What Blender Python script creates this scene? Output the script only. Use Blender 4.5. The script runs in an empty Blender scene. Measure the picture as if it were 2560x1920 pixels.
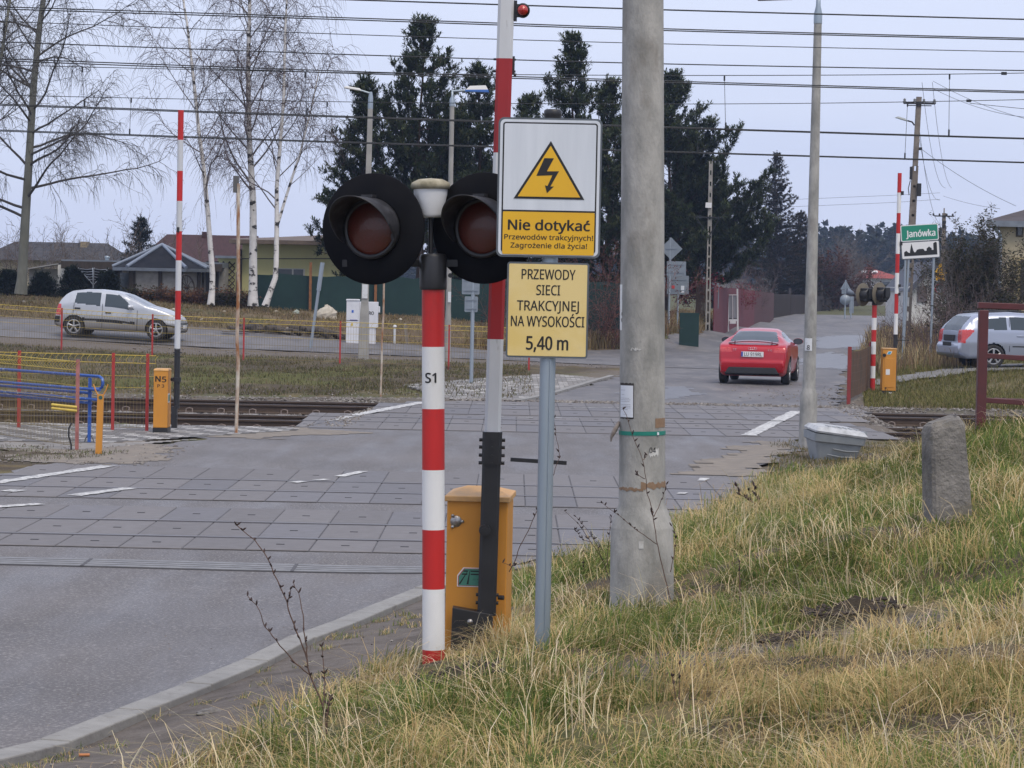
import bpy, math, random
import numpy as np
from mathutils import Vector, Matrix
random.seed(7)
rng = np.random.default_rng(7)
SC = bpy.context.scene
COL = SC.collection
R = math.radians
pi = math.pi
# ------------------------------------------------------------------ camera, sky, sun, exposure
F, HC, HZ0, ROLL = 6500.0, 2.45, 702.0, 0.02      # focal length (photo pixels), eye height over the rails, horizon row, tilt
pit = math.atan((960 - HZ0) / F)
fwd = Vector((0, math.cos(pit), -math.sin(pit)))
up0 = Vector((0, math.sin(pit), math.cos(pit)))
rt = Vector((1, 0, 0)) * math.cos(ROLL) + up0 * math.sin(ROLL)
up = up0 * math.cos(ROLL) - Vector((1, 0, 0)) * math.sin(ROLL)
CAM = Vector((0, 0, HC))
cd = bpy.data.cameras.new('camera')
cd.sensor_width = 36
cd.lens = F / 2560 * 36
cd.clip_start = 0.1
cd.clip_end = 6000
cam = bpy.data.objects.new('camera', cd)
COL.objects.link(cam)
cam.matrix_world = Matrix(((rt.x, up.x, -fwd.x, CAM.x), (rt.y, up.y, -fwd.y, CAM.y), (rt.z, up.z, -fwd.z, CAM.z), (0, 0, 0, 1)))
SC.camera = cam
SUN_EL, SUN_AZ = R(60), R(150)          # azimuth clockwise from the view direction (+Y)
w = bpy.data.worlds.new('World')
SC.world = w
w.use_nodes = True
nt = w.node_tree
nt.nodes.clear()
sky = nt.nodes.new('ShaderNodeTexSky')
sky.sky_type = 'NISHITA'
sky.sun_disc = False
sky.sun_elevation = SUN_EL
sky.sun_rotation = SUN_AZ
sky.altitude = 200
sky.air_density = 1.0
sky.dust_density = 3.0
sky.ozone_density = 2.0
# thin even overcast in front of the blue: most of the sky light is a flat pale lavender grey
tc = nt.nodes.new('ShaderNodeTexCoord')
nz = nt.nodes.new('ShaderNodeTexNoise')
nz.inputs['Scale'].default_value = 2.2
nz.inputs['Detail'].default_value = 4
mp = nt.nodes.new('ShaderNodeMapping')
mp.inputs['Scale'].default_value = (1, 1, 5)
rp = nt.nodes.new('ShaderNodeValToRGB')
rp.color_ramp.elements[0].position = .3
rp.color_ramp.elements[0].color = (5.5, 6.0, 7.9, 1)
rp.color_ramp.elements[1].position = .75
rp.color_ramp.elements[1].color = (6.9, 7.25, 8.6, 1)
mx = nt.nodes.new('ShaderNodeMix')
mx.data_type = 'RGBA'
mx.inputs['Factor'].default_value = .82
bg = nt.nodes.new('ShaderNodeBackground')
bg.inputs['Strength'].default_value = .1
wo = nt.nodes.new('ShaderNodeOutputWorld')
L = nt.links.new
L(tc.outputs['Generated'], mp.inputs['Vector'])
L(mp.outputs['Vector'], nz.inputs['Vector'])
L(nz.outputs['Fac'], rp.inputs['Fac'])
L(sky.outputs[0], mx.inputs[6])
L(rp.outputs['Color'], mx.inputs[7])
L(mx.outputs[2], bg.inputs['Color'])
L(bg.outputs[0], wo.inputs['Surface'])
sl = bpy.data.lights.new('sun', 'SUN')
sl.energy = 1.5
sl.angle = R(30)
sl.color = (1, .89, .72)
so = bpy.data.objects.new('sun', sl)
COL.objects.link(so)
so.rotation_euler = (R(90) - SUN_EL, 0, -SUN_AZ + pi)
sd = Vector((math.sin(SUN_AZ) * math.cos(SUN_EL), math.cos(SUN_AZ) * math.cos(SUN_EL), math.sin(SUN_EL)))
so.rotation_euler = sd.to_track_quat('Z', 'Y').to_euler()
vs = SC.view_settings
vs.view_transform = 'Standard'
vs.look = 'None'
vs.exposure = .48
vs.gamma = 1
cy = SC.cycles
cy.max_bounces = 5
cy.diffuse_bounces = 2
cy.glossy_bounces = 2
cy.transmission_bounces = 3
cy.transparent_max_bounces = 6
cy.volume_bounces = 0
cy.use_denoising = True


def ray(u, v):
    return fwd + rt * ((u - 1280) / F) - up * ((v - 960) / F)


def at(u, v, Y):
    """world point seen at photo position (u, v), at distance Y down the view"""
    d = ray(u, v)
    return CAM + d * (Y / d.y)


# ------------------------------------------------------------------ materials
MATS = {}


def lin(c):
    return tuple((x / 12.92 if x <= .04045 else ((x + .055) / 1.055) ** 2.4) for x in c)


def mat(name, col, rough=.7, col2=None, scale=6, detail=5, lo=.35, hi=.65, bump=0, bscale=None, metal=0, spec=.5, coat=0,
        stretch=(1, 1, 1), attr=None, col3=None, scale3=1.5, lo3=.5, hi3=.62, fac3=1.0, trans=0, bdist=.01, wcoord=False):
    """procedural material: two noise-mixed colours, an optional patch colour, optional bump; attr = colour attribute to use"""
    if name in MATS:
        return MATS[name]
    m = bpy.data.materials.new(name)
    m.use_nodes = True
    n = m.node_tree.nodes
    l = m.node_tree.links.new
    b = n['Principled BSDF']
    b.inputs['Roughness'].default_value = rough
    b.inputs['Metallic'].default_value = metal
    b.inputs['Specular IOR Level'].default_value = spec
    b.inputs['Coat Weight'].default_value = coat
    b.inputs['Coat Roughness'].default_value = .08
    b.inputs['Transmission Weight'].default_value = trans
    src = None
    t = n.new('ShaderNodeTexCoord')
    mpn = n.new('ShaderNodeMapping')
    mpn.inputs['Scale'].default_value = stretch
    if wcoord:
        g = n.new('ShaderNodeNewGeometry')
        l(g.outputs['Position'], mpn.inputs['Vector'])
    else:
        l(t.outputs['Object'], mpn.inputs['Vector'])

    def noise(sc, det=5):
        q = n.new('ShaderNodeTexNoise')
        q.inputs['Scale'].default_value = sc
        q.inputs['Detail'].default_value = det
        q.inputs['Roughness'].default_value = .6
        l(mpn.outputs['Vector'], q.inputs['Vector'])
        return q

    def ramp(q, a, z):
        r = n.new('ShaderNodeMapRange')
        r.inputs['From Min'].default_value = a
        r.inputs['From Max'].default_value = z
        l(q.outputs['Fac'], r.inputs['Value'])
        return r

    def mixc(fac, a, bb, mul=False):
        x = n.new('ShaderNodeMix')
        x.data_type = 'RGBA'
        if mul:
            x.blend_type = 'MULTIPLY'
        if isinstance(fac, float):
            x.inputs[0].default_value = fac
        else:
            l(fac, x.inputs[0])
        for i, c in ((6, a), (7, bb)):
            if isinstance(c, tuple):
                x.inputs[i].default_value = c + (1,)
            else:
                l(c, x.inputs[i])
        return x.outputs[2]
    base = tuple(col)
    if attr:
        a = n.new('ShaderNodeAttribute')
        a.attribute_name = attr
        base = a.outputs['Color']
        if col2:
            f = ramp(noise(scale, detail), lo, hi)
            base = mixc(f.outputs[0], base, mixc(1.0, base, tuple(col2), True))
    elif col2:
        f = ramp(noise(scale, detail), lo, hi)
        base = mixc(f.outputs[0], base, tuple(col2))
    if col3:
        f = ramp(noise(scale3, 6), lo3, hi3)
        mm = n.new('ShaderNodeMath')
        mm.operation = 'MULTIPLY'
        mm.inputs[1].default_value = fac3
        mm.use_clamp = True
        l(f.outputs[0], mm.inputs[0])
        base = mixc(mm.outputs[0], base, tuple(col3))
    if isinstance(base, tuple):
        b.inputs['Base Color'].default_value = base + (1,)
    else:
        l(base, b.inputs['Base Color'])
    if bump:
        q = noise(bscale or scale * 3, 6)
        bu = n.new('ShaderNodeBump')
        bu.inputs['Strength'].default_value = bump
        bu.inputs['Distance'].default_value = bdist
        l(q.outputs['Fac'], bu.inputs['Height'])
        l(bu.outputs[0], b.inputs['Normal'])
    MATS[name] = m
    return m


# ------------------------------------------------------------------ mesh builder
class MB:
    def __init__(s):
        s.v, s.f, s.m, s.s = [], [], [], []

    def add(s, vs, fs, m=0, smooth=False):
        o = len(s.v)
        s.v.extend([tuple(p) for p in vs])
        for f in fs:
            s.f.append([o + i for i in f])
            s.m.append(m)
            s.s.append(smooth)
        return s

    def box(s, c, d, m=0, rz=0, ry=0, rx=0, taper=1.0):
        x, y, z = d[0] / 2, d[1] / 2, d[2] / 2
        t = taper
        vs = [Vector(p) for p in ((-x, -y, -z), (x, -y, -z), (x, y, -z), (-x, y, -z), (-x * t, -y * t, z), (x * t, -y * t, z), (x * t, y * t, z), (-x * t, y * t, z))]
        M = Matrix.Rotation(rz, 3, 'Z') @ Matrix.Rotation(ry, 3, 'Y') @ Matrix.Rotation(rx, 3, 'X')
        c = Vector(c)
        return s.add([M @ p + c for p in vs], [(3, 2, 1, 0), (4, 5, 6, 7), (0, 1, 5, 4), (1, 2, 6, 5), (2, 3, 7, 6), (3, 0, 4, 7)], m)

    def tube(s, pts, rad, n=10, m=0, cap=True, smooth=True):
        pts = [Vector(p) for p in pts]
        if not hasattr(rad, '__len__'):
            rad = [rad] * len(pts)
        rings = []
        ref = None
        for i, p in enumerate(pts):
            d = (pts[min(i + 1, len(pts) - 1)] - pts[max(i - 1, 0)])
            if d.length < 1e-9:
                d = Vector((0, 0, 1))
            d.normalize()
            if ref is None:
                ref = Vector((1, 0, 0)) if abs(d.x) < .8 else Vector((0, 1, 0))
            a = (ref - d * ref.dot(d)).normalized()
            ref = a
            b = d.cross(a)
            rings.append([p + (a * math.cos(2 * pi * k / n) + b * math.sin(2 * pi * k / n)) * rad[i] for k in range(n)])
        vs = [q for r in rings for q in r]
        fs = []
        for i in range(len(pts) - 1):
            for k in range(n):
                fs.append((i * n + k, i * n + (k + 1) % n, (i + 1) * n + (k + 1) % n, (i + 1) * n + k))
        s.add(vs, fs, m, smooth)
        if cap:
            s.add(rings[0], [tuple(range(n))[::-1]], m)
            s.add(rings[-1], [tuple(range(n))], m)
        return s

    def lathe(s, prof, n=24, m=0, M=None, smooth=True, a0=0, a1=2 * pi):
        """prof: (radius, height) pairs turned about Z; M places it"""
        full = abs(a1 - a0 - 2 * pi) < 1e-6
        k = n if full else n + 1
        vs = []
        for r, h in prof:
            for i in range(k):
                a = a0 + (a1 - a0) * i / n
                vs.append(Vector((r * math.cos(a), r * math.sin(a), h)))
        if M is not None:
            vs = [M @ p for p in vs]
        fs = []
        for j in range(len(prof) - 1):
            for i in range(n):
                b = (i + 1) % k
                fs.append((j * k + i, j * k + b, (j + 1) * k + b, (j + 1) * k + i))
        return s.add(vs, fs, m, smooth)

    def prism(s, poly, y0, y1, m=0, M=None):
        """poly in (x, z), pushed from y0 to y1"""
        n = len(poly)
        vs = [Vector((x, y0, z)) for x, z in poly] + [Vector((x, y1, z)) for x, z in poly]
        if M is not None:
            vs = [M @ p for p in vs]
        fs = [tuple(range(n)), tuple(range(2 * n - 1, n - 1, -1))]
        for i in range(n):
            j = (i + 1) % n
            fs.append((j, i, n + i, n + j))
        return s.add(vs, fs, m)

    def build(s, name, mats, parent=None, loc=None, rz=0, bevel=0, rot=None):
        me = bpy.data.meshes.new(name)
        me.from_pydata(s.v, [], s.f)
        if not isinstance(mats, (list, tuple)):
            mats = [mats]
        for q in mats:
            me.materials.append(q)
        me.polygons.foreach_set('material_index', s.m)
        me.polygons.foreach_set('use_smooth', s.s)
        me.validate()
        me.update()
        o = bpy.data.objects.new(name, me)
        COL.objects.link(o)
        if parent:
            o.parent = parent
        if loc is not None:
            o.location = loc
        if rot is not None:
            o.rotation_euler = rot
        elif rz:
            o.rotation_euler = (0, 0, rz)
        if bevel:
            b = o.modifiers.new('bevel', 'BEVEL')
            b.width = bevel
            b.segments = 2
            b.limit_method = 'ANGLE'
        return o


def npmesh(name, V, Fq, m, parent=None, col=None, smooth=False, loc=None):
    """bulk mesh from numpy arrays; Fq is (N,3) or (N,4); col = per-vertex colour"""
    V = np.asarray(V, dtype=np.float32)
    Fq = np.asarray(Fq, dtype=np.int32)
    me = bpy.data.meshes.new(name)
    me.vertices.add(len(V))
    me.vertices.foreach_set('co', V.ravel())
    k = Fq.shape[1]
    me.loops.add(Fq.size)
    me.loops.foreach_set('vertex_index', Fq.ravel())
    me.polygons.add(len(Fq))
    me.polygons.foreach_set('loop_start', np.arange(0, Fq.size, k, dtype=np.int32))
    me.polygons.foreach_set('loop_total', np.full(len(Fq), k, dtype=np.int32))
    me.polygons.foreach_set('use_smooth', np.full(len(Fq), smooth))
    if col is not None:
        a = me.color_attributes.new('col', 'FLOAT_COLOR', 'POINT')
        c = np.ones((len(V), 4), dtype=np.float32)
        c[:, :3] = col
        a.data.foreach_set('color', c.ravel())
    me.materials.append(m)
    me.update(calc_edges=True)
    o = bpy.data.objects.new(name, me)
    COL.objects.link(o)
    if parent:
        o.parent = parent
    if loc is not None:
        o.location = loc
    return o


def tag(o, label=None, cat=None, group=None, kind=None):
    if label:
        o['label'] = label
    if cat:
        o['category'] = cat
    if group:
        o['group'] = group
    if kind:
        o['kind'] = kind
    return o


def thing(name, label, cat, loc=(0, 0, 0), rz=0, group=None, rot=None):
    o = bpy.data.objects.new(name, None)
    o.empty_display_size = .2
    COL.objects.link(o)
    o.location = loc
    o.rotation_euler = rot if rot is not None else (0, 0, rz)
    return tag(o, label, cat, group)


def struct(o):
    o['kind'] = 'structure'
    return o


FONT, CAPH = None, .73
try:
    import os
    FONT = bpy.data.fonts.load(os.path.join(bpy.utils.system_resource('DATAFILES', path='fonts'), 'NotoSansMath-Regular.woff2'))
except Exception:
    FONT = None
ACC = {'ć': ('c', 0), 'ó': ('o', 0), 'Ś': ('S', 0), 'ż': ('z', 1), 'Ó': ('O', 0)}


def _glyphs(s):
    cu = bpy.data.curves.new('t', 'FONT')
    cu.body = s
    cu.size = 1
    if FONT:
        cu.font = FONT
    cu.resolution_u = 3
    o = bpy.data.objects.new('t', cu)
    COL.objects.link(o)
    m0 = bpy.data.meshes.new_from_object(o.evaluated_get(bpy.context.evaluated_depsgraph_get()))
    bpy.data.objects.remove(o)
    a = np.empty(len(m0.vertices) * 3, dtype=np.float32)
    m0.vertices.foreach_get('co', a)
    fl = [tuple(p.vertices) for p in m0.polygons]
    bpy.data.meshes.remove(m0)
    return a.reshape(-1, 3), fl


CAPH = float(_glyphs('H')[0][:, 1].max())


def text(s, h, w, m, parent, loc, name='lettering', bold=0, bend=0, rz=0, skew=0):
    """raised lettering in the x-z plane facing -y, fitted to capital height h and width w, centred on loc"""
    plain = ''.join(ACC[c][0] if c in ACC else c for c in s)
    a, fl = _glyphs(plain)
    fl = list(fl)
    for i, c in enumerate(s):
        if c in ACC:                       # accents are drawn on the plain letter
            bs, kd = ACC[c]
            x1 = _glyphs(plain[:i + 1])[0][:, 0].max()
            g = _glyphs(bs)[0]
            xc, yt, u_ = x1 - (g[:, 0].max() - g[:, 0].min()) / 2, g[:, 1].max(), CAPH
            o_ = len(a)
            if kd == 0:
                q = [(xc - .05 * u_, yt + .07 * u_), (xc + .06 * u_, yt + .07 * u_), (xc + .22 * u_, yt + .27 * u_), (xc + .05 * u_, yt + .27 * u_)]
            else:
                q = [(xc + .085 * u_ * math.cos(t), yt + .2 * u_ + .085 * u_ * math.sin(t)) for t in np.linspace(0, 2 * pi, 11)[:-1]]
            a = np.concatenate([a, np.array([(x, y, 0) for x, y in q], dtype=np.float32)])
            fl.append(tuple(range(o_, o_ + len(q))))
    ww = a[:, 0].max() - a[:, 0].min()
    x0 = (a[:, 0] - (a[:, 0].min() + a[:, 0].max()) / 2) * (w / ww if w else h / CAPH)
    z0 = (a[:, 1] - CAPH / 2) * h / CAPH
    bo = bold * h * 1.4
    VV, FF = [], []
    # heavier strokes: the same letters laid over one another, each a hair further out
    for q_, (dx, dz) in enumerate(((0, 0), (-bo, 0), (bo, 0), (0, -bo * .6), (0, bo * .6)) if bold else ((0, 0),)):
        x = x0 * (1 - 2 * bo / (w or 1)) + dx + z0 * skew
        z = z0 + dz
        e = q_ * .00012
        if bend:
            r_ = bend + e
            q = np.stack([r_ * np.sin(x / r_), -r_ * np.cos(x / r_), z], 1)
        else:
            q = np.stack([x, np.full_like(x, -e), z], 1)
        off = len(a) * q_
        VV.append(q)
        FF += [tuple(i + off for i in f) for f in fl]
    me = bpy.data.meshes.new('t')
    me.from_pydata(np.concatenate(VV).tolist(), [], FF)
    me.materials.clear()
    me.materials.append(m)
    me.update()
    ob = bpy.data.objects.new(name, me)
    COL.objects.link(ob)
    ob.parent = parent
    ob.location = loc
    ob.rotation_euler = (0, 0, rz)
    return ob


# ------------------------------------------------------------------ noise and terrain
_perm = rng.random((256, 256))


def vnoise(x, y):
    xi = np.floor(x).astype(int)
    yi = np.floor(y).astype(int)
    fx = x - xi
    fy = y - yi
    fx = fx * fx * (3 - 2 * fx)
    fy = fy * fy * (3 - 2 * fy)
    g = lambda a, b: _perm[a % 256, b % 256]
    return (g(xi, yi) * (1 - fx) + g(xi + 1, yi) * fx) * (1 - fy) + (g(xi, yi + 1) * (1 - fx) + g(xi + 1, yi + 1) * fx) * fy


def fbm(x, y, o=4):
    t = 0
    a = .5
    for i in range(o):
        t = t + a * vnoise(x * 2 ** i + 17.3 * i, y * 2 ** i + 9.1 * i)
        a *= .5
    return t / (1 - .5 ** o)


CP = [(x, y, 0) for x in (-9, -6, -3, 0) for y in (23, 28, 33)] + [(1.0, 24, 0.02), (1.5, 25.6, 0), (2.4, 28, 0), (3.4, 32, 0)]
CP += [(x, y, 0) for x in (-12, -8, -4, 0, 4) for y in (38, 44, 51)] + [(8, 44, 0), (8, 51, 0), (12, 46, 0), (12, 52, 0)]
CP += [(-2.25, 12.4, .125), (-1.9, 13.86, .1), (-1.54, 15.5, .08), (-1.05, 18, .05), (-.72, 19.4, .04), (-4, 10, .15), (-8, 12, .1), (-8, 18, 0), (-4, 18, .02), (-4, 14, .08), (-1, 20, .03), (.1, 21.5, .05), (-6, 4, .25),
       (-.39, 12.8, .53), (-1.1, 12.8, .35), (-1.5, 12.6, .2), (-1.34, 10.5, .45), (-.38, 19.1, .13), (-.5, 16, .25), (.14, 12.5, .66), (.80, 16, .44), (1.29, 20, .42),
       (2.66, 24, .43), (2.85, 17, .95), (4.16, 23, 1.15), (0, 9.5, .67), (1.75, 8.5, .86), (1.25, 13, .62), (2.1, 13.5, .7), (0, 0, .8), (3, 0, 1), (-3, 5, .4),
       (5, 12, 1.05), (8, 18, 1.2), (8, 25, 1.1), (14, 20, 1.2), (14, 28, .8), (5.5, 29, .35), (6, 34, .1), (4.5, 39, 0), (8, 38, .05), (12, 38, .1), (-14, 2, .3), (-14, 20, 0), (-14, 30, 0)]
CP += [(8.7, 64, -.06), (9.1, 64, -.14), (7.2, 56, -.04), (10, 56, 0), (15, 58, .1), (12, 68, .34), (14, 69.5, .4), (9.7, 68, .1), (5.85, 63, .05), (5.85, 67, .05), (1, 70, .03), (8, 75, .05),
       (10, 100, .1), (20, 150, .1), (-6.5, 54, -.08), (-9, 57, 0), (-9, 64, .08), (-10, 74, .17), (-5, 73, .1), (-12, 79.5, .62), (-8, 79, .42), (-4, 79, .28), (0, 79, .12), (3, 82, .08), (-9, 84, .75),
       (-6, 93, 1.15), (-12, 92, 1.42), (-2, 91, .9), (-1, 87, .14), (0, 89, .15), (3, 91.5, .12), (0, 94, .85), (3.4, 97, .85), (4.9, 102, .8), (7.2, 113, .72), (9.6, 130, .6), (12.4, 150, .5), (6.0, 95, .1), (7.7, 105, .1), (9.6, 115, .1), (12.3, 132, .1), (15.5, 155, .1), (9.5, 97, .08), (12, 110, .08), (16, 130, .08), (-20, 92, 1.5), (-20, 79, .72), (-20, 60, .1), (-20, 50, 0), (20, 60, .3), (20, 70, .6), (15, 85, .9),
       (30, 90, 1), (0, 120, .9), (-20, 130, 1.3), (34, 150, .5), (60, 200, 1), (-60, 200, 2), (0, 300, 2), (60, 60, .5), (-60, 60, .3), (40, 20, 1), (-40, 20, 0)]
CP = np.array(CP, dtype=float)


def _phi(r):
    return np.sqrt(r * r + .6)


_n = len(CP)
_A = np.zeros((_n + 1, _n + 1))
_A[:_n, :_n] = _phi(np.hypot(CP[:, None, 0] - CP[None, :, 0], CP[:, None, 1] - CP[None, :, 1])) - np.eye(_n) * .02
_A[_n, :_n] = 1
_A[:_n, _n] = 1
_W = np.linalg.solve(_A, np.append(CP[:, 2], 0))


def sstep(a, b, x):
    t = np.clip((x - a) / (b - a), 0, 1)
    return t * t * (3 - 2 * t)


def T(x, y):
    """terrain height"""
    x = np.asarray(x, dtype=float)
    y = np.asarray(y, dtype=float)
    sh = np.broadcast(x, y).shape
    X = np.broadcast_to(x, sh).ravel()
    Y = np.broadcast_to(y, sh).ravel()
    out = np.empty(len(X))
    for i in range(0, len(X), 20000):
        q = slice(i, i + 20000)
        d = _phi(np.hypot(X[q, None] - CP[None, :, 0], Y[q, None] - CP[None, :, 1]))
        out[q] = d @ _W[:_n] + _W[_n]
    # ballast trough of the two far tracks, beside the crossing deck
    yy = sstep(42.0, 43.2, Y) * (1 - sstep(51.9, 53.0, Y))
    side = np.maximum(1 - sstep(-3.6, -3.0, X - (Y - 44) * .12), sstep(6.0, 6.9, X - (Y - 44) * .1))
    out -= .19 * yy * side
    # the decks and the road between them lie level with the rails
    wl = sstep(21.2, 23, Y) * (1 - sstep(33, 35, Y)) * (1 - sstep(.0, .9, X - (1.3 + (Y - 24) * .25))) * sstep(-14, -11, X)
    wf = sstep(40.5, 42, Y) * (1 - sstep(52.4, 54, Y)) * sstep(-5, -3.9, X) * (1 - sstep(6.7, 7.6, X)) * (1 - side)
    out *= 1 - np.maximum(wl, wf)
    return out.reshape(sh)


def tz(x, y):
    return float(T(np.array([x]), np.array([y]))[0])


def gp(u, v, y0=8, y1=220):
    """where the sight line through photo position (u, v) meets the terrain"""
    d = ray(u, v)
    Ys = np.geomspace(y0, y1, 700)
    zz = HC + d.z / d.y * Ys - T(d.x / d.y * Ys, Ys)
    i = np.argmax(zz < 0)
    if zz[i] >= 0:
        i = len(Ys) - 1
    a, b = Ys[max(i - 1, 0)], Ys[i]
    za, zb = zz[max(i - 1, 0)], zz[i]
    Y = a + (b - a) * (za / (za - zb) if za != zb else 0)
    return Vector((d.x / d.y * Y, Y, HC + d.z / d.y * Y))


def on(u, Y):
    """terrain point under photo column u at distance Y"""
    x = (u - 1280) / F * Y
    for _ in range(3):
        v = HZ0 + (HC - tz(x, Y)) * F / Y
        x = (u - 1280 + ROLL * (v - 960)) / F * Y
    return Vector((x, Y, tz(x, Y)))


def pip(px, py, poly):
    """points in polygon"""
    px = np.asarray(px)
    ins = np.zeros(px.shape, bool)
    n = len(poly)
    for i in range(n):
        x0, y0 = poly[i]
        x1, y1 = poly[(i + 1) % n]
        c = ((y0 > py) != (y1 > py)) & (px < (x1 - x0) * (py - y0) / (y1 - y0 + 1e-12) + x0)
        ins ^= c
    return ins
# ------------------------------------------------------------------ ground, roads, crossing decks
RY = np.array([0, 8, 12.22, 12.7, 13.86, 15.51, 18, 19.4, 23, 28, 33, 42, 50, 56, 63, 70, 90, 111, 168, 260], float)
RR = np.array([-5.2, -3.4, -2.36, -2.26, -1.99, -1.62, -1.10, -.78, .3, 1.8, 3.0, 4.9, 6.3, 7.1, 8.0, 8.9, 12, 15.6, 24, 40], float)
LY = np.array([0, 12, 33, 42.2, 51, 52.5, 65.5, 72, 75.5, 84, 95, 115, 168, 260], float)
LX = np.array([-13, -11, -5.6, -3.75, -1.9, .2, 2.5, 3.4, 3.4, 3.8, 5.3, 8.9, 16.2, 30], float)


def redge(y):
    return np.interp(y, RY, RR)


def ledge(y):
    return np.interp(y, LY, LX)


def side_c(x):                      # centre line of the side road behind the far tracks
    return 79.6 + .0 * x


def road_mask(x, y):
    wob = (fbm(x * .9, y * .9) - .5) * .8
    a = np.minimum(x - ledge(y), redge(y) - x) + wob * np.clip((y - 20) / 12, 0, 1)
    dy_ = y - side_c(x)
    b = np.where(dy_ > 0, 3.1 + np.clip(x + 4, 0, 8) * 1.2 - dy_, 3.1 + dy_) + wob * .7
    b = np.where(x < 6, b, -9)
    return np.maximum(a, b)


def axis(lo, hi, fine_lo, fine_hi, d, g=1.09):
    a = list(np.arange(fine_lo, fine_hi, d))
    s = d
    x = fine_hi
    while x < hi:
        a.append(x)
        s *= g
        x += s
    s = d
    x = fine_lo - d
    b = []
    while x > lo:
        b.append(x)
        s *= g
        x -= s
    return np.array(b[::-1] + a)


pp = [(-9, 37.0), (-5.8, 37.2), (-3.4, 41.2), (-3.6, 42.2), (-9, 41.6)]
pq = [(-9, 35.9), (-5.9, 35.7), (-4.6, 38.6), (-5.8, 37.05), (-9, 36.85)]
pa = [(-1.2, 53.2), (.1, 53.0), (2.4, 65), (1.0, 68), (-2.5, 60)]
dp = [(gp(*q).x, gp(*q).y) for q in ((2150, 958), (2240, 944), (2330, 930), (2420, 918), (2560, 910), (2560, 926), (2440, 930), (2330, 946), (2246, 956), (2160, 966))]
GX = axis(-620, 620, -6.5, 6.5, .11)
gy1 = axis(-60, 30, 7.5, 30, .13, 1.12)
gy2 = [30.0]
while gy2[-1] < 800:
    gy2.append(gy2[-1] + max(.25, (gy2[-1] - 28) * .016))
GY = np.concatenate([gy1[gy1 < 29.9], np.array(gy2)])
XX, YY = np.meshgrid(GX, GY)
Z0 = T(np.clip(XX, -120, 120), np.clip(YY, -20, 320))
rm = road_mask(XX, YY)
crossing = (YY > 22.5) & (YY < 53.5) & (XX > -6.5) & (XX < 8)
near_bank = sstep(.0, 1.2, XX - redge(YY)) * (YY < 33)
rough = np.where(rm > -.2, 0, 1) * sstep(.2, 1.2, -rm)
nz_ = (fbm(XX * 1.3, YY * 1.3) - .5) * .12 + (fbm(XX * 6, YY * 6, 3) - .5) * .035
paved = np.zeros(XX.shape)
for pl_ in (pp, pq, pa, dp):
    c_ = np.mean(pl_, 0)
    paved = np.maximum(paved, pip(XX, YY, [tuple(c_ + (np.array(q) - c_) * 1.06) for q in pl_]))
rough = rough * (1 - paved)
Z0 = Z0 - .03 * paved
Z0 = Z0 + nz_ * rough * np.where(YY < 34, 1, 1.3)
clod = (fbm(XX * 9 + 5, YY * 9, 3) - .45)
# molehills on the bank
MOLE = [(gp(2130, 1555), .20, .15), (gp(1150, 1700), .16, .07), (gp(2290, 1590), .16, .05), (gp(1980, 1600), .14, .04)]
mole_w = np.zeros_like(XX)
for c, r_, h_ in MOLE:
    d2 = ((XX - c.x) ** 2 + (YY - c.y) ** 2) / (r_ * r_)
    g_ = np.exp(-d2 * 1.4)
    Z0 += g_ * h_ * (1 + clod * .5)
    mole_w = np.maximum(mole_w, g_)
Z0 = np.where(rm > 0, Z0 - np.where(YY < 60, .035, .06 * sstep(0, .5, rm)), Z0)
Z0 = np.where((YY > 320) | (np.abs(XX) > 120), Z0 + .0, Z0)

# ground colour by what lies there
gcol = np.zeros(XX.shape + (3,))
g1 = fbm(XX * .7, YY * .7)
g2 = fbm(XX * 3.1 + 40, YY * 3.1)
soil = np.array([.095, .075, .055])
grass_c = np.array([.095, .105, .04])
straw_c = np.array([.20, .155, .075])
grit_c = np.array([.15, .135, .125])
mud_c = np.array([.085, .074, .066])
sand_c = np.array([.24, .21, .175])


def blend(m, c):
    global gcol
    m = np.clip(m, 0, 1)[..., None]
    gcol = gcol * (1 - m) + np.asarray(c) * m


gcol[:] = soil
blend(sstep(.42, .62, g1), grass_c)
blend(sstep(.45, .7, g2) * .75, straw_c)
# trodden dirt strip between kerb and bank
de = XX - redge(YY)
STW = ([8, 10.4, 12.5, 14, 16.5, 19, 22, 30], [1.3, 1.45, 1.48, 1.4, 1.25, .9, .45, .35])
strip_w = np.interp(YY, *STW)
dirt = sstep(-.3, 0, de) * (1 - sstep(-.15, .35, de - strip_w + (g2 - .5) * .6)) * (YY < 34)
DIRT = dirt
blend(dirt, mud_c * .8 + grit_c * .75)
blend(dirt * sstep(.5, .7, fbm(XX * 5, YY * 5)) * .6, mud_c)
# path trodden along the bank
pth = []
for u_, v_ in ((1480, 1690), (1640, 1655), (1800, 1635), (1950, 1610), (2100, 1585), (2300, 1560), (2560, 1520)):
    p_ = gp(u_, v_)
    pth.append((p_.x, p_.y))
pth = np.array(pth)
pd = np.full(XX.shape, 9.0)
nearq = (YY > 9) & (YY < 20) & (XX > -2) & (XX < 6)
for i in range(len(pth) - 1):
    a_, b_ = pth[i], pth[i + 1]
    ab = b_ - a_
    t_ = np.clip(((XX - a_[0]) * ab[0] + (YY - a_[1]) * ab[1]) / (ab @ ab), 0, 1)
    pd = np.where(nearq, np.minimum(pd, np.hypot(XX - a_[0] - t_ * ab[0], YY - a_[1] - t_ * ab[1])), pd)
PATHM = 1 - sstep(.12, .32, pd + (g2 - .5) * .25)
blend(PATHM, mud_c * .9 + grit_c * .4)
blend(np.clip(mole_w * 1.6, 0, 1), np.array([.05, .038, .028]))
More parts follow.
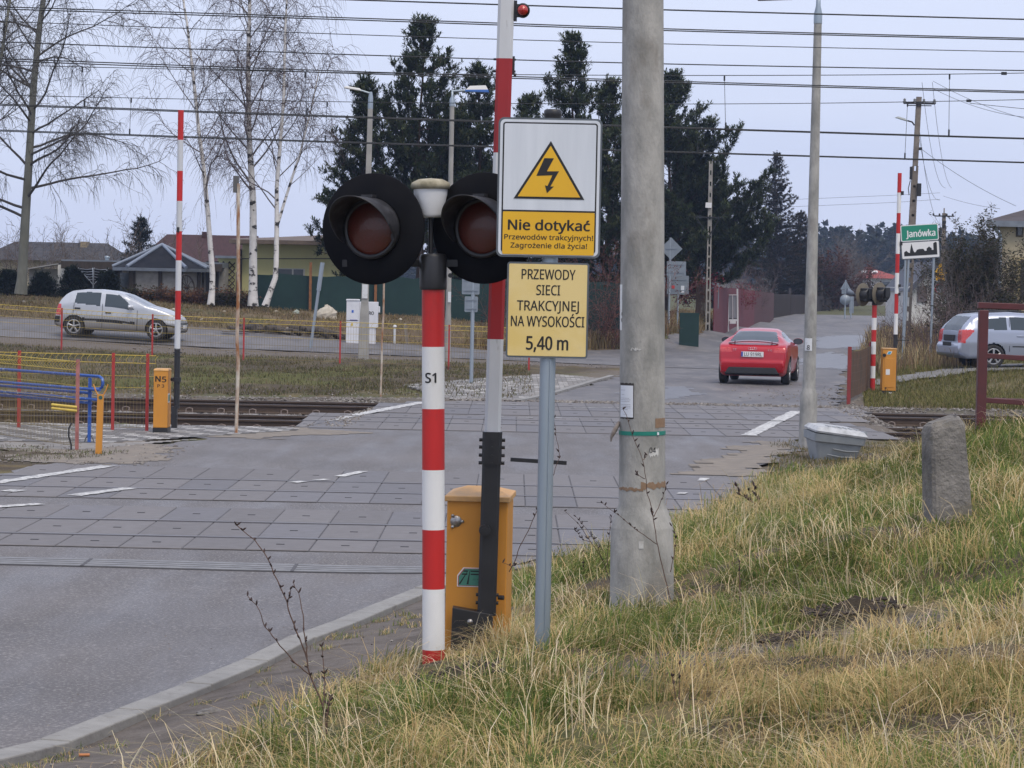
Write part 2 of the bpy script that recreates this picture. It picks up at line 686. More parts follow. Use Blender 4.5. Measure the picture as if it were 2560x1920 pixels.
# gravel, dust and verge around the far tracks and the side road
blend(sstep(42, 43.2, YY) * (1 - sstep(52.5, 54.2, YY + (g2 - .5))) * .9, np.array([.16, .14, .12]))
verge = sstep(73.3, 74.6, YY + (g1 - .5) * 1.6) * (1 - sstep(83.6, 84.4, YY)) * (XX < 4)
blend(verge, np.array([.17, .15, .135]))
lawn = sstep(54, 56, YY) * (1 - sstep(73, 74.6, YY)) * (XX < 3)
blend(lawn * .9, soil * 1.0)
blend(lawn * sstep(.40, .62, fbm(XX * .5, YY * .35)), np.array([.11, .112, .035]))
blend(lawn * sstep(.52, .68, fbm(XX * 1.4 + 9, YY * .8)) * .8, np.array([.17, .14, .08]))
rise = sstep(83.5, 85, YY) * (1 - sstep(95, 99, YY)) * (XX < 4)
blend(rise * .9, np.array([.155, .115, .075]))
blend(rise * sstep(.5, .7, g1) * .8, np.array([.10, .105, .045]))
blend(rise * sstep(.55, .7, g2) * .7, np.array([.22, .17, .10]))
# dusty shoulders of the main road
sh_ = (1 - sstep(.0, 1.5, np.abs(rm + .3))) * (rm < .6) * (YY > 30) * (YY < 72) * (XX > 0)
blend(sh_ * .8, np.array([.19, .165, .145]))
rg = sstep(54, 57, YY) * (XX > redge(YY) + .6) * (YY < 90)
blend(rg * .9, np.array([.12, .115, .045]))
blend(rg * sstep(.5, .62, g1) * .7, np.array([.19, .155, .085]))
left_d = (XX < ledge(YY) + .4) * sstep(32.6, 33.2, YY) * (1 - sstep(36.6, 38.5, YY + (g1 - .5) * 3))
blend(left_d * .9, np.array([.10, .082, .062]))
blend(left_d * sstep(.55, .7, g2) * .6, sand_c)
blend((YY > 130) * .9, np.array([.11, .115, .06]))
gm = mat('earth', (.1, .1, .1), .95, attr='col', col2=(.72, .7, .66), scale=9, lo=.3, hi=.7, bump=.9, bscale=26, bdist=.03, spec=.2, wcoord=True)
ny, nx = XX.shape
idx = np.arange(ny * nx).reshape(ny, nx)
quads = np.stack([idx[:-1, :-1], idx[:-1, 1:], idx[1:, 1:], idx[1:, :-1]], -1).reshape(-1, 4)
struct(npmesh('ground', np.stack([XX, YY, Z0], -1).reshape(-1, 3), quads, gm, col=gcol.reshape(-1, 3), smooth=True))


def patch(name, poly, m, lift=.0, d=.4, rag=.0, col=None, seed=0):
    """draped sheet over a ground polygon, its edge ragged by noise"""
    P = np.array(poly)
    x0, y0 = P.min(0) - rag
    x1, y1 = P.max(0) + rag
    xs = np.arange(x0, x1 + d, d)
    ys = np.arange(y0, y1 + d, d)
    X, Y = np.meshgrid(xs, ys)
    j = np.arange(X.size).reshape(X.shape)
    Q = np.stack([j[:-1, :-1], j[:-1, 1:], j[1:, 1:], j[1:, :-1]], -1).reshape(-1, 4)
    cx = X.ravel()[Q].mean(1)
    cy_ = Y.ravel()[Q].mean(1)
    wx = cx + (fbm(cx * 1.7 + seed, cy_ * 1.7) - .5) * 2 * rag
    wy = cy_ + (fbm(cx * 1.7 + 31, cy_ * 1.7 + seed) - .5) * 2 * rag
    Q = Q[pip(wx, wy, poly)]
    V = np.stack([X, Y, T(X, Y) + lift], -1).reshape(-1, 3)
    us, inv = np.unique(Q.ravel(), return_inverse=True)
    return npmesh(name, V[us], inv.reshape(-1, 4), m, smooth=True)


def strip_road(name, ys, xl, xr, m, nx_=18, lift=.0):
    X = np.linspace(0, 1, nx_)[None, :] * (xr - xl)[:, None] + xl[:, None]
    Y = np.repeat(ys[:, None], nx_, 1)
    j = np.arange(X.size).reshape(X.shape)
    Q = np.stack([j[:-1, :-1], j[:-1, 1:], j[1:, 1:], j[1:, :-1]], -1).reshape(-1, 4)
    return npmesh(name, np.stack([X, Y, T(X, Y) + lift], -1).reshape(-1, 3), Q, m, smooth=True)


asphalt = mat('asphalt', (.138, .128, .127), .62, col2=(.104, .097, .097), scale=.55, lo=.35, hi=.65, bump=.9, bscale=90, bdist=.01, spec=.55, wcoord=True,
              col3=(.29, .275, .26), scale3=46, lo3=.53, hi3=.62, fac3=.8)
asph_far = mat('asphalt_worn', (.145, .138, .138), .62, col2=(.098, .094, .097), scale=.8, lo=.38, hi=.6, bump=.3, bscale=30, bdist=.01, spec=.5, wcoord=True,
               stretch=(1, .4, 1), col3=(.20, .182, .168), scale3=2.2, lo3=.52, hi3=.66, fac3=.7)
# wheel-polished lanes: the gloss of the asphalt varies along the road
nn_ = asphalt.node_tree.nodes
ll_ = asphalt.node_tree.links.new
mpn = nn_.new('ShaderNodeMapping')
mpn.inputs['Rotation'].default_value = (0, 0, R(12))
mpn.inputs['Scale'].default_value = (1.5, .22, 1)
gn_ = nn_.new('ShaderNodeNewGeometry')
ll_(gn_.outputs['Position'], mpn.inputs['Vector'])
q_ = nn_.new('ShaderNodeTexNoise')
q_.inputs['Scale'].default_value = 1.3
q_.inputs['Detail'].default_value = 6
ll_(mpn.outputs['Vector'], q_.inputs['Vector'])
mr_ = nn_.new('ShaderNodeMapRange')
for k_, v_ in (('From Min', .38), ('From Max', .66), ('To Min', .72), ('To Max', .40)):
    mr_.inputs[k_].default_value = v_
ll_(q_.outputs['Fac'], mr_.inputs['Value'])
ll_(mr_.outputs[0], nn_['Principled BSDF'].inputs['Roughness'])
ys1 = np.concatenate([np.arange(0, 30, .3), np.arange(30, 115, .25), np.arange(115, 176, 1.0)])


def ragx(y, k, a=.22):
    return (fbm(y * 1.3 + k, y * 0 + k * 3) - .5) * 2 * a * np.clip((y - 21) / 5, 0, 1)


struct(strip_road('road', ys1[ys1 < 53], ledge(ys1[ys1 < 53]) - .2 + ragx(ys1[ys1 < 53], 3, .5), redge(ys1[ys1 < 53]) + ragx(ys1[ys1 < 53], 7, .35), asphalt, 26, .004))
y2 = ys1[ys1 >= 52]
struct(strip_road('road', y2, ledge(y2) + ragx(y2, 13, .3), redge(y2) + ragx(y2, 19, .45), asph_far, 26, .004))
xs_ = np.arange(-40, 6.5, .5)
sr = []
for x_ in xs_:
    wv = (float(vnoise(np.array([x_ * .4]), np.array([3.3]))[0]) - .5) * .8
    for t_ in np.linspace(-1, 1, 17):
        y_ = side_c(x_) + t_ * (3.0 + wv * .5) + wv * .3 + (max(0, min(8, x_ + 4)) * 1.2 * t_ if t_ > 0 else max(0, x_ - .5) * .35 * t_)
        sr.append((x_, y_))
sr = np.array(sr)
j = np.arange(len(sr)).reshape(len(xs_), 17)
Q = np.stack([j[:-1, :-1], j[1:, :-1], j[1:, 1:], j[:-1, 1:]], -1).reshape(-1, 4)
struct(npmesh('side_road', np.column_stack([sr, T(sr[:, 0], sr[:, 1]) + .014]), Q, asph_far, smooth=True))

# dark wet patches and pale dusty runs on the road
wet = mat('asphalt_patch', (.12, .12, .13), .42, col2=(.15, .15, .16), scale=3, spec=.6, wcoord=True, bump=.2, bscale=60, bdist=.005)
dust = mat('dust', (.25, .22, .185), .95, col2=(.19, .17, .15), scale=4, wcoord=True, bump=.3, bscale=40, spec=.2)
for k, (uv, Yr) in enumerate([([(2040, 845), (2170, 838), (2190, 862), (2120, 872), (2030, 862)], 0), ([(1560, 985), (1700, 965), (1760, 985), (1640, 1002)], 0), ([(2070, 880), (2150, 900), (2100, 925), (1990, 905)], 0)]):
    struct(patch('road_patch', [(gp(*q).x, gp(*q).y) for q in uv], wet, .009, .15, .5, seed=k * 5))
struct(patch('road_patch', [(-6.0, 39.6), (-3.7, 39), (-2.2, 41.2), (-3.2, 41.9), (-4.2, 41.8), (-6, 41)], dust, .010, .12, .5, seed=3))
struct(patch('road_patch', [(-6.6, 33.2), (-4.6, 33.4), (-4.5, 35.5), (-5.6, 38.6), (-7.5, 37.5)], dust, .010, .12, .7, seed=9))
struct(patch('road_patch', [(2.2, 33.4), (3.0, 33.2), (3.5, 36), (4.4, 40.5), (3.9, 41.2), (2.9, 37)], dust, .012, .12, .5, seed=11))
# block paving by the left barrier and the apron beyond the tracks
pav = mat('block_paving', (.27, .255, .235), .9, col2=(.2, .19, .18), scale=3, wcoord=True, bump=.4, bscale=30)
pavdot = mat('pale_paver', (.5, .49, .47), .9, wcoord=True, col2=(.4, .39, .37), scale=8)
pavdark = mat('dark_paver', (.19, .185, .185), .9, col2=(.15, .145, .14), scale=4, wcoord=True, bump=.3, bscale=40)


def pavers(name, poly, d1, d2, m1, m2, rule, dx=.2, dy=.1, seed=0):
    r = random.Random(seed)
    b = MB()
    P = np.array(poly)
    for iy in range(int((P[:, 1].max() - P[:, 1].min()) / dy) + 1):
        for ix in range(int((P[:, 0].max() - P[:, 0].min()) / dx) + 2):
            x = P[:, 0].min() + ix * dx + (iy % 2) * dx / 2
            y = P[:, 1].min() + iy * dy
            if not pip(np.array([x]), np.array([y]), poly)[0]:
                continue
            z = tz(x, y) if False else 0
            b.add([(x - dx / 2 + .006, y - dy / 2 + .006, 0), (x + dx / 2 - .006, y - dy / 2 + .006, 0), (x + dx / 2 - .006, y + dy / 2 - .006, 0), (x - dx / 2 + .006, y + dy / 2 - .006, 0)], [(0, 1, 2, 3)],
                  1 if rule(ix, iy, r) else (2 if r.random() < .3 else 0))
    V = np.array(b.v)
    zz = T(V[:, 0], V[:, 1]) + .016
    b.v = [(v[0], v[1], z) for v, z in zip(b.v, zz)]
    return struct(b.build(name, [m1, m2, d1]))


pavers('pavement', pp, pavdark, 0, pavdark, pavdot, lambda i, j, r: (j // 3 + i) % 3 == 0 and r.random() < .8, .22, .11, 1)
struct(patch('pavement', pq, pav, .012, .1, .05))
pavers('pavement', pa, pavdark, 0, pav, pavdot, lambda i, j, r: r.random() < .12, .24, .2, 2)
kb = mat('kerb_stone', (.29, .285, .27), .85, col2=(.22, .215, .205), scale=5, lo=.3, hi=.7, bump=.4, bscale=40, wcoord=True, col3=(.16, .15, .14), scale3=14, lo3=.55, hi3=.7, fac3=.6)
b = MB()
yk = 8.6
rk = random.Random(5)
while yk < 21.5:
    y1 = yk + .985
    for off, hw, hh in ((0.085, .085, .06),):
        x0, x1 = float(redge(yk)) + off, float(redge(y1)) + off
        zk0, zk1 = tz(x0, yk) + rk.uniform(-.004, .006), tz(x1, y1) + rk.uniform(-.004, .006)
        b.add([(x0 - hw, yk, zk0 - .1), (x0 + hw, yk, zk0 - .1), (x1 + hw, y1, zk1 - .1), (x1 - hw, y1, zk1 - .1),
               (x0 - hw * .85, yk, zk0 + hh), (x0 + hw, yk, zk0 + hh - .008), (x1 + hw, y1, zk1 + hh - .008), (x1 - hw * .85, y1, zk1 + hh)],
              [(4, 5, 6, 7), (0, 1, 5, 4), (1, 2, 6, 5), (2, 3, 7, 6), (3, 0, 4, 7)])
    yk += 1.0
struct(b.build('kerb', kb, bevel=.008))
b = MB()
yk = 52.6
while yk < 66:
    y1 = yk + .98
    x0, x1 = float(ledge(yk)) - .1, float(ledge(y1)) - .1
    b.add([(x0 - .07, yk, tz(x0, yk) + .05), (x0 + .07, yk, tz(x0, yk) + .05), (x1 + .07, y1, tz(x1, y1) + .05), (x1 - .07, y1, tz(x1, y1) + .05),
           (x0 + .07, yk, tz(x0, yk) - .05), (x1 + .07, y1, tz(x1, y1) - .05)], [(0, 1, 2, 3), (1, 4, 5, 2)])
    yk += 1.0
struct(b.build('kerb', kb))

# crossing decks: rubber-edged concrete panels, seams, lifting holes, flush rails
deckm = mat('deck_concrete', (.2, .2, .2), .62, attr='col', col2=(.8, .79, .78), scale=7, lo=.3, hi=.7, bump=.25, bscale=90, bdist=.004, spec=.5, wcoord=True)
seam = mat('rubber_seam', (.075, .073, .078), .75)
railtop = mat('rail_head_steel', (.27, .265, .27), .38, col2=(.16, .13, .11), scale=12, metal=.85, stretch=(.15, 3, 3))
railside = mat('rail_rust', (.085, .058, .042), .85, col2=(.055, .038, .028), scale=5, lo=.3, hi=.7, bump=.2, bscale=60)
holem = mat('lifting_hole', (.03, .03, .032), .8)


def deck(name, rows, rails, ext, slope, seed):
    """rows: (y0, y1) panel rows; ext(y) gives left and right end"""
    r = random.Random(seed)
    V, Q, C = [], [], []
    sb = MB()
    for (y0, y1) in rows:
        ym = (y0 + y1) / 2
        xl, xr = ext(ym)
        g0 = .17 * seed + (.31 if ym < 28 or 42 < ym < 46.7 else 0)
        ks = [xl] + [g0 + q * .565 for q in range(-30, 30) if xl + .2 < g0 + q * .565 < xr - .2] + [xr]
        for i in range(len(ks) - 1):
            x0 = ks[i] + .005
            x1 = ks[i + 1] - .005
            z = .016 + r.uniform(-.0012, .0012)
            t = r.uniform(.9, 1.07)
            c = (.165 * t, .154 * t, .152 * t) if r.random() > .22 else (.155 * t, .15 * t, .158 * t)
            o = len(V)
            e = .007
            V += [(x0, y0 + .004, z - .006), (x1, y0 + .004, z - .006), (x1, y1 - .004, z - .006), (x0, y1 - .004, z - .006),
                  (x0 + e, y0 + .004 + e, z), (x1 - e, y0 + .004 + e, z), (x1 - e, y1 - .004 - e, z), (x0 + e, y1 - .004 - e, z)]
            Q += [(o + 4, o + 5, o + 6, o + 7), (o, o + 1, o + 5, o + 4), (o + 1, o + 2, o + 6, o + 5), (o + 2, o + 3, o + 7, o + 6), (o + 3, o, o + 4, o + 7)]
            C += [c] * 8
            if r.random() < .85:
                xm = (x0 + x1) / 2
                sb.box((xm + r.uniform(-.02, .02), ym, z + .001), (.075, .045, .004), 1)
        sb.add([(xl, y0, .0075), (xr, y0, .0075), (xr, y1, .0075), (xl, y1, .0075)], [(0, 1, 2, 3)], 0)
    d = struct(npmesh(name, V, Q, deckm, col=np.array(C)))
    sb.build('seams', [seam, holem], d)
    rb = MB()
    for y in rails:
        xl, xr = ext(y)
        rb.box(((xl + xr) / 2, y, .0), (xr - xl, .075, .042), 0)
        rb.box(((xl + xr) / 2, y - .062, .0075), (xr - xl, .028, .02), 1)
    rb.build('flush_rail', [railtop, seam], d)
    return d


near_ext = lambda y: (-10.0 + (y - 24) * .21, 1.35 + (y - 24.5) * .235 if y < 30 else 3.35)
deck('crossing_deck', [(30.95, 32.75), (29.45, 30.85), (28.1, 29.33), (25.65, 27.15), (24.15, 25.52), (23.06, 24.02)], [30.9, 29.4, 25.6, 24.1],
     lambda y: (-6.0 if y > 31.2 else -10.2 + (y - 24) * .1, near_ext(y)[1]), 0, 1)
far_l = lambda y: np.interp(y, [42, 46.6, 46.9, 49.3, 49.4, 51, 51.1, 53], [-3.5, -3.6, -2.6, -2.6, -2.6, -2.6, -2.1, -2.1])
far_r = lambda y: np.interp(y, [42, 44, 45.5, 46.6, 47, 49, 51, 52.3], [6.3, 6.3, 6.2, 6.0, 6.5, 6.6, 7.1, 6.9])
deck('crossing_deck', [(50.85, 52.3), (49.35, 50.7), (47.2, 49.2), (45.6, 46.6), (44.1, 45.4), (42.0, 43.9)], [50.75, 49.25, 45.5, 44.0],
     lambda y: (float(far_l(y)), float(far_r(y))), 0, 2)
# rubber strip across the road in front of the near tracks
b = MB()
x0, x1 = -9.5, .5
for xa in np.arange(x0, x1, .5):
    for k in range(4):
        b.box((xa + .25, 21.62 + k * .13, .008), (.5, .095, .010), 0)
    b.box((xa + .25, 21.81, .004), (.5, .5, .008), 1)
xx = x0 + .7
while xx < x1:
    b.box((xx, 21.81, .0125), (.03, .5, .004), 1)
    xx += 1.75
V = np.array(b.v)
V[:, 2] += T(V[:, 0], V[:, 1]) + .004
b.v = [tuple(p) for p in V]
struct(b.build('road_channel', [mat('channel_steel', (.22, .22, .225), .6, col2=(.15, .15, .155), scale=6, wcoord=True), seam]))
# painted lines
paint = mat('road_paint', (.62, .62, .6), .7, col2=(.3, .3, .3), scale=16, lo=.42, hi=.58, wcoord=True)


def line(pts, wdt, lift, worn=.0, seed=0):
    r = random.Random(seed)
    b = MB()
    for (xa, ya), (xb, yb) in zip(pts[:-1], pts[1:]):
        n = max(1, int(math.hypot(xb - xa, yb - ya) / .22))
        for i in range(n):
            if r.random() < worn:
                continue
            p = Vector((xa + (xb - xa) * i / n, ya + (yb - ya) * i / n))
            q = Vector((xa + (xb - xa) * (i + 1) / n, ya + (yb - ya) * (i + 1) / n))
            d = (q - p).normalized()
            nn = Vector((-d.y, d.x)) * wdt / 2
            k1, k2 = r.uniform(.75, 1.1), r.uniform(.75, 1.1)
            b.add([(*(p - nn * k1), lift), (*(q - nn * k2), lift), (*(q + nn * k1), lift), (*(p + nn * k2), lift)], [(0, 1, 2, 3)])
    V = np.array(b.v)
    V[:, 2] += T(V[:, 0], V[:, 1])
    b.v = [tuple(p) for p in V]
    return struct(b.build('road_markings', paint))


LF = .024
line([(-6.1, 29.0), (-5.05, 32.7)], .22, LF, .0, 1)
line([(-4.75, 28.2), (-4.3, 29.35)], .2, LF, .05, 2)
line([(-6.2, 25.6), (-4.9, 27.12)], .2, LF, .05, 3)
line([(-3.3, 29.4), (-2.2, 31.2), (-1.85, 32.6)], .14, LF, .45, 4)
line([(-5.6, 28.3), (-5.3, 29.3)], .2, LF, .3, 14)
line([(-3.5, 42.1), (-1.75, 51.3)], .26, LF, .02, 5)
line([(3.85, 42.1), (5.55, 50.6)], .26, LF, .06, 6)
line([(1.9, 29.6), (2.45, 32.6)], .12, LF, .62, 7)
line([(-.9, 50.9), (.2, 51.0)], .12, LF, .3, 8)
line([(1.2, 50.4), (2.2, 50.5)], .12, LF, .3, 9)
line([(-.4, 46.3), (.9, 46.3)], .1, LF, .3, 10)

# ballast stones
def stones(name, area, n, smin, smax, cols, label, seed, zoff=0):
    g = np.random.default_rng(seed)
    x = np.concatenate([g.uniform(a[0], a[1], int(n * a[4])) for a in area])
    y = np.concatenate([g.uniform(a[2], a[3], int(n * a[4])) for a in area])
    z = T(x, y) + zoff
    s = g.uniform(smin, smax, len(x))
    base = np.array([(1, 0, 0), (-1, 0, 0), (0, 1, 0), (0, -1, 0), (0, 0, 1), (0, 0, -1)], float)
    fc = np.array([(0, 2, 4), (2, 1, 4), (1, 3, 4), (3, 0, 4), (2, 0, 5), (1, 2, 5), (3, 1, 5), (0, 3, 5)])
    jit = g.uniform(.55, 1.2, (len(x), 6, 3))
    V = base[None] * jit * s[:, None, None] * np.array([1, 1, .7])
    a = g.uniform(0, 2 * pi, len(x))
    ca, sa = np.cos(a)[:, None], np.sin(a)[:, None]
    V = np.stack([V[..., 0] * ca - V[..., 1] * sa, V[..., 0] * sa + V[..., 1] * ca, V[..., 2]], -1)
    V += np.stack([x, y, z + s * .25], -1)[:, None]
    Fc = (fc[None] + (np.arange(len(x)) * 6)[:, None, None]).reshape(-1, 3)
    c = np.array(cols)[g.integers(0, len(cols), len(x))] * g.uniform(.7, 1.2, (len(x), 1))
    o = npmesh(name, V.reshape(-1, 3), Fc, mat('stone', (.3, .3, .3), .9, attr='col', col2=(.8, .8, .8), scale=20, wcoord=True), col=np.repeat(c, 6, 0))
    return tag(o, label, 'gravel', kind='stuff')


GRY = [(.22, .20, .185), (.18, .16, .145), (.27, .25, .225), (.14, .12, .10)]
stones('ballast', [(-11, -2.6, 42.4, 53.4, .55), (6.4, 13.5, 42.4, 53.4, .35), (-4, 8, 52.4, 53.6, .1)], 16000, .02, .05, GRY, 'grey crushed stone lying around the far rails', 3)
stones('gravel', [(-9, -4.5, 33, 37, .25), (6, 9.5, 53, 60, .2), (-9, 1, 53.5, 57, .25), (5, 9, 57, 64, .1), (-11, 3, 74, 76.4, .2)], 1500, .012, .04, GRY, 'loose grit and pebbles scattered on bare verges', 4)
stones('gravel', [(-2.6, .2, 11, 19.5, 1)], 260, .004, .014, GRY, 'fine grit scattered on the dirt strip behind the kerb', 5)
for c_, r_2, h_ in MOLE:
    stones('soil_crumbs', [(c_.x - r_2 * 1.3, c_.x + r_2 * 1.3, c_.y - r_2 * 1.3, c_.y + r_2 * 1.3, 1)], int(260 * r_2 / .2), .006, .022, [(.055, .04, .03), (.08, .06, .045), (.04, .03, .024)], 'crumbly dark soil of a molehill on the bank', int(r_2 * 100 + h_ * 1000), h_ * .5)
# rails and sleepers of the two far tracks
slp = mat('sleeper_concrete', (.27, .26, .245), .9, col2=(.2, .185, .17), scale=5, bump=.3, bscale=30)
clipm = mat('rail_clip_steel', (.2, .16, .14), .6, metal=.5)
prof = [(-.036, 0), (.036, 0), (.036, -.032), (.009, -.045), (.009, -.135), (.072, -.155), (.072, -.168), (-.072, -.168), (-.072, -.155), (-.009, -.135), (-.009, -.045), (-.036, -.032)]
sleeper_mesh = clip_mesh = None
for ti, (ra, rb_, lab) in enumerate(((50.75, 49.25, 'rusty railway track farthest from the camera, under the grass slope'), (45.5, 44.0, 'rusty railway track nearer the paving, bolted to concrete sleepers'))):
    t = thing('railway_track', lab, 'railway track', (0, (ra + rb_) / 2, 0))
    cy_ = (ra + rb_) / 2
    for ry_ in (ra, rb_):
        for xa, xb in ((-60, float(far_l(ry_)) + .02), (float(far_r(ry_)) - .02, 60)):
            b = MB()
            n = len(prof)
            vs = [(xa, p[0], p[1]) for p in prof] + [(xb, p[0], p[1]) for p in prof]
            for i in range(n):
                k = (i + 1) % n
                b.add([vs[i], vs[k], vs[n + k], vs[n + i]], [(3, 2, 1, 0)], 0 if i == 0 else 1)
            b.build('rail', [railtop, railside], t, (0, ry_ - cy_, .012))
    for xa, xb in ((-11.5, -3.2 if ti else -2.3), (6.6, 13.5)):
        x = xa
        while x < xb:
            if sleeper_mesh is None:
                s_ = MB().box((0, 0, -.21), (.26, 2.6, .1), 0, taper=.9).build('sleeper', slp, t, (x, 0, 0), bevel=.01)
                cl_ = []
                for yy_ in (-.75, .75):
                    cb = MB().box((0, yy_, -.152), (.14, .3, .012))
                    for e in (-.1, .1):
                        cb.tube([(-.06, yy_ + e, -.15), (-.06, yy_ + e * .7, -.09), (.0, yy_ + e * .8, -.075), (.06, yy_ + e * .7, -.09), (.06, yy_ + e, -.15)], .014, 5)
                    cl_.append(cb.build('clip', clipm, s_))
                sleeper_mesh, clip_mesh = s_, cl_
            else:
                s_ = sleeper_mesh.copy()
                COL.objects.link(s_)
                s_.parent = t
                s_.location = (x, 0, 0)
                for c0_ in clip_mesh:
                    c_ = c0_.copy()
                    COL.objects.link(c_)
                    c_.parent = s_
            x += .6
# ------------------------------------------------------------------ paints and metals
red = mat('red_paint', (.56, .02, .018), .42, col2=(.44, .016, .015), scale=4, stretch=(1, 1, .3), lo=.3, hi=.75, bump=.08, bscale=60, col3=(.24, .025, .02), scale3=9, lo3=.58, hi3=.76, fac3=.8)
red_dark = mat('red_paint_aged', (.36, .014, .018), .5, col2=(.27, .014, .018), scale=5, stretch=(1, 1, .25), lo=.3, hi=.7, bump=.1, bscale=50)
white = mat('white_paint', (.78, .78, .77), .5, col2=(.66, .66, .64), scale=5, stretch=(1, 1, .35), lo=.4, hi=.8, bump=.06, bscale=60, col3=(.40, .37, .32), scale3=13, lo3=.6, hi3=.76, fac3=.6)
white_old = mat('white_paint_aged', (.62, .64, .66), .55, col2=(.5, .51, .52), scale=6, stretch=(1, 1, .25), lo=.35, hi=.75, col3=(.2, .19, .17), scale3=22, lo3=.66, hi3=.74, fac3=.7)
black = mat('black_paint', (.016, .016, .018), .42, col2=(.028, .028, .03), scale=6, lo=.4, hi=.8, bump=.06, bscale=50)
blackm = mat('matt_black', (.006, .0065, .009), .8, spec=.12, col2=(.010, .010, .012), scale=7)
visorm = mat('weathered_visor', (.022, .022, .026), .55, col2=(.075, .075, .085), scale=14, lo=.5, hi=.75, bump=.2, bscale=40)
yel = mat('orange_enamel', (.64, .28, .035), .5, col2=(.54, .225, .03), scale=3.5, stretch=(1, 1, .4), lo=.3, hi=.75, col3=(.33, .16, .05), scale3=11, lo3=.64, hi3=.8, fac3=.5, bump=.05, bscale=40)
yel_lid = mat('orange_lid', (.66, .36, .12), .55, col2=(.42, .26, .12), scale=7, lo=.4, hi=.7)
galv = mat('galvanised_steel', (.36, .42, .47), .42, col2=(.28, .335, .38), scale=7, stretch=(1, 1, .15), metal=.55, lo=.3, hi=.7, col3=(.42, .45, .4), scale3=5, lo3=.6, hi3=.8, fac3=.5)
bolt_m = mat('bolt_steel', (.45, .45, .44), .35, metal=.8, col2=(.3, .28, .26), scale=30)
conc = mat('pole_concrete', (.40, .39, .365), .88, col2=(.235, .235, .22), scale=7, detail=8, lo=.36, hi=.64, bump=.6, bscale=60, stretch=(1, 1, .45), col3=(.17, .15, .125), scale3=2.3, lo3=.56, hi3=.70, fac3=.85)
letter = mat('black_lettering', (.012, .012, .012), .55)
lensm = mat('red_lens', (.11, .02, .012), .38, col2=(.085, .022, .012), scale=60, lo=.3, hi=.7, bump=.5, bscale=110, coat=.25, bdist=.004)
signwhite = mat('sign_white_sheeting', (.66, .70, .75), .35, col2=(.56, .6, .65), scale=4, stretch=(3, 1, .25), lo=.4, hi=.75)
signyel = mat('sign_yellow_sheeting', (.78, .45, .015), .4, col2=(.72, .40, .02), scale=4, lo=.35, hi=.7)
signpale = mat('faded_yellow_board', (.74, .58, .25), .5, col2=(.70, .52, .17), scale=3.2, lo=.42, hi=.62, stretch=(1, 1, 1.2), col3=(.6, .5, .3), scale3=14, lo3=.62, hi3=.75, fac3=.4)
signedge = mat('sign_grey_rim', (.13, .15, .17), .5, metal=.3, col2=(.1, .115, .13), scale=8)
rust = mat('rusty_steel', (.30, .13, .045), .85, col2=(.17, .07, .03), scale=9, lo=.35, hi=.65, bump=.2, bscale=40)


def tilt(lean):
    return (0, lean, 0)


def stripes(parent, z0, marks, rad, n, m_seq, name='post', r2=None, ztot=None, sq=False):
    """one round striped post with a material per band"""
    b = MB()
    zs = [z0] + marks
    for i in range(len(zs) - 1):
        b.tube([(0, 0, zs[i]), (0, 0, zs[i + 1])], rad, n, i % len(m_seq), cap=(i == len(zs) - 2))
    mm = []
    o = b.build(name, m_seq, parent)
    return o


# ---- level-crossing light signal S1, seen from the front
def lamp_head(parent, loc, yaw, front=True, R0=.274, seed=0):
    h = bpy.data.objects.new('lamp', None)
    COL.objects.link(h)
    h.parent = parent
    h.location = loc
    h.rotation_euler = (0, 0, yaw)
    # local: lamp axis points to -y
    M = Matrix.Rotation(pi / 2, 4, 'X')          # z of lathe -> -y
    MB().lathe([(0, -.012), (R0 - .006, -.012), (R0, -.006), (R0, .0), (R0 - .004, .004), (.15, .006)], 72, 0, M).build('backboard', blackm, h)
    MB().lathe([(.128, .002), (.146, .004), (.15, .02), (.146, .034), (.134, .036), (.126, .03)], 48, 0, M).build('rim', black, h)
    MB().lathe([(.13, .016), (.12, .024), (.1, .033), (.07, .043), (.04, .048), (.0, .05)], 40, 0, M).build('lens', lensm, h)
    b = MB()
    n = 56
    rr = .148
    A = 2.02
    vs, fs = [], []
    for k in range(n + 1):
        a = -A + 2 * A * k / n
        Ln = .245 * max(0, math.cos(a * .76)) ** .9 + .01
        for r_ in (rr, rr + .004):
            for t in (0, .25, .5, .75, 1):
                vs.append(Vector((r_ * math.sin(a) * (1 + .03 * t), -.03 - Ln * t, r_ * math.cos(a) * (1 + .03 * t))))
    for k in range(n):
        for t in range(4):
            i0 = k * 10 + t
            fs.append((i0, i0 + 1, i0 + 11, i0 + 10))
            i0 += 5
            fs.append((i0 + 10, i0 + 11, i0 + 1, i0))
        i0 = k * 10 + 4
        fs.append((i0, i0 + 5, i0 + 15, i0 + 10))
    b.add(vs, fs, 0, True)
    b.box((0, -.05, rr + .012), (.06, .05, .014), 0)
    b.box((rr * .93, -.06, -.04), (.016, .03, .03), 0)
    b.build('visor', visorm, h)
    MB().lathe([(0, -.16), (.10, -.155), (.13, -.10), (.14, -.012)], 32, 0, M).build('housing', black, h)
    return h


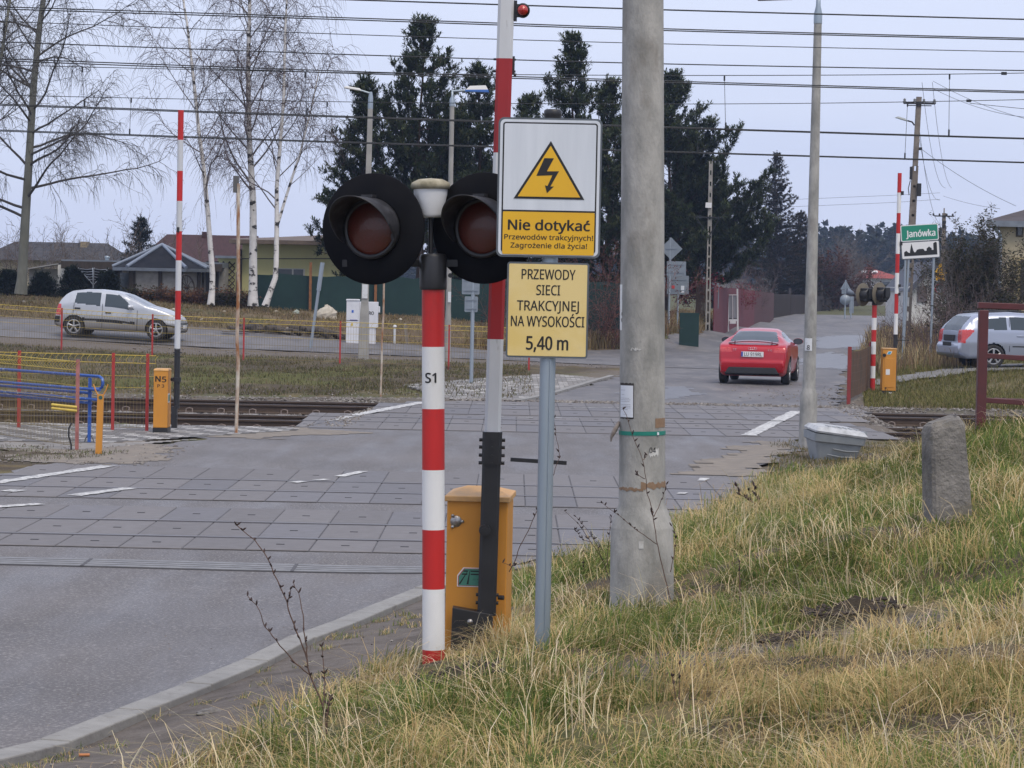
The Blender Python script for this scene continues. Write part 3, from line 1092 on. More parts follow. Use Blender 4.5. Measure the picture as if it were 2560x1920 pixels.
base = on(1083, 12.8)
sig = thing('crossing_signal', 'near red and white striped crossing light signal with two big black discs, marked S1', 'signal', base, group=None, rot=tilt(-.02))
b = MB()
zz = [(-.35, .1), (.1, .083 + .0)]
k_ = 12.8 / F
hz_ = lambda v: (1665 - v) * k_
bands = [-.4, hz_(1623), hz_(1470), hz_(1321), hz_(1171), hz_(1018), hz_(863), hz_(713)]
for i in range(7):
    b.tube([(0, 0, bands[i]), (0, 0, bands[i + 1])], .0555, 40, i % 2, cap=(i in (0, 6)))
b.build('post', [red, white], sig)
text('S1', .047, .06, letter, sig, (0, 0, hz_(940)), bend=.057, bold=.03, rz=-.22)
b = MB()
b.lathe([(.0, 1.86), (.066, 1.86), (.067, 1.875), (.067, 2.02), (.06, 2.035), (0, 2.04)], 32)
b.box((0, .06, 1.99), (.9, .03, .035))
b.tube([(-.012, 0, 2.0), (-.012, 0, 2.26)], .012, 10)
b.tube([(.085, -.03, 1.93), (.085, .03, 1.93)], .012, 8)
b.build('collar', black, sig, bevel=.002)
b = MB()
b.lathe([(0, 2.215), (.055, 2.215), (.06, 2.23), (.082, 2.33), (.084, 2.37)], 32, 0)
b.build('junction_pot', mat('pot_white', (.72, .73, .74), .5, col2=(.45, .44, .42), scale=12, lo=.5, hi=.75, stretch=(1, 1, .3)), sig, (-.012, 0, 0))
MB().lathe([(.08, 2.352), (.094, 2.356), (.097, 2.372), (.094, 2.385), (.06, 2.402), (0, 2.407)], 32, 0).build('pot_lid', mat('mossy_lid', (.42, .38, .28), .8, col2=(.2, .18, .12), scale=14, lo=.35, hi=.65, bump=.2), sig, (-.012, 0, 0))
zc = hz_(569)
for cu, yw in ((926, R(-21)), (1203, R(-21))):
    lamp_head(sig, ((cu - 1076) * k_, .0, zc + (.004 if cu > 1000 else 0)), yw)

# ---- near barrier: cabinet, black hinge arm, raised striped boom
base = on(1190, 13.35)
bar = thing('barrier', 'near raised barrier with orange cabinet and tall red and white boom behind the S1 post', 'barrier', base)
kb_ = 13.35 / F
bx = lambda u: (u - 1190) * kb_
bz = lambda v: HC - base.z - (v - (HZ0 + .02 * (1190 - 1280))) * kb_
cab = MB()
cab.box((0, .12, (bz(1248) - .3) / 2), (.312, .40, bz(1248) + .3), 0)
o_ = cab.build('cabinet', yel, bar, (bx(1189), 0, 0), rz=R(-4), bevel=.006)
lid = MB()
zt = bz(1246)
lid.add([(-.168, -.1, zt - .012), (.168, -.1, zt - .012), (.168, .34, zt - .012), (-.168, .34, zt - .012), (-.168, -.1, zt + .016), (.168, -.1, zt + .016), (.168, .34, zt + .016), (-.168, .34, zt + .016), (-.07, .12, zt + .055), (.07, .12, zt + .055)],
        [(0, 1, 5, 4), (1, 2, 6, 5), (2, 3, 7, 6), (3, 0, 4, 7), (3, 2, 1, 0), (4, 5, 9, 8), (5, 6, 9), (6, 7, 8, 9), (7, 4, 8)])
lid.build('lid', yel_lid, o_, bevel=.004)
yf = -.081
b = MB()
M = Matrix.Translation((bx(1136) - bx(1189), yf, bz(1302))) @ Matrix.Rotation(pi / 2, 4, 'X')
b.lathe([(0, .004), (.028, .004), (.03, 0)], 20, 0, M)
for a in (30, 150, 270):
    Mb = Matrix.Translation((bx(1136) - bx(1189) + .033 * math.cos(R(a - 30)), yf, bz(1302) + .033 * math.sin(R(a - 30)))) @ Matrix.Rotation(pi / 2, 4, 'X')
    b.lathe([(0, .012), (.006, .011), (.009, .006), (.009, 0)], 12, 0, Mb)
b.build('lock', bolt_m, o_)
# maker's plate: green six-sided badge with the rail emblem
g_white = mat('badge_white', (.75, .75, .75), .4)
g_red = mat('badge_red', (.35, .03, .03), .4)
g_green = mat('badge_green', (.055, .23, .165), .4, col2=(.075, .26, .19), scale=20)
bw, bh = .172, .098
cx_, cz_ = bx(1186) - bx(1189) - .005, bz(1441)


def hexa(s):
    w_, h_ = bw / 2 * s, bh / 2 * (s - (1 - s) * .3)
    return [(cx_ - w_, cz_ - h_), (cx_ + w_ - .025, cz_ - h_), (cx_ + w_, cz_ - h_ + .03), (cx_ + w_, cz_ + h_), (cx_ - w_ + .03, cz_ + h_), (cx_ - w_, cz_ + h_ - .04)]


b = MB()
b.prism(hexa(1), yf - .003, yf + .002, 0)
b.prism(hexa(.94), yf - .0036, yf, 1)
b.prism(hexa(.9), yf - .0042, yf, 2)
lw = lambda x0, z0, x1, z1, w0, w1: b.prism([(cx_ + x0 - w0, cz_ + z0), (cx_ + x0 + w0, cz_ + z0), (cx_ + x1 + w1, cz_ + z1), (cx_ + x1 - w1, cz_ + z1)], yf - .005, yf - .003, 3)
lw(-.073, -.035, -.028, .038, .005, .001)
lw(-.032, -.036, -.02, .038, .005, .001)
for zc2, s0 in ((.028, -.055), (.012, -.063)):
    b.prism([(cx_ + s0, cz_ + zc2), (cx_ - .035, cz_ + zc2), (cx_ - .032, cz_ + zc2 + .007), (cx_ + s0 + .003, cz_ + zc2 + .007)], yf - .005, yf - .003, 3)
    b.prism([(cx_ - .016, cz_ + zc2), (cx_ + .06, cz_ + zc2), (cx_ + .06, cz_ + zc2 + .007), (cx_ - .018, cz_ + zc2 + .007)], yf - .005, yf - .003, 3)
badge = b.build('badge', [g_white, g_red, g_green, letter], o_)
text('Z.A. "KOMBUD" s.a.', .008, .075, letter, badge, (cx_ + .034, yf - .0045, cz_ - .010))
text('RADOM', .007, .028, letter, badge, (cx_ + .036, yf - .0045, cz_ - .026))
# counterweight plate and hinge
b = MB()
b.add([(bx(1125), -.20, -.12), (bx(1228), -.20, -.12), (bx(1231), -.20, bz(1526)), (bx(1130), -.20, bz(1510)), (bx(1125), -.11, -.12), (bx(1228), -.11, -.12), (bx(1231), -.11, bz(1526)), (bx(1130), -.11, bz(1510))],
      [(0, 1, 2, 3), (7, 6, 5, 4), (1, 5, 6, 2), (3, 2, 6, 7), (4, 0, 3, 7)])
cw = b.build('counterweight', black, bar, bevel=.004)
b = MB()
for (u_, v_) in ((1174, 1545), (1172, 1634)):
    M = Matrix.Translation((bx(u_), -.20, bz(v_))) @ Matrix.Rotation(pi / 2, 4, 'X')
    b.lathe([(0, .014), (.008, .013), (.011, .005), (.015, .004), (.015, 0)], 12, 0, M)
b.build('bolt', bolt_m, cw)


def octo(w_, d_, c_):
    return [(-w_ + c_, -d_), (w_ - c_, -d_), (w_, -d_ + c_), (w_, d_ - c_), (w_ - c_, d_), (-w_ + c_, d_), (-w_, d_ - c_), (-w_, -d_ + c_)]


def bar_seg(b, p0, p1, w0, w1, m, d=.045, c=.014):
    o0, o1 = octo(w0, d, c), octo(w1, d, c)
    vs = [(p0[0] + x, p0[1] + y, p0[2]) for x, y in o0] + [(p1[0] + x, p1[1] + y, p1[2]) for x, y in o1]
    fs = [(i, (i + 1) % 8, 8 + (i + 1) % 8, 8 + i) for i in range(8)] + [tuple(range(7, -1, -1)), tuple(range(8, 16))]
    b.add(vs, fs, m)


cxl = lambda v: 1215 + (1510 - v) * .0322 - (.02 * (1510 - v))      # boom axis, image tilt taken out
pt = lambda v: (bx(cxl(v)), -.15, bz(v))
arm = MB()
bar_seg(arm, pt(1530), pt(1150), .047, .047, 0)
bar_seg(arm, pt(1155), pt(1074), .050, .050, 0, d=.052)
for v_ in (1095, 1113, 1133, 1152):
    arm.tube([(pt(v_)[0] - .066, -.15, pt(v_)[2]), (pt(v_)[0] + .066, -.15, pt(v_)[2])], .009, 8)
    arm.tube([(pt(v_)[0], -.21, pt(v_)[2]), (pt(v_)[0], -.15, pt(v_)[2])], .008, 8)
arm.tube([(bx(1206), -.24, bz(1316)), (bx(1206), -.12, bz(1316))], [.029, .029], 20)
arm.tube([(bx(1206), -.245, bz(1316)), (bx(1206), -.236, bz(1316))], [.016, .016], 14)
arm.box((bx(1225), -.15, bz(1316)), (.05, .04, .05))
arm.tube([(bx(1243), -.15, bz(1486)), (bx(1256), -.16, bz(1486))], .012, 8)
for v_ in (1480, 1500):
    arm.tube([(pt(v_)[0] - .058, -.15, pt(v_)[2]), (pt(v_)[0] + .058, -.15, pt(v_)[2])], .009, 8)
arm.build('hinge_arm', black, bar)
b = MB()
b.box((bx(1336), -.10, bz(1147)), (bx(1406) - bx(1266), .018, .02), ry=R(2.5))
b.build('stop_rod', black, bar)
boom = MB()
bb = [1078, 845, 617, 386, 155, -76, -300, -530, -760]
for i in range(len(bb) - 1):
    bar_seg(boom, pt(bb[i]), pt(bb[i + 1]), .041, .041, (0 if i % 2 == 0 else 1), d=.042)
bo = boom.build('boom', [white_old, red_dark], bar)
b = MB()
p1 = pt(37)
b.box((p1[0] + .047, -.15, p1[2]), (.018, .06, .1))
b.tube([(p1[0] + .056, -.17, p1[2] + .03), (p1[0] + .056, -.17, p1[2] - .03)], .012, 8)
M = Matrix.Translation((p1[0] + .085, -.165, p1[2])) @ Matrix.Rotation(pi / 2, 4, 'X')
b.lathe([(0, -.03), (.034, -.03), (.036, .0), (.036, .03), (.03, .034)], 24, 0, M)
b.box((p1[0] + .068, -.165, p1[2]), (.035, .055, .062))
lb = b.build('boom_lamp', black, bar)
MB().lathe([(.027, .03), (.025, .044), (.016, .054), (.0, .058)], 24, 0, M).build('lens', mat('red_lamp_glass', (.4, .02, .015), .25, coat=.5), lb)
p2 = pt(170)
b = MB()
b.box((p2[0] + .046, -.13, p2[2]), (.014, .05, .09))
for dz in (.03, -.03):
    b.tube([(p2[0] - .055, -.13, p2[2] + dz), (p2[0] + .058, -.13, p2[2] + dz)], .006, 6)
b.tube([(p2[0] + .05, -.13, p2[2] - .045), (p2[0] + .062, -.13, p2[2] - .048)], .008, 8)
b.build('wire_clamp', black, bar)

# ---- high voltage warning boards on a steel tube
base = on(1355, 12.5)
ks = 12.5 / F
sgn = thing('warning_sign', 'white and yellow warning board with a lightning triangle, above a pale yellow text board', 'sign', base)
sx = lambda u, v: (u - 1355 - .02 * (1600 - v)) * ks
sz = lambda v: HC - base.z - (v - 703.5) * ks
b = MB()
b.tube([(0, 0, -.4), (0, 0, sz(285))], .0375, 28, 0)
b.tube([(.012, -.038, -.2), (.012, -.038, sz(900))], .004, 6, 0)
b.build('post', galv, sgn)
MB().lathe([(.040, sz(300)), (.041, sz(292)), (.043, sz(288)), (.043, sz(279)), (.036, sz(275)), (0, sz(274))], 24).build('cap', black, sgn)


def rrect(cx, cz, w_, h_, r_, n=6):
    p = []
    for sx_, sz_, a0 in ((1, 1, 0), (-1, 1, 90), (-1, -1, 180), (1, -1, 270)):
        for i in range(n + 1):
            a = R(a0 + 90 * i / n)
            p.append((cx + sx_ * (w_ / 2 - r_) + r_ * math.cos(a), cz + sz_ * (h_ / 2 - r_) + r_ * math.sin(a)))
    return p


yo = -.05
c0, z0 = sx(1372, 471), sz(471)
W_, H_ = 258 * ks, 346 * ks
p_ = MB()
p_.prism(rrect(c0, z0, W_, H_, .028), yo, yo + .016, 0)
p_.prism(rrect(c0, z0, W_ - .018, H_ - .018, .024), yo - .0015, yo + .004, 1)
p_.prism(rrect(c0, z0, W_ - .044, H_ - .044, .014), yo - .003, yo + .003, 2)
p_.prism(rrect(c0, z0, W_ - .058, H_ - .058, .008), yo - .0045, yo + .002, 1)
yz0, yz1 = sz(531), sz(637)
p_.prism(rrect(c0, sz(529), W_ - .05, .008, .001), yo - .006, yo, 2)
p_.prism(rrect(c0, (yz0 + yz1) / 2, W_ - .058, yz0 - yz1, .006), yo - .0055, yo, 3)
tri = lambda a, s: [(c0 + a[0] * s, a[1]) for a in ()]
ax_, az_ = c0 + .003, sz(355)
bl, br_, bzz = c0 - .170, c0 + .168, sz(499)
p_.prism([(bl, bzz), (br_, bzz), (ax_, az_)], yo - .0065, yo, 2)
p_.prism([(bl + .02, bzz + .0105), (br_ - .02, bzz + .0105), (ax_, az_ - .023)], yo - .008, yo, 3)
Z = lambda x, y: (c0 + .003 + (x - 1725) / 2.765 * ks, sz(350 + y / 2.765))
bolt = [Z(1683, 132), Z(1748, 132), Z(1702, 222), Z(1785, 220), Z(1728, 325), Z(1752, 325), Z(1705, 372), Z(1690, 318), Z(1708, 322), Z(1740, 248), Z(1630, 254)]
p_.prism(bolt, yo - .0092, yo - .002, 2)
pan = p_.build('warning_board', [signedge, signwhite, letter, signyel], sgn)
text('Nie dotykać', .047, .393, letter, pan, (c0 + .002, yo - .0062, sz(564)), bold=.03)
text('Przewodów trakcyjnych!', .0235, .425, letter, pan, (c0 + .002, yo - .0062, sz(594)), bold=.016)
text('Zagrożenie dla życia!', .0235, .366, letter, pan, (c0 + .003, yo - .0062, sz(614.5)), bold=.016)
c1, z1 = sx(1367.5, 775), sz(775)
W2, H2 = 204 * ks, 238 * ks
p_ = MB()
p_.prism(rrect(c1, z1, W2, H2, .014), yo, yo + .016, 0)
p_.prism(rrect(c1, z1, W2 - .018, H2 - .018, .006), yo - .0015, yo + .004, 1)
pan2 = p_.build('text_board', [signedge, signpale], sgn)
for s_, v_, w_, h_ in (('PRZEWODY', 686, .258, .047), ('SIECI', 725, .115, .047), ('TRAKCYJNEJ', 764, .297, .047), ('NA WYSOKOŚCI', 803, .352, .049), ('5,40 m', 857, .203, .063)):
    text(s_, h_, w_, letter, pan2, (c1 + .002, yo - .0025, sz(v_)), bold=.012 if v_ < 850 else .022)
b = MB()
for v_ in (330, 600, 690, 870):
    b.box((0, -.0, sz(v_)), (.2, .09, .03))
b.build('bracket', galv, sgn)

# ---- concrete pole
Yp = 16.0
base = on(1606, Yp)
kp = Yp / F
pz = lambda v: HC - base.z - (v - 708.5) * kp
pole = thing('concrete_pole', 'thick grey concrete pole rising out of frame, with notice papers and a green strap', 'pole', base, rot=tilt(-.02))
b = MB()
pr = [(1600, 82), (1540, 81), (1320, 78.5), (1316, 77.5), (1275, 64), (1262, 58.5), (1150, 58), (1000, 57), (700, 55), (400, 53.5), (0, 51), (-900, 46)]
b.lathe([(px_ * kp, pz(v_)) for v_, px_ in pr], 44, 0)
b.build('shaft', conc, pole)
ptape = mat('brown_tape', (.22, .135, .08), .6, col2=(.27, .18, .11), scale=30)
plate_m = mat('enamel_plate', (.66, .68, .7), .4, col2=(.5, .5, .5), scale=20, lo=.55, hi=.7)
paper = mat('paper', (.7, .73, .78), .8)
grn = mat('green_strap', (.01, .2, .15), .45)
stick = mat('torn_sticker', (.6, .6, .58), .8, col2=(.45, .44, .42), scale=20)


def wrap(name, parent, R_, a0, a1, z0, z1, m, off=.003, ragged=0, n=18, seed=0, thick=.002):
    """sheet bent round the pole between angles a0..a1 (0 = facing the camera, positive to the right)"""
    r = random.Random(seed)
    b = MB()
    vs = []
    for i in range(n + 1):
        a = a0 + (a1 - a0) * i / n
        lo = z0 + (r.uniform(0, ragged) if ragged else 0)
        hi = z1 - (r.uniform(0, ragged) if ragged else 0)
        for rad, in ((R_ + off,), (R_ + off - thick,)):
            vs += [(rad * math.sin(a), -rad * math.cos(a), lo), (rad * math.sin(a), -rad * math.cos(a), hi)]
    fs = []
    for i in range(n):
        o = i * 4
        fs += [(o, o + 4, o + 5, o + 1), (o + 1, o + 5, o + 7, o + 3), (o + 4, o, o + 2, o + 6)]
    fs += [(0, 1, 3, 2), (n * 4, n * 4 + 2, n * 4 + 3, n * 4 + 1)]
    b.add(vs, fs, 0, False)
    return b.build(name, m, parent)


rad_at = lambda v: float(np.interp(v, [p[0] for p in pr[::-1]], [p[1] for p in pr[::-1]])) * kp
pl = MB()
R1 = rad_at(770)
pl.prism(rrect(0, 0, 25 * kp, 114 * kp, .004), -.002, .002)
ang = -1.18
plate = pl.build('number_plate', plate_m, pole, ((R1 + .012) * math.sin(ang) + .022, -(R1 + .012) * math.cos(ang), pz(768)), rz=ang + .45)
b = MB()
b.add([(-.012, -.0026, .1), (-.006, -.0026, .1), (.0, -.0026, .035), (-.004, -.0026, .03), (.004, -.0026, .012), (-.002, -.0026, .012), (-.014, -.0026, .05)], [(0, 1, 2, 3, 4, 5, 6)][:1])
b.build('worn_figure', letter, plate)
text('8', .072, .03, letter, plate, (-.004, -.0024, -.06), bold=.015)
R2 = rad_at(1000)
wrap('tape_frame', pole, R2, -1.28, -.42, pz(1046), pz(955), mat('dark_tape', (.035, .03, .027), .7), off=.002, ragged=.006, seed=2)
wrap('notice', pole, R2, -1.22, -.45, pz(1041), pz(962), paper, off=.0045)
b = MB()
R2b = R2 + .0055
for z_, a0, a1 in ((pz(974), -1.15, -.85), (pz(985), -1.1, -.9), (pz(994), -1.15, -.62), (pz(998), -1.15, -.55), (pz(1002), -1.15, -.6), (pz(1010), -1.15, -.55), (pz(1014), -1.15, -.55), (pz(1018), -1.15, -.55), (pz(1022), -1.15, -.7), (pz(1034), -.95, -.75)):
    for i in range(6):
        q0, q1 = a0 + (a1 - a0) * i / 6, a0 + (a1 - a0) * (i + .85) / 6
        b.add([(R2b * math.sin(q0), -R2b * math.cos(q0), z_), (R2b * math.sin(q1), -R2b * math.cos(q1), z_), (R2b * math.sin(q1), -R2b * math.cos(q1), z_ + .0022), (R2b * math.sin(q0), -R2b * math.cos(q0), z_ + .0022)], [(0, 1, 2, 3)])
b.build('print', mat('grey_print', (.3, .3, .33), .8), pole)
wrap('strap', pole, rad_at(1080), -pi, pi, pz(1086), pz(1076), grn, off=.003, n=48)
wrap('buckle', pole, rad_at(1080), .62, .72, pz(1085), pz(1078), paper, off=.007, n=3)
wrap('tape_scrap', pole, rad_at(1060), .55, 1.3, pz(1068), pz(1043), ptape, off=.002, seed=3, ragged=.004)
wrap('tape_scrap', pole, rad_at(1215), -.1, 1.5, pz(1222), pz(1200), ptape, off=.002, ragged=.02, seed=4)
wrap('tape_scrap', pole, rad_at(1215), -1.4, 0, pz(1226), pz(1214), ptape, off=.002, ragged=.012, seed=5)
wrap('sticker', pole, rad_at(1125), .25, .72, pz(1141), pz(1116), stick, off=.002, ragged=.022, seed=6, n=14)
text('04', .032, .045, letter, pole, (rad_at(1125) * math.sin(.42), -rad_at(1125) * math.cos(.42) - .004, pz(1122)), rz=.45, bold=.01)
wrap('sticker', pole, rad_at(870), -.6, -.05, pz(876), pz(866), stick, off=.002, ragged=.02, seed=8, n=16)
wrap('sticker', pole, rad_at(1355), -.15, .0, pz(1365), pz(1347), stick, off=.003, seed=9, n=3)
b = MB()
ru = R2 + .004
b.tube([(ru * math.sin(-1.4), -ru * math.cos(-1.4), pz(1055)), (ru * math.sin(-1.4) - .03, -.06, pz(1075)), (ru * math.sin(-1.4) - .05, -.05, pz(1092)), (ru * math.sin(-1.4) - .052, -.05, pz(1103))], [.012, .016, .009, .004], 6)
b.build('rag', mat('grey_rag', (.3, .27, .25), .95, col2=(.15, .12, .1), scale=30), pole)

# ---- old stone marker
base = on(2372, 17.0)
kk = 17.0 / F
st = MB()
r_ = random.Random(3)
secs = [(-.4, .150, .115), (-.05, .147, .113), (.2, .138, .107), (.42, .130, .103), (.56, .127, .100), (.62, .126, .1), (.655, .112, .088), (.672, .09, .06)]
n = 24
vs = []
for z_, a_, d_ in secs:
    for k in range(n):
        t = 2 * pi * k / n
        cs, sn = math.cos(t), math.sin(t)
        e = .30
        x = a_ * math.copysign(abs(cs) ** e, cs)
        y = d_ * math.copysign(abs(sn) ** e, sn)
        j_ = 1 + r_.uniform(-.02, .02)
        zz_ = z_ + (.03 * (x / .13) if z_ > .5 else 0) + r_.uniform(-.008, .008)
        if z_ > .6 and x > .08 and y < 0:
            zz_ -= .02
        vs.append((x * j_, y * j_, zz_))
fs = [(i * n + k, i * n + (k + 1) % n, (i + 1) * n + (k + 1) % n, (i + 1) * n + k) for i in range(len(secs) - 1) for k in range(n)] + [tuple((len(secs) - 1) * n + k for k in range(n))]
st.add(vs, fs, 0, False)
stone_m = mat('old_stone', (.25, .235, .215), .95, col2=(.12, .113, .105), scale=5, lo=.35, hi=.68, bump=1.0, bscale=34, bdist=.02, col3=(.3, .27, .2), scale3=3, lo3=.5, hi3=.68, fac3=.7)
so_ = st.build('stone_marker', stone_m, None, base + Vector((0, 0, -.02)), rot=(0, R(-4.5), R(14)))
tag(so_, 'weathered leaning grey stone marker standing in the long grass', 'stone marker')

# ---- maroon pipe railing at the right edge
base = on(2452, 23.0)
mar = mat('maroon_paint', (.105, .022, .026), .5, col2=(.075, .02, .022), scale=8, lo=.3, hi=.7, bump=.1, bscale=40)
rl = thing('railing', 'dark maroon square tube railing at the right edge above the tracks', 'railing', base)
kr = 23.0 / F
q = lambda v: HC - base.z - (v - 725.4) * kr
MB().box((0, 0, q(775) / 2 - .2), (.082, .082, q(775) + .4)).build('post', mar, rl, bevel=.006)
MB().box((1.2, .02, q(775) + .02), (2.5, .075, .055), ry=R(1.0)).build('top_rail', mar, rl, bevel=.005)
for v_ in (896, 1007):
    bb_ = MB()
    bb_.box((1.25, -.02, q(v_) - .03), (2.5, .04, .045), ry=R(2.6))
    bb_.build('rail', mar, rl, bevel=.004)
    MB().box((1.35, .45, q(v_) - .012), (2.3, .04, .04), ry=R(1.0)).build('rail', mar, rl, bevel=.004)
MB().box((2.45, 0, q(775) / 2 - .2), (.082, .082, q(775) + .4)).build('post', mar, rl, bevel=.006)

# ---- lamp post beyond the right shoulder, and the grit bin by its foot
Yl = 39.5
base = on(2020, Yl)
kl = Yl / F
lz = lambda v: HC - base.z - (v - 716.6) * kl
lp = thing('lamp_post', 'tall slender grey concrete street lamp standing by the grit bin', 'street lamp', base)
b = MB()
b.lathe([(w_ * kl, lz(v_)) for v_, w_ in ((1180, 23), (1100, 22.5), (1010, 21.5), (985, 21.5), (974, 17.5), (968, 16.5), (900, 16), (600, 13.5), (300, 11.5), (55, 9.6))], 32)
b.build('shaft', conc, lp)
MB().lathe([(10.6 * kl, lz(62)), (10.6 * kl, lz(38)), (6 * kl, lz(18)), (5.2 * kl, lz(-30)), (0, lz(-30))], 20).build('cap', galv, lp)
b = MB()
b.tube([(0, 0, lz(-18)), (-.3, -.05, lz(-12)), (-.45, -.1, lz(-4))], .025, 8)
b.build('arm', galv, lp)
MB().box((-.66, -.12, lz(1)), (.54, .22, .08), ry=R(-3), taper=.8).build('lamp_head', mat('lamp_dark', (.06, .06, .07), .5), lp, bevel=.015)
wrap('sticker', lp, 16 * kl, -1.0, .2, lz(876), lz(845), plate_m, off=.003, n=6)
text('8', .07, .045, letter, lp, (-.035, -16 * kl - .005, lz(868)), rz=-.3, bold=.01)

base = gp(2079, 1147)
kg = base.y / F
gb = thing('grit_bin', 'grey plastic grit bin with white hinged lid by the lamp post foot', 'grit bin', base, rz=R(4), rot=(R(2), R(5), R(8)))
gm_ = mat('bin_grey', (.30, .325, .34), .6, col2=(.23, .25, .265), scale=4, lo=.35, hi=.7, bump=.08, bscale=30)
gl_ = mat('lid_white', (.5, .515, .53), .6, col2=(.34, .35, .36), scale=7, lo=.4, hi=.65)
bw_ = 66 * kg


def loft(b, secs, m=0, cap0=True, cap1=True, smooth=False):
    n = len(secs[0])
    vs = [p for s in secs for p in s]
    fs = [(i * n + k, i * n + (k + 1) % n, (i + 1) * n + (k + 1) % n, (i + 1) * n + k) for i in range(len(secs) - 1) for k in range(n)]
    if cap0:
        fs.append(tuple(range(n))[::-1])
    if cap1:
        fs.append(tuple((len(secs) - 1) * n + k for k in range(n)))
    b.add(vs, fs, m, smooth)


def rsec(w_, d_, z_, r_=.04, n=4, cx=0):
    return [(cx + x, y, z_) for x, y in rrect(0, 0, w_ * 2, d_ * 2, r_, n)]


b = MB()
hb = 64 * kg
loft(b, [rsec(bw_ * .70, .24, -.1), rsec(bw_ * .73, .25, 0), rsec(bw_ * .90, .31, hb * .66), rsec(bw_ * .92, .315, hb * .66), rsec(bw_ * .97, .34, hb * .70), rsec(bw_ * 1.0, .36, hb), rsec(bw_ * .93, .32, hb)])
tub = b.build('tub', gm_, gb)
b = MB()
for zz_, xo in ((.18, .05), (.42, .12)):
    b.tube([(-bw_ * .55 + xo, -.30 - zz_ * .04, hb * (zz_ + .03)), (xo, -.298 - zz_ * .05, hb * (zz_ - .02)), (bw_ * .6 + xo * .5, -.30 - zz_ * .04, hb * (zz_ + .02))], .012, 6)
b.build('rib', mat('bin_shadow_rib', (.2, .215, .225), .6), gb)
b = MB()
loft(b, [rsec(bw_ * 1.0, .37, hb + .004), rsec(bw_ * 1.02, .38, hb + .03), rsec(bw_ * .9, .31, hb + .085), rsec(bw_ * .5, .15, hb + .11)])
for i in range(6):
    b.box((-bw_ * .5 + i * bw_ * .22, -.22, hb + .10), (.035, .09, .03), rz=.5)
lid_ = b.build('lid', gl_, gb, rot=(0, R(2), 0))
b = MB()
b.box((bw_ * 1.0, -.2, hb + .03), (.06, .08, .1))
b.build('hinge', gm_, gb)
# ------------------------------------------------------------------ cars
tyre_m = mat('tyre_rubber', (.022, .021, .021), .85, col2=(.06, .052, .045), scale=9, lo=.5, hi=.8)
rim_m = mat('alloy', (.5, .5, .5), .3, metal=.8, col2=(.36, .35, .34), scale=20)
glass_dark = mat('car_glass', (.04, .055, .065), .08, spec=.6)
trim = mat('black_trim', (.02, .02, .022), .55)
lampred = mat('tail_lamp', (.62, .07, .07), .15, coat=.6, col2=(.5, .04, .04), scale=40)
lampclear = mat('head_lamp', (.55, .57, .6), .1, coat=.6)
chrome = mat('chrome', (.7, .7, .7), .15, metal=1)
platew = mat('plate_white', (.72, .72, .72), .4)
plateb = mat('plate_blue', (.02, .06, .35), .4)


def smooth_tab(tab, x):
    t = np.array(tab, float)
    return np.interp(x, t[:, 0], t[:, 1])


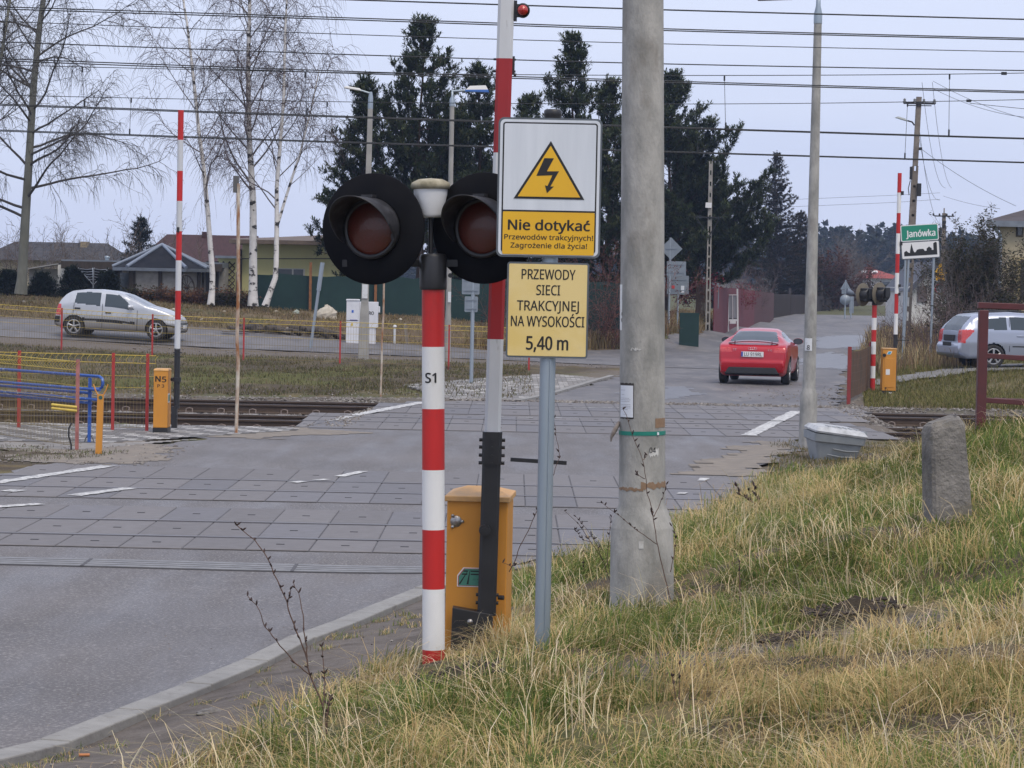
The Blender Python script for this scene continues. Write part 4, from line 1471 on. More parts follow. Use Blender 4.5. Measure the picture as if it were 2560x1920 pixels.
def car(name, label, loc, heading, prof, width, wheels, wr, body_mat, bot, belt, side_win, rear_glass, tail, front_glass, plan, roof_in, lower_dark, hmax, nx_=340, nt_=84, spoke=5, trimtab=None):
    """prof: side silhouette (x, z) from the rear bumper over the roof to the front bumper; the body is swept from it.
    Car axes: x forward, y left, z up."""
    t = thing(name, label, 'car', loc, heading)
    P = np.array(prof, float)
    # resample the silhouette evenly with rounded corners
    seg = np.hypot(*np.diff(P, axis=0).T)
    s = np.append(0, np.cumsum(seg))
    ss = np.linspace(0, s[-1], nx_)
    X = np.interp(ss, s, P[:, 0])
    Zt = np.interp(ss, s, P[:, 1])
    k = np.array([1, 2, 3, 2, 1]) / 9
    for _ in range(2):
        X[2:-2] = np.convolve(X, k, 'valid')
        Zt[2:-2] = np.convolve(Zt, k, 'valid')
    zb = smooth_tab(bot, X)
    zb = np.minimum(zb, Zt - .01)
    hw = smooth_tab(plan, X) * width / 2
    zbelt = np.minimum(smooth_tab(belt, X), Zt - .02)
    rin = smooth_tab(roof_in, X)
    # cross-section keys, half, from bottom centre to top centre
    grid = np.zeros((nx_, nt_, 3))
    for i in range(nx_):
        h = Zt[i] - zb[i]
        cabin = np.clip((Zt[i] - zbelt[i]) / .3, 0, 1)
        w_ = hw[i]
        wb = w_ * .985
        wr_ = wb - (rin[i]) * cabin
        zm = zb[i] + (zbelt[i] - zb[i]) * .55
        ky = [0, w_ * .86, w_ * .95, w_, wb, wr_ + .02 * cabin, wr_ - .06 * cabin - .03, wr_ * .55, 0]
        kz = [zb[i], zb[i], zb[i] + min(.07, h * .2), zm, zbelt[i], zbelt[i] + (Zt[i] - zbelt[i]) * .78, zbelt[i] + (Zt[i] - zbelt[i]) * .955, Zt[i] - .008, Zt[i]]
        ky, kz = np.array(ky), np.array(kz)
        sk = np.append(0, np.cumsum(np.hypot(np.diff(ky), np.diff(kz)) + 1e-5))
        q = np.linspace(0, sk[-1], nt_)
        yy, zz = np.interp(q, sk, ky), np.interp(q, sk, kz)
        for _ in range(2):
            yy[1:-1] = (yy[:-2] + 2 * yy[1:-1] + yy[2:]) / 4
            zz[1:-1] = (zz[:-2] + 2 * zz[1:-1] + zz[2:]) / 4
        grid[i, :, 0] = X[i]
        grid[i, :, 1] = yy
        grid[i, :, 2] = zz
    G = np.concatenate([grid, grid[:, ::-1][:, 1:] * np.array([1, -1, 1])], 1)
    n2 = G.shape[1]
    V = G.reshape(-1, 3)
    id_ = np.arange(nx_ * n2).reshape(nx_, n2)
    Qd = np.stack([id_[:-1, :-1], id_[1:, :-1], id_[1:, 1:], id_[:-1, 1:]], -1).reshape(-1, 4)
    c = V[Qd].mean(1)
    nrm = np.cross(V[Qd[:, 2]] - V[Qd[:, 0]], V[Qd[:, 3]] - V[Qd[:, 1]])
    nrm /= np.linalg.norm(nrm, axis=1, keepdims=True) + 1e-9
    keep = np.ones(len(Qd), bool)
    for wx in wheels:
        keep &= ~((np.hypot(c[:, 0] - wx, c[:, 2] - wr) < wr * 1.13) & (np.abs(c[:, 1]) > width * .28))
    lab = np.zeros(len(Qd), int)
    side = np.abs(nrm[:, 1]) > .5
    side |= (np.abs(c[:, 1]) > width * .3)
    lab[(c[:, 2] < smooth_tab(lower_dark, c[:, 0]))] = 5
    for k_, poly in enumerate(side_win):
        lab[side & pip(c[:, 0], c[:, 2], poly)] = 10 + k_
    lab[pip(c[:, 1], c[:, 2], rear_glass[0]) & (c[:, 0] < rear_glass[1]) & (np.abs(nrm[:, 1]) < .8)] = 2
    lab[pip(c[:, 1], c[:, 2], front_glass[0]) & (c[:, 0] > front_glass[1]) & (np.abs(nrm[:, 1]) < .8)] = 3
    for poly in tail[0]:
        lab[(pip(np.abs(c[:, 1]), c[:, 2], poly) & (c[:, 0] < tail[1]))] = 4
    if len(tail) > 2:
        for poly in tail[2]:
            lab[side & pip(c[:, 0], c[:, 2], poly)] = 4
    if len(tail) > 3:
        for poly in tail[3]:
            lab[side & pip(c[:, 0], c[:, 2], poly)] = 6
    if trimtab:
        for poly in trimtab:
            lab[side & pip(c[:, 0], c[:, 2], poly)] = 5

    def sub(msk, nm, m, split=False):
        if split:
            for sgn_ in (1, -1):
                mk = msk & (c[:, 1] * sgn_ > 0)
                if mk.any():
                    sub(mk, nm, m)
            return
        q = Qd[msk & keep]
        if len(q) == 0:
            return
        us, inv = np.unique(q.ravel(), return_inverse=True)
        return npmesh(nm, V[us], inv.reshape(-1, 4), m, t, smooth=True)
    sub(lab == 0, 'body', body_mat)
    sub(lab == 5, 'bumper_trim', trim)
    sub(lab == 2, 'rear_window', glass_dark)
    sub(lab == 3, 'windscreen', glass_dark)
    sub(lab == 4, 'tail_light', lampred, True)
    sub(lab == 6, 'headlight', lampclear, True)
    for k_ in range(len(side_win)):
        sub(lab == 10 + k_, 'side_window', glass_dark, True)
    b = MB()
    b.box(((wheels[0] + wheels[1]) / 2, 0, .42), (wheels[1] - wheels[0] + .9, width * .74, .36))
    b.build('underbody', trim, t)
    first = None
    for wx in wheels:
        for sg in (1, -1):
            M = Matrix.Translation((wx, sg * (width / 2 - .115), wr)) @ Matrix.Rotation(-sg * pi / 2, 4, 'X')
            wo_ = bpy.data.objects.new('wheel', None)
            COL.objects.link(wo_)
            wo_.parent = t
            wo_.matrix_local = M
            if first is None:
                tw = MB().lathe([(wr * .66, -.09), (wr * .9, -.1), (wr * .985, -.08), (wr, -.04), (wr, .05), (wr * .985, .085), (wr * .9, .102), (wr * .68, .098), (wr * .66, .085)], 40, 0).build('tyre', tyre_m, wo_)
                rb = MB()
                rb.lathe([(wr * .66, .09), (wr * .70, .097), (wr * .62, .08), (wr * .6, .0), (wr * .1, -.02), (0, -.02)], 36, 1)
                rb.lathe([(wr * .6, .094), (wr * .69, .099), (wr * .68, .102), (wr * .59, .094)], 36, 0)
                for s_ in range(spoke):
                    a = 2 * pi * s_ / spoke + .3
                    for d_ in (-.035, .035):
                        rb.tube([(wr * .1 * math.cos(a), wr * .1 * math.sin(a), .085), (wr * .64 * math.cos(a + d_ * 2), wr * .64 * math.sin(a + d_ * 2), .085)], [.028, .02], 6, 0)
                rb.lathe([(wr * .17, .07), (wr * .15, .1), (0, .105)], 16, 0)
                rr_ = rb.build('rim', [rim_m, trim], wo_)
                first = (tw, rr_)
            else:
                for o0 in first:
                    o1 = o0.copy()
                    COL.objects.link(o1)
                    o1.parent = wo_
    return t


def mirror_pair(t, x, z, y, mat_, glass=True, sc=1.0):
    for sg in (1, -1):
        b = MB()
        b.lathe([(0, -.07), (.06, -.06), (.085, -.02), (.09, .03), (.086, .045)], 18, 0, Matrix.Translation((x, sg * (y + .1), z)) @ Matrix.Rotation(-pi / 2, 4, 'Y') @ Matrix.Diagonal((.8 * sc, 1.25 * sc, sc, 1)))
        b.tube([(x + .02, sg * (y - .03), z - .07), (x + .01, sg * (y + .05), z - .04)], .025, 8, 0)
        m_ = b.build('mirror', mat_, t)
        MB().lathe([(0, .047), (.082, .047)], 18, 0, Matrix.Translation((x, sg * (y + .1), z)) @ Matrix.Rotation(-pi / 2, 4, 'Y') @ Matrix.Diagonal((.8 * sc, 1.25 * sc, sc, 1))).build('mirror_glass', glass_dark, m_)


# red coupe driving away
car_red = mat('red_car_paint', (.42, .004, .014), .28, coat=.6, spec=.4)
p0 = gp(1884, 966)
hd = R(90) - math.atan2(p0.x, p0.y) - R(5.5)
tt_prof = [(.06, .30), (.02, .42), (0, .55), (.04, .60), (.05, .72), (.07, .86), (.12, .93), (.2, .965), (.45, 1.03), (.8, 1.155), (1.15, 1.265), (1.5, 1.33), (1.85, 1.352), (2.2, 1.32), (2.55, 1.20), (2.9, 1.02), (3.05, .965), (3.5, .87), (3.9, .75), (4.1, .6), (4.16, .42), (4.12, .25)]
tt = car('red_car', 'small red coupe with a rear spoiler driving away over the crossing road', p0 + Vector((-.0, .55, .02)), hd, tt_prof, 1.74, (.78, 3.25), .325, car_red,
         [(0, .3), (.25, .2), (3.9, .2), (4.18, .3)], [(0, .9), (.3, .96), (.8, .97), (1.6, .93), (3, .92), (4.2, .7)],
         [[(1.05, 1.02), (1.25, 1.17), (1.6, 1.26), (2.1, 1.265), (2.55, 1.12), (2.75, .99)]],
         ([(-.60, 1.03), (.60, 1.03), (.47, 1.265), (.25, 1.285), (-.25, 1.285), (-.47, 1.265)], 1.25),
         ([[(.50, .775), (.80, .79), (.86, .90), (.53, .895)]], .45), ([(-.62, 1.0), (.62, 1.0), (.5, 1.27), (-.5, 1.27)], 2.2),
         [(-.1, .80), (0, .86), (.1, .93), (.3, .965), (.8, 1.0), (1.5, .985), (3.2, .985), (3.8, .9), (4.05, .75), (4.2, .5)], [(0, .33), (.5, .34), (1.5, .30), (2.6, .28), (4, .1)], [(0, 0), (4.2, 0)], 1.35)
b = MB()
b.add([(-.035, -.66, .27), (-.035, .66, .27), (-.035, .56, .42), (-.035, -.56, .42), (.2, -.66, .22), (.2, .66, .22), (.2, .56, .42), (.2, -.56, .42)], [(3, 2, 1, 0), (0, 1, 5, 4), (1, 2, 6, 5), (2, 3, 7, 6), (3, 0, 4, 7)])
for y_ in (.42, .50):
    b.tube([(-.055, y_, .30), (.1, y_, .30)], .034, 12)
b.build('diffuser', trim, tt, bevel=.01)
b = MB()
pl_ = []
for i in range(13):
    y_ = -.60 + 1.2 * i / 12
    zz_ = 1.055 - .055 * (y_ / .6) ** 2
    pl_.append((.22 + .05 * (y_ / .6) ** 2, y_, zz_))
for i in range(12):
    a, c_ = pl_[i], pl_[i + 1]
    b.add([(a[0] - .06, a[1], a[2]), (c_[0] - .06, c_[1], c_[2]), (c_[0] + .1, c_[1], c_[2] + .02), (a[0] + .1, a[1], a[2] + .02), (a[0] - .06, a[1], a[2] - .022), (c_[0] - .06, c_[1], c_[2] - .022)], [(0, 1, 2, 3), (4, 5, 1, 0)][::-1])
for y_ in (-.45, .45):
    b.box((.24, y_, 1.0), (.05, .025, .09))
b.build('spoiler', mat('red_car_dark', (.16, .01, .018), .35, coat=.6), tt)
b = MB()
for y_ in (.2,):
    b.box((.0, 0, .735), (.02, .54, .125))
pt_ = b.build('number_plate', platew, tt, (.025, 0, 0))
MB().box((-.0125, .248, .735), (.006, .04, .115)).build('blue_band', plateb, pt_)
text('LU 919RL', .085, .43, letter, pt_, (-.013, -.02, .735), rz=-pi / 2, bold=.006)
b = MB()
for y_ in (-.075, -.025, .025, .075):
    b.lathe([(.028, 0), (.034, .004), (.034, 0)], 16, 0, Matrix.Translation((.045, y_, .872)) @ Matrix.Rotation(-pi / 2, 4, 'Y'))
b.build('emblem', chrome, tt)
text('TT', .045, .09, chrome, tt, (.046, .43, .84), rz=-pi / 2, bold=.01)
text('2.0', .04, .10, chrome, tt, (.046, -.42, .84), rz=-pi / 2, bold=.01)
for sg in (1, -1):
    b = MB()
    for yy_ in (.60, .73):
        b.lathe([(.036, 0), (.05, .006), (.05, 0)], 16, 0, Matrix.Translation((.075 if yy_ < .7 else .12, sg * yy_, .845)) @ Matrix.Rotation(-pi / 2 + 0, 4, 'Y'))
    b.build('lamp_ring', mat('lamp_glow_red', (.7, .06, .05), .2, coat=.5), tt)
mirror_pair(tt, 2.55, 1.02, .80, car_red, sc=1.15)

# silver hatchback on the side road
silver = mat('silver_paint', (.52, .54, .57), .3, coat=.6, metal=.35, col2=(.48, .50, .53), scale=3, col3=(.21, .18, .14), scale3=2.2, lo3=.75, hi3=.95, fac3=.6)
clio_tilt = R(1.3)
# road dirt on the lower body: the mud the car carries
mud = MATS['silver_paint']
mnod = mud.node_tree.nodes
_l = mud.node_tree.links.new
_tc = mnod.new('ShaderNodeTexCoord')
_sp = mnod.new('ShaderNodeSeparateXYZ')
_l(_tc.outputs['Object'], _sp.inputs[0])
_mr = mnod.new('ShaderNodeMapRange')
_mr.inputs['From Min'].default_value = .62
_mr.inputs['From Max'].default_value = .25
_l(_sp.outputs['Z'], _mr.inputs['Value'])
_b = mnod['Principled BSDF']
_src = _b.inputs['Base Color'].links[0].from_socket
_mx = mnod.new('ShaderNodeMix')
_mx.data_type = 'RGBA'
_mul = mnod.new('ShaderNodeMath')
_mul.operation = 'MULTIPLY'
_mul.inputs[1].default_value = .75
_l(_mr.outputs[0], _mul.inputs[0])
_l(_mul.outputs[0], _mx.inputs[0])
_l(_src, _mx.inputs[6])
_mx.inputs[7].default_value = (.16, .13, .10, 1)
_l(_mx.outputs[2], _b.inputs['Base Color'])
zsc = lambda px, py: ((px - 680) / 1480 * 3.77, (1393 + (px - 1420) * .045 - py) * .00268)
pr_c = [(.1, .28), (.0, .34), (0.0, .55), (.03, .62), (.05, .75), (.09, .90), (.17, 1.1), (.3, 1.26), (.48, 1.36), (.8, 1.405), (1.3, 1.42), (1.75, 1.39), (2.1, 1.31), (2.45, 1.14), (2.75, .985), (3.05, .93), (3.4, .82), (3.62, .70), (3.72, .58), (3.77, .45), (3.75, .3), (3.68, .22)]
pa_, pb_ = gp(170, 838), gp(408, 856)
ra_ = pa_ + Vector((0, .0, 0))
hdc = math.atan2(pb_.y - pa_.y, pb_.x - pa_.x)
clio_loc = on(306, 78.0)
clio = car('silver_hatchback', 'muddy silver five door hatchback seen side on behind the yellow fence', clio_loc + Vector((-1.88, 0, .06)), R(-4), pr_c, 1.64, (.60, 3.07), .30, silver,
           [(0, .32), (.3, .2), (3.4, .2), (3.77, .24)], [(0, .9), (.5, 1.0), (1.5, .965), (2.7, .93), (3.77, .6)],
           [[(.60, .99), (.64, 1.30), (1.02, 1.335), (1.38, 1.315), (1.38, .93)], [(1.52, .915), (1.52, 1.30), (1.93, 1.275), (2.14, 1.12), (2.42, .85)]],
           ([(-.55, 1.0), (.55, 1.0), (.48, 1.33), (-.48, 1.33)], .4), ([[(.6, .62), (.8, .62), (.8, .95), (.66, .95)]], .2, [[(-.02, .63), (.11, .63), (.14, .92), (.05, .92)]], [[(3.30, .55), (3.45, .50), (3.72, .5), (3.66, .68), (3.42, .74)]]),
           ([(-.66, .97), (.66, .97), (.56, 1.33), (-.56, 1.33)], 2.05),
           [(-.1, .85), (0, .9), (.3, .975), (.8, 1), (2.8, 1), (3.3, .96), (3.6, .86), (3.77, .66)], [(0, .18), (.5, .17), (2, .14), (2.7, .1)], [(0, .0), (3.77, 0)], 1.42,
           trimtab=[[(-.05, .40), (.16, .40), (.18, .58), (-.05, .60)], [(.85, .565), (2.42, .50), (2.42, .43), (.85, .49)], [(3.05, .5), (3.4, .47), (3.8, .40), (3.8, .30), (3.5, .40), (3.15, .43)]])
b = MB()
for x_, z_ in ((.70, .835), (1.63, .745)):
    b.box((x_, -.822, z_), (.17, .03, .05))
b.box((2.62, -.822, .62), (.06, .012, .03))
b.build('door_handle', trim, clio, bevel=.012)
b = MB()
for x0, z0, x1, z1 in ((1.45, .28, 1.45, 1.0), (.55, .5, .60, 1.0), (2.5, .25, 2.5, .85)):
    b.tube([(x0, -.821, z0), (x1, -.818, z1)], .006, 4)
b.build('door_seam', trim, clio)
clio.rotation_euler = (0, clio_tilt, R(-4))
mirror_pair(clio, 2.30, .94, .80, silver)
b = MB()
for i in range(3):
    b.box((3.745 - i * .004, 0, .50 - i * .075), (.05, 1.0 - i * .1, .022))
b.build('grille', trim, clio)
MB().box((3.775, 0, .40), (.012, .5, .1)).build('number_plate', platew, clio)

# silver-blue estate parked on the drive at the right
sb_ = mat('steel_blue_paint', (.36, .40, .50), .28, coat=.7, metal=.35)
pr_a = [(.12, .3), (.02, .36), (0, .56), (.02, .60), (.08, .66), (.10, .95), (.2, 1.13), (.42, 1.36), (.55, 1.43), (1.0, 1.475), (1.6, 1.5), (2.2, 1.47), (2.6, 1.36), (3.0, 1.15), (3.3, 1.0), (3.8, .9), (4.2, .78), (4.4, .62), (4.5, .45), (4.44, .25)]
est_loc = on(2437, 68.8)
ea = R(13)
off_ = Vector((-.95 * math.cos(ea) + .85 * -math.sin(ea) * -1 * 0, -.95 * math.sin(ea), 0))
est = car('estate_car', 'steel blue estate car parked on the drive behind the railing', est_loc + off_ + Vector((.28, .85, .03)), ea, pr_a, 1.75, (.98, 3.65), .315, sb_,
          [(0, .38), (.3, .24), (4, .24), (4.5, .28)], [(0, .95), (.4, 1.0), (1.5, .99), (3.2, .96), (4.5, .6)],
          [[(.62, 1.03), (.80, 1.30), (1.35, 1.36), (1.35, 1.02)], [(1.45, 1.02), (1.45, 1.36), (2.12, 1.36), (2.3, 1.02)], [(2.42, 1.02), (2.28, 1.36), (2.55, 1.30), (3.0, 1.02)]],
          ([(-.62, .98), (.62, .98), (.56, 1.36), (-.56, 1.36)], .45), ([[(.56, .66), (.9, .66), (.9, .96), (.60, .96)]], .2, [[(.0, .70), (.20, .74), (.44, .99), (.36, 1.02), (.05, 1.0)]]),
          ([(-.7, 1.02), (.7, 1.02), (.6, 1.4), (-.6, 1.4)], 2.5),
          [(-.1, .84), (0, .88), (.3, .965), (.9, 1), (3.6, 1), (4.1, .93), (4.5, .7)], [(0, .15), (2, .15), (3, .1)], [(0, 0), (4.5, 0)], 1.5,
          trimtab=[[(1.5, .60), (3.2, .60), (3.2, .55), (1.5, .55)]])
b = MB()
b.box((.06, 0, .78), (.03, .7, .16))
b.box((.005, 0, .62), (.04, .52, .1))
b.build('boot_recess', trim, est, bevel=.01)
b = MB()
for x_, z_ in ((1.72, .86), (2.72, .85)):
    b.box((x_, -.87, z_), (.2, .03, .035))
b.build('door_handle', sb_, est, bevel=.01)
for sg in (1, -1):
    MB().tube([(.7, sg * .62, 1.475), (1.5, sg * .62, 1.525), (2.3, sg * .62, 1.50)], .018, 6).build('roof_rail', trim, est)
b = MB()
for x0, z0, x1, z1 in ((1.42, .45, 1.42, 1.36), (2.36, .3, 2.36, 1.02)):
    b.tube([(x0, -.878, z0), (x1, -.876 + (z1 - 1) * .2, z1)], .006, 4)
b.build('door_seam', trim, est)
# ------------------------------------------------------------------ left barrier group (beyond the near tracks)
def pix(base, u0, v0):
    """metres per photo pixel at base, and a function photo (u, v) -> local x, z for things standing there"""
    k = base.y / F
    return k, (lambda u, v: (u - u0 - .02 * (v0 - v)) * k), (lambda v: (v0 - v) * k)


base = gp(403, 1084)
k, X_, Z_ = pix(base, 403, 1084)
bl_ = thing('barrier', 'left raised barrier with orange cabinet painted N5 and P 3, beyond the near tracks', 'barrier', base, group='raised crossing barriers')
c0 = (400.5 - 403) * k
b = MB()
b.box((c0, .17, (Z_(926) + .07) / 2 + .02), (36 * k, .36, Z_(926) - .07))
cab_ = b.build('cabinet', yel, bl_, bevel=.006)
b = MB()
b.box((c0, .17, Z_(926) + .012), (38 * k, .38, .03), taper=.92)
b.build('lid', yel_lid, cab_, bevel=.006)
MB().box((c0, .17, .035), (37 * k, .38, .11)).build('plinth', black, cab_)
yy_ = -.0115
text('N', .085, .085, letter, cab_, (c0 - .045, yy_, Z_(947)), bold=.04)
text('5', .085, .07, letter, cab_, (c0 + .05, yy_, Z_(948)), bold=.035)
text('P 3', .048, .105, letter, cab_, (c0 + .0, yy_, Z_(964.5)), bold=.02)
b = MB()
b.box((c0 + 18 * k + .001, .1, Z_(995)), (.004, .2, .14), 0)
b.box((c0 + 18 * k + .003, .1, Z_(995)), (.004, .17, .1), 1)
b.build('badge', [g_white, g_green], cab_)
xb = X_(448, 700)
b = MB()
b.box((xb - .03, -.0, Z_(1042)), (.085, .09, 54 * k))
b.tube([(xb, 0, Z_(1020)), (xb, 0, Z_(870))], .046, 12)
b.tube([(xb, 0, Z_(953)), (xb, 0, Z_(942))], .066, 12)
b.tube([(xb + .0, 0, Z_(948)), (xb - .09, .05, Z_(948))], .03, 8)
for v_ in (880, 890):
    b.tube([(xb - .06, -.03, Z_(v_)), (xb + .075, -.03, Z_(v_))], .008, 6)
b.build('hinge_arm', black, bl_)


def boom_round(parent, xb, Z_, marks, rad, mats, y=0):
    b = MB()
    for i in range(len(marks) - 1):
        b.tube([(xb, y, Z_(marks[i])), (xb, y, Z_(marks[i + 1]))], rad, 14, i % 2, cap=(i == len(marks) - 2))
    return b.build('boom', mats, parent)


boom_round(bl_, xb, Z_, [872, 798, 725.5, 650, 577, 502, 427, 350, 276], .045, [white_old, red])
MB().box((xb - .01, -.05, Z_(577) + .02), (.04, .03, .08)).build('wire_clamp', black, bl_)

base = on(589, 40.2)
k, X_, Z_ = pix(base, 590, 1083)
rp_ = thing('rusty_pole', 'slim rusty and white steel pole with a dark square plate on top', 'pole', base)
b = MB()
b.tube([(0, 0, -.1), (.015, 0, 1.1), (-.01, 0, 1.45), (.0, 0, 2.2), (-.03, 0, Z_(458))], .028, 10)
b.build('shaft', mat('rust_white_paint', (.55, .50, .42), .8, col2=(.28, .12, .045), scale=3.5, stretch=(1.5, 1.5, .5), lo=.42, hi=.58, bump=.2, bscale=30), rp_)
MB().box((-.06, -.02, Z_(460)), (.09, .012, .26)).build('plate', mat('grey_plate', (.1, .1, .1), .7), rp_)
base = on(951, 54.3)
rp2 = thing('rusty_pole', 'thin crooked rusty stake standing on the grass behind the S1 post', 'pole', base)
MB().tube([(0, 0, -.1), (.01, 0, .8), (.005, 0, 1.2), (.03, 0, 1.7), (.025, 0, 2.9)], .021, 8).build('shaft', MATS['rust_white_paint'], rp2)

# yellow and red wire-mesh fences
wire_y = mat('yellow_wire', (.62, .47, .08), .6, col2=(.5, .36, .08), scale=12)
wire_r = mat('rusty_wire', (.2, .15, .075), .8, col2=(.26, .2, .07), scale=6)
post_r = mat('fence_post_red', (.42, .035, .03), .6, col2=(.33, .04, .035), scale=9, lo=.4, hi=.7)
post_p = mat('fence_post_pink', (.42, .17, .15), .7, col2=(.3, .11, .10), scale=9, lo=.4, hi=.7)


def mesh_fence(name, label, A, B, h, posts, pm, lean=0, vstep=.05, hz=(.0, .2, .4, .62, .8, 1.0), wr=.0022, top=True, group=None, slack=0, postw=.045, over=.03):
    """welded mesh between ground points A and B with steel posts at fractions in posts"""
    A, B = Vector(A), Vector(B)
    f = thing(name, label, 'fence', A, 0, group)
    d = B - A
    Ln = math.hypot(d.x, d.y)
    dirn = Vector((d.x / Ln, d.y / Ln, 0))
    ts = [0] + [p for p in posts if 0 < p < 1] + [1]
    zat = lambda t: tz(A.x + d.x * t, A.y + d.y * t) - A.z
    for i in range(len(ts) - 1):
        t0, t1 = ts[i], ts[i + 1]
        p0 = Vector((d.x * t0, d.y * t0, zat(t0)))
        p1 = Vector((d.x * t1, d.y * t1, zat(t1)))
        b = MB()
        n = max(2, int((p1 - p0).length / vstep))
        for j_ in range(n + 1):
            q = p0.lerp(p1, j_ / n)
            b.tube([q + Vector((0, 0, .06)), q + Vector((0, 0, h - .12))], wr, 3, 1, cap=False)
        for hh in hz:
            z_ = .06 + hh * (h - .18)
            b.tube([p0 + Vector((0, 0, z_)), p1 + Vector((0, 0, z_))], wr * 1.25, 3, 1 if hh < .5 else 0, cap=False)
        if top:
            off = Vector((-dirn.y, dirn.x, 0)) * -.06
            for j_ in range(n + 1):
                q = p0.lerp(p1, j_ / n)
                if j_ % 2 == 0:
                    b.tube([q + Vector((0, 0, h - .12)), q + off + Vector((0, 0, h - .06)), q + dirn * vstep * .6 + Vector((0, 0, h))], wr * 1.3, 3, 0, cap=False)
            b.tube([p0 + Vector((0, 0, h - .12)), p1 + Vector((0, 0, h - .12))], wr * 2.2, 4, 0, cap=False)
            b.tube([p0 + Vector((0, 0, h)), p1 + Vector((0, 0, h))], wr * 2.2, 4, 0, cap=False)
        b.build('mesh_panel', [wire_y, wire_r], f)
    for t in posts:
        MB().box((d.x * t, d.y * t - .0, zat(t) + (h + over) / 2 - .1), (postw, postw, h + over + .2)).build('post', pm, f)
    return f


pA = on(-260, 41.5)
pB = gp(192, 1126)
mesh_fence('mesh_fence', 'yellow topped mesh fence ending at a faded pink post, nearest the camera on the left', pA, pB, 1.22, [.0, .45, 1.0], post_p, wr=.0030, group='yellow mesh fences')
pf = bpy.data.objects['mesh_fence']
mesh_fence('mesh_fence', 'yellow topped mesh fence with red posts beside the N5 cabinet', on(-200, 40.7), on(386, 40.2), 1.18, [.0, .42, .82, .965], post_r, wr=.0028, group='yellow mesh fences')
fy = 74.0
mesh_fence('mesh_fence', 'long yellow mesh fence with red posts along the side road', on(-75, fy), on(1322, fy - 4), 1.15, [0, .171, .338, .503, .674, .863, 1.0], post_r, wr=.0035, vstep=.075, group='yellow mesh fences')
b = MB()
b.tube([(0, 0, -.05), (0, 0, .08), (-.03, -.03, .2), (-.03, -.03, .3), (.0, 0, .38)], .012, 6)
tag(b.build('hose', trim, None, pB + Vector((-.07, -.05, 0))), 'black hose loop hanging at the foot of the pink fence post', 'hose')
b = MB()
for i in range(2):
    b.tube([(-.35, -.03, .03 - .0 + i * .05), (.0, -.03, .0 + i * .05)], .022, 6)
yb_ = b.build('yellow_rail', wire_y, pf, (pB.x - pA.x, pB.y - pA.y, pB.z - pA.z + .545))

# yellow forked post
base = gp(241, 1136)
k, X_, Z_ = pix(base, 241, 1136)
yp = thing('forked_post', 'orange yellow flat post with two bent prongs on top, beside the blue railing', 'post', base)
b = MB()
b.box((.03, 0, Z_(985) / 2 - .05), (15.5 * k, .05, Z_(985) + .1))
b.build('shaft', yel, yp, rot=(0, R(1.2), 0))
for s_, tip in ((-1, (233 - 243, 961)), (1, (266 - 250, 961))):
    MB().tube([(.045 + s_ * .03, 0, Z_(990)), (.045 + s_ * .07, 0, Z_(975)), (.045 + s_ * .10, 0, Z_(960))], .009, 6).build('prong', yel, yp)
b = MB()
b.tube([(.05, -.03, Z_(993)), (.05, .0, Z_(993))], .026, 14)
b.build('sticker', mat('dark_green_sticker', (.03, .1, .09), .5), yp)

# blue tube railing
blue = mat('blue_paint', (.03, .11, .42), .45, col2=(.025, .085, .34), scale=6, col3=(.4, .48, .58), scale3=9, lo3=.58, hi3=.68, fac3=.8, bump=.1, bscale=40)
base = gp(223, 1108)
br = thing('blue_railing', 'blue tube guard railing with curved end and peeling paint', 'railing', base)
k, X_, Z_ = pix(base, 223, 1108)
MB().box((0, 0, Z_(944) / 2 - .05), (.045, .045, Z_(944) + .1)).build('post', blue, br)
b = MB()
for s_ in (-1, 1):
    b.tube([(s_ * .02, 0, .12), (s_ * .05, 0, .07), (s_ * .075, 0, .0)], .01, 5)
b.box((0, 0, .01), (.2, .16, .012))
b.build('foot', mat('foot_steel', (.12, .12, .12), .6), br)
dv = Vector((-1.63, 1.8, 0)).normalized()


def raild(name, v0, ext, y=0, loop=False):
    z_ = Z_(v0)
    p = [Vector((0, y, z_)) + dv * 4.2, Vector((0, y, z_))]
    if loop:
        e = -dv
        p += [Vector((0, y, z_ - .0)) + e * .24, Vector((0, y, z_ - .03)) + e * .315, Vector((0, y, z_ - .09)) + e * .335, Vector((0, y, z_ - .15)) + e * .315, Vector((0, y, z_ - .18)) + e * .24, Vector((0, y, z_ - .18))]
    elif ext:
        p += [Vector((0, y, z_)) - dv * ext]
    MB().tube(p, .0215, 10).build(name, blue, br)


raild('top_rail', 939, 0, 0, True)
raild('rail', 972, .27, -.06)
raild('rail', 982.5, .02, .05)
raild('rail', 997, .27, -.06)
raild('rail', 1007.5, .02, .05)
MB().box((-2.2, 2.4, .48), (.05, .05, .96)).build('post', blue, br)

# ------------------------------------------------------------------ far lamps, sign backs, cabinets and stakes by the side road
pole_far = mat('lamp_concrete', (.36, .35, .325), .9, col2=(.27, .265, .25), scale=3, lo=.3, hi=.7)
base = on(908, 74.8)
k, X_, Z_ = pix(base, 908, 900)
l1 = thing('lamp_post', 'far left concrete street lamp with slim white head, behind the left black disc', 'street lamp', base, rot=(0, R(.6), 0))
b = MB()
loft(b, [[(sx_ * w_ * k / 2, sy_ * w_ * k / 2, Z_(v_)) for sx_, sy_ in ((-1, -1), (1, -1), (1, 1), (-1, 1))] for v_, w_ in ((930, 27), (790, 22), (765, 18), (700, 17), (278, 12))])
b.build('shaft', pole_far, l1, bevel=.02)
MB().tube([(0, 0, Z_(278)), (0, 0, Z_(250)), (0, 0, Z_(236))], [.075, .07, .04], 10).build('cap', galv, l1)
MB().tube([(0, 0, Z_(240)), (-.18, 0, Z_(236)), (-.3, 0, Z_(233))], .03, 6).build('arm', galv, l1)
